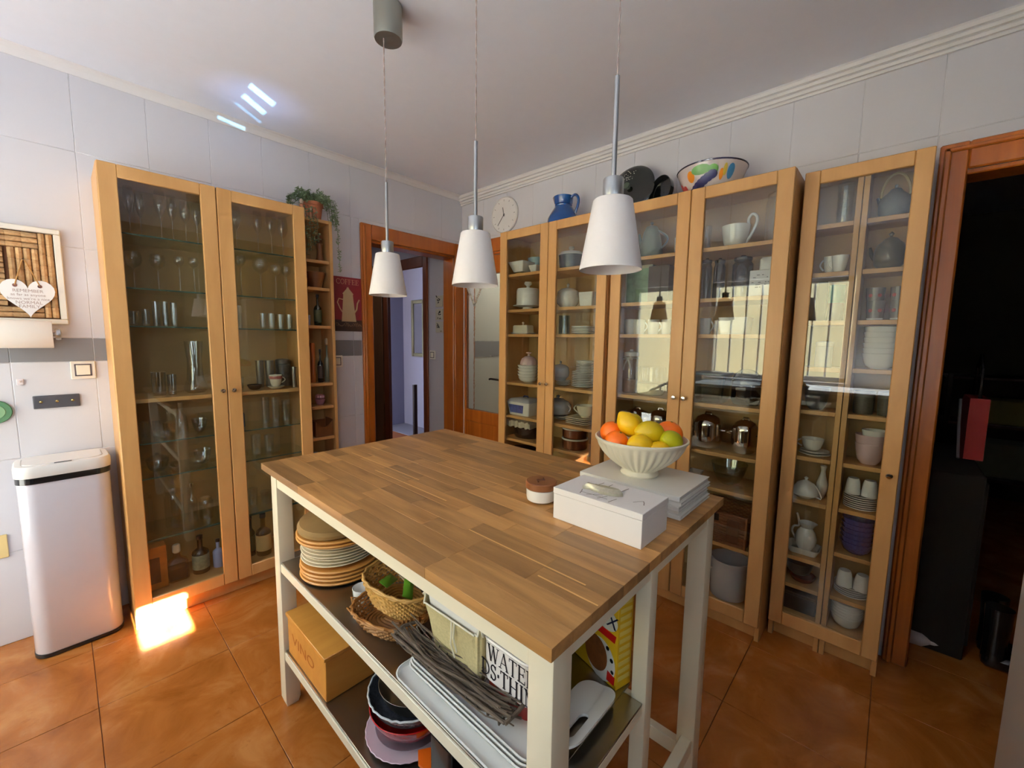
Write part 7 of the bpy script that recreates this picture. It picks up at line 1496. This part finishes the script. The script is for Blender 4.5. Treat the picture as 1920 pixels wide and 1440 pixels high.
# stack of white books
PB = mat('white_cover', (226, 222, 214), 0.4); PG = mat('page_edge', (206, 200, 194), 0.8)
z = ZT
for k, (th, dx, dy, lb) in enumerate([(0.011, 0.0, -0.004, 'lowest thin white book of the stack under the fruit bowl'), (0.010, 0.004, 0.002, 'second thin white book from the bottom of the stack'), (0.011, -0.003, 0.0, 'middle thin white book of the stack under the fruit bowl'), (0.010, 0.003, -0.003, 'second thin white book from the top of the stack'), (0.014, 0.0, 0.0, 'top white book with pale printed cover directly under the fruit bowl')]):
    t = thing('book', lb, 'book', (-1.208+dx, -2.204+dy, z), 0, 'white books stacked under the fruit bowl'); w, d = 0.108, 0.142
    q = MB(); q.box(-w, w, -d, d, 0, 0.0018, 0.0006); q.box(-w, w, -d, d, th-0.0018, th, 0.0006); q.box(-w, -w+0.002, -d, d, 0.0018, th-0.0018); q.build('cover', PB, t)
    MB().box(-w+0.0022, w-0.003, -d+0.003, d-0.003, 0.0019, th-0.0019).build('pages', PG, t); z += th+0.0004
ZB_ = z
# white box
t = thing('white_box', 'large white lidded box with sketched lines on its lid at the island corner', 'box', (-1.450, -2.2315, ZT), 0)
WBX = mat('matt_white_box', (232, 226, 222), 0.5)
MB().box(-0.065, 0.065, -0.1135, 0.1135, 0, 0.062, 0.001).build('box_body', WBX, t); MB().box(-0.0658, 0.0658, -0.1143, 0.1143, 0.0625, 0.077, 0.001).build('box_lid', WBX, t)
q = MB(); zz = 0.0775
for a, b_ in (((-0.045, -0.02), (-0.045, 0.05)), ((-0.030, 0.0), (-0.052, 0.03)), ((0.010, 0.045), (0.045, 0.04)), ((0.012, 0.02), (0.048, 0.018)), ((0.02, -0.02), (0.050, -0.024)), ((-0.055, 0.045), (-0.03, 0.055)), ((-0.055, 0.0), (-0.030, -0.012)), ((-0.058, -0.03), (-0.030, -0.035)), ((-0.02, -0.07), (0.0, -0.085)), ((0.0, -0.085), (-0.02, -0.095))):
    q.tube([(a[0], a[1], zz), ((a[0]+b_[0])/2+0.002, (a[1]+b_[1])/2, zz), (b_[0], b_[1], zz)], 0.0011, 4, flat=0.4)
q.build('sketched_lines', mat('grey_pencil', (150, 136, 128), 0.7), t)
t = thing('fish_ornament', 'small silvery fish-shaped metal ornament lying on the white box lid', 'ornament', (-1.462, -2.222, ZT+0.0775), 0.12)
fp = [(0.0, -0.048), (0.010, -0.040), (0.016, -0.022), (0.015, 0.0), (0.008, 0.020), (0.003, 0.034), (0.010, 0.048), (0.0, 0.044), (-0.010, 0.048), (-0.004, 0.034), (-0.010, 0.018), (-0.016, 0.0), (-0.015, -0.022), (-0.009, -0.040)]
q = MB(); n_ = len(fp); v = [(x, y, 0.0) for x, y in fp]+[(x, y, 0.007) for x, y in fp]+[(x*0.45, y*0.85, 0.014) for x, y in fp]; f = [tuple(reversed(range(n_))), tuple(range(2*n_, 3*n_))]
for i in range(n_): k = (i+1) % n_; f += [(i, k, n_+k, n_+i), (n_+i, n_+k, 2*n_+k, 2*n_+i)]
q.add(v, f); q.build('fish_body', mat('dull_silver', (176, 170, 150), 0.35, 0.6, noise=0.2, nscale=200), t)
q = MB()
for k in range(6): q.box(0.012, 0.022, -0.030+0.011*k, -0.026+0.011*k, 0.004, 0.008, 0.001)
q.build('fins', mat('dull_silver', (176, 170, 150), 0.35, 0.6), t)
# fruit bowl
FBX, FBY = -1.212, -2.192
t = thing('fruit_bowl', 'large fluted cream footed bowl of citrus fruit on the white books', 'bowl', (FBX, FBY, ZB_), 0)
fl_ = lambda a, i: 1+(0.022*math.cos(34*a) if 4 <= i <= 8 else 0)
MB().lathe([(0, 0.0), (0.050, 0.0), (0.052, 0.004), (0.047, 0.014), (0.050, 0.018), (0.066, 0.028), (0.086, 0.044), (0.103, 0.062), (0.114, 0.080), (0.121, 0.094), (0.1255, 0.099), (0.126, 0.104), (0.122, 0.106), (0.117, 0.098), (0.105, 0.074), (0.085, 0.048), (0.05, 0.028), (0, 0.022)], 204, wob=fl_).build('bowl_body', mat('cream_fluted_ceramic', (232, 224, 202), 0.3, coat=0.2), t)
LEM = mat('lemon_skin', (236, 188, 14), 0.38, noise=0.10, nscale=40, bump=0.5); LIM = mat('green_yellow_skin', (182, 180, 20), 0.38, noise=0.18, nscale=25, bump=0.5); ORA = mat('orange_skin', (238, 108, 10), 0.4, noise=0.08, nscale=60, bump=0.5); LEM2 = mat('dull_yellow_skin', (206, 176, 18), 0.38, noise=0.15, nscale=30, bump=0.5)
def fruit(kind, x, y, z, rz, m, lb, tilt=0.3, s=1.0):
    nm = 'orange' if kind == 'orange' else 'lemon'; t = thing(nm, lb, nm, (x, y, z), rz, 'fruit in the fluted bowl')
    R = 0.034*s
    if kind == 'orange': p = [(0, -R*0.94)]+[(R*math.sin(PI*k/14), -R*0.95*math.cos(PI*k/14)) for k in range(1, 14)]+[(0, R*0.93)]
    else: p = [(0, -R*1.26), (R*0.14, -R*1.22), (R*0.30, -R*1.10)]+[(R*0.86*math.sin(PI*k/12), -R*1.12*math.cos(PI*k/12)) for k in range(2, 11)]+[(R*0.28, R*1.10), (R*0.12, R*1.18), (0, R*1.20)]
    Mx = Matrix.Rotation(PI/2+tilt, 4, 'X') if kind != 'orange' else Matrix.Rotation(tilt, 4, 'X')
    MB().lathe(p, 28, M=Mx).build('fruit_skin', m, t, ang=80)
    MB().lathe([(0, 0), (0.0035, 0), (0.003, 0.0015), (0, 0.002)], 8, M=Mx @ Matrix.Translation((0, 0, R*(0.925 if kind == 'orange' else 1.19)))).build('stem_end', mat('dry_stem', (120, 110, 50), 0.8), t)
B_ = ZB_
fruit('orange', -1.292, -2.160, B_+0.098, 0, ORA, 'orange at the far left of the fruit bowl', 0.4, 0.95)
fruit('orange', -1.245, -2.120, B_+0.110, 0, ORA, 'orange mostly hidden behind the upper left lemon', 0.3)
fruit('lemon', -1.278, -2.222, B_+0.098, 1.2, LEM, 'yellow lemon low at the front left of the fruit bowl', 0.2)
fruit('lemon', -1.248, -2.172, B_+0.142, 0.4, LEM, 'bright lemon at the top left of the fruit heap', 0.9)
fruit('lemon', -1.232, -2.226, B_+0.126, 1.0, LEM2, 'yellow-green lemon in the middle of the fruit heap', 0.1, 1.08)
fruit('lemon', -1.200, -2.160, B_+0.138, 1.9, LEM2, 'dull yellow lemon at the back of the fruit heap', 0.2, 0.95)
fruit('lemon', -1.252, -2.262, B_+0.088, 1.03, LEM, 'small part of a lemon at the front rim of the bowl', 0.0, 0.8)
fruit('lemon', -1.206, -2.274, B_+0.106, 1.4, LIM, 'lime-green lemon at the front right of the fruit bowl', 0.3, 0.98)
fruit('orange', -1.150, -2.245, B_+0.112, 0, ORA, 'reddish orange at the right of the fruit bowl', 0.2, 1.12)
fruit('orange', -1.165, -2.180, B_+0.092, 0, ORA, 'orange deep in the bowl behind the lime-green lemon', 0.2, 1.0)
fruit('lemon', -1.205, -2.215, B_+0.072, 0.3, LIM, 'greenish lemon wedged in the centre of the bowl', 0.1, 1.0)
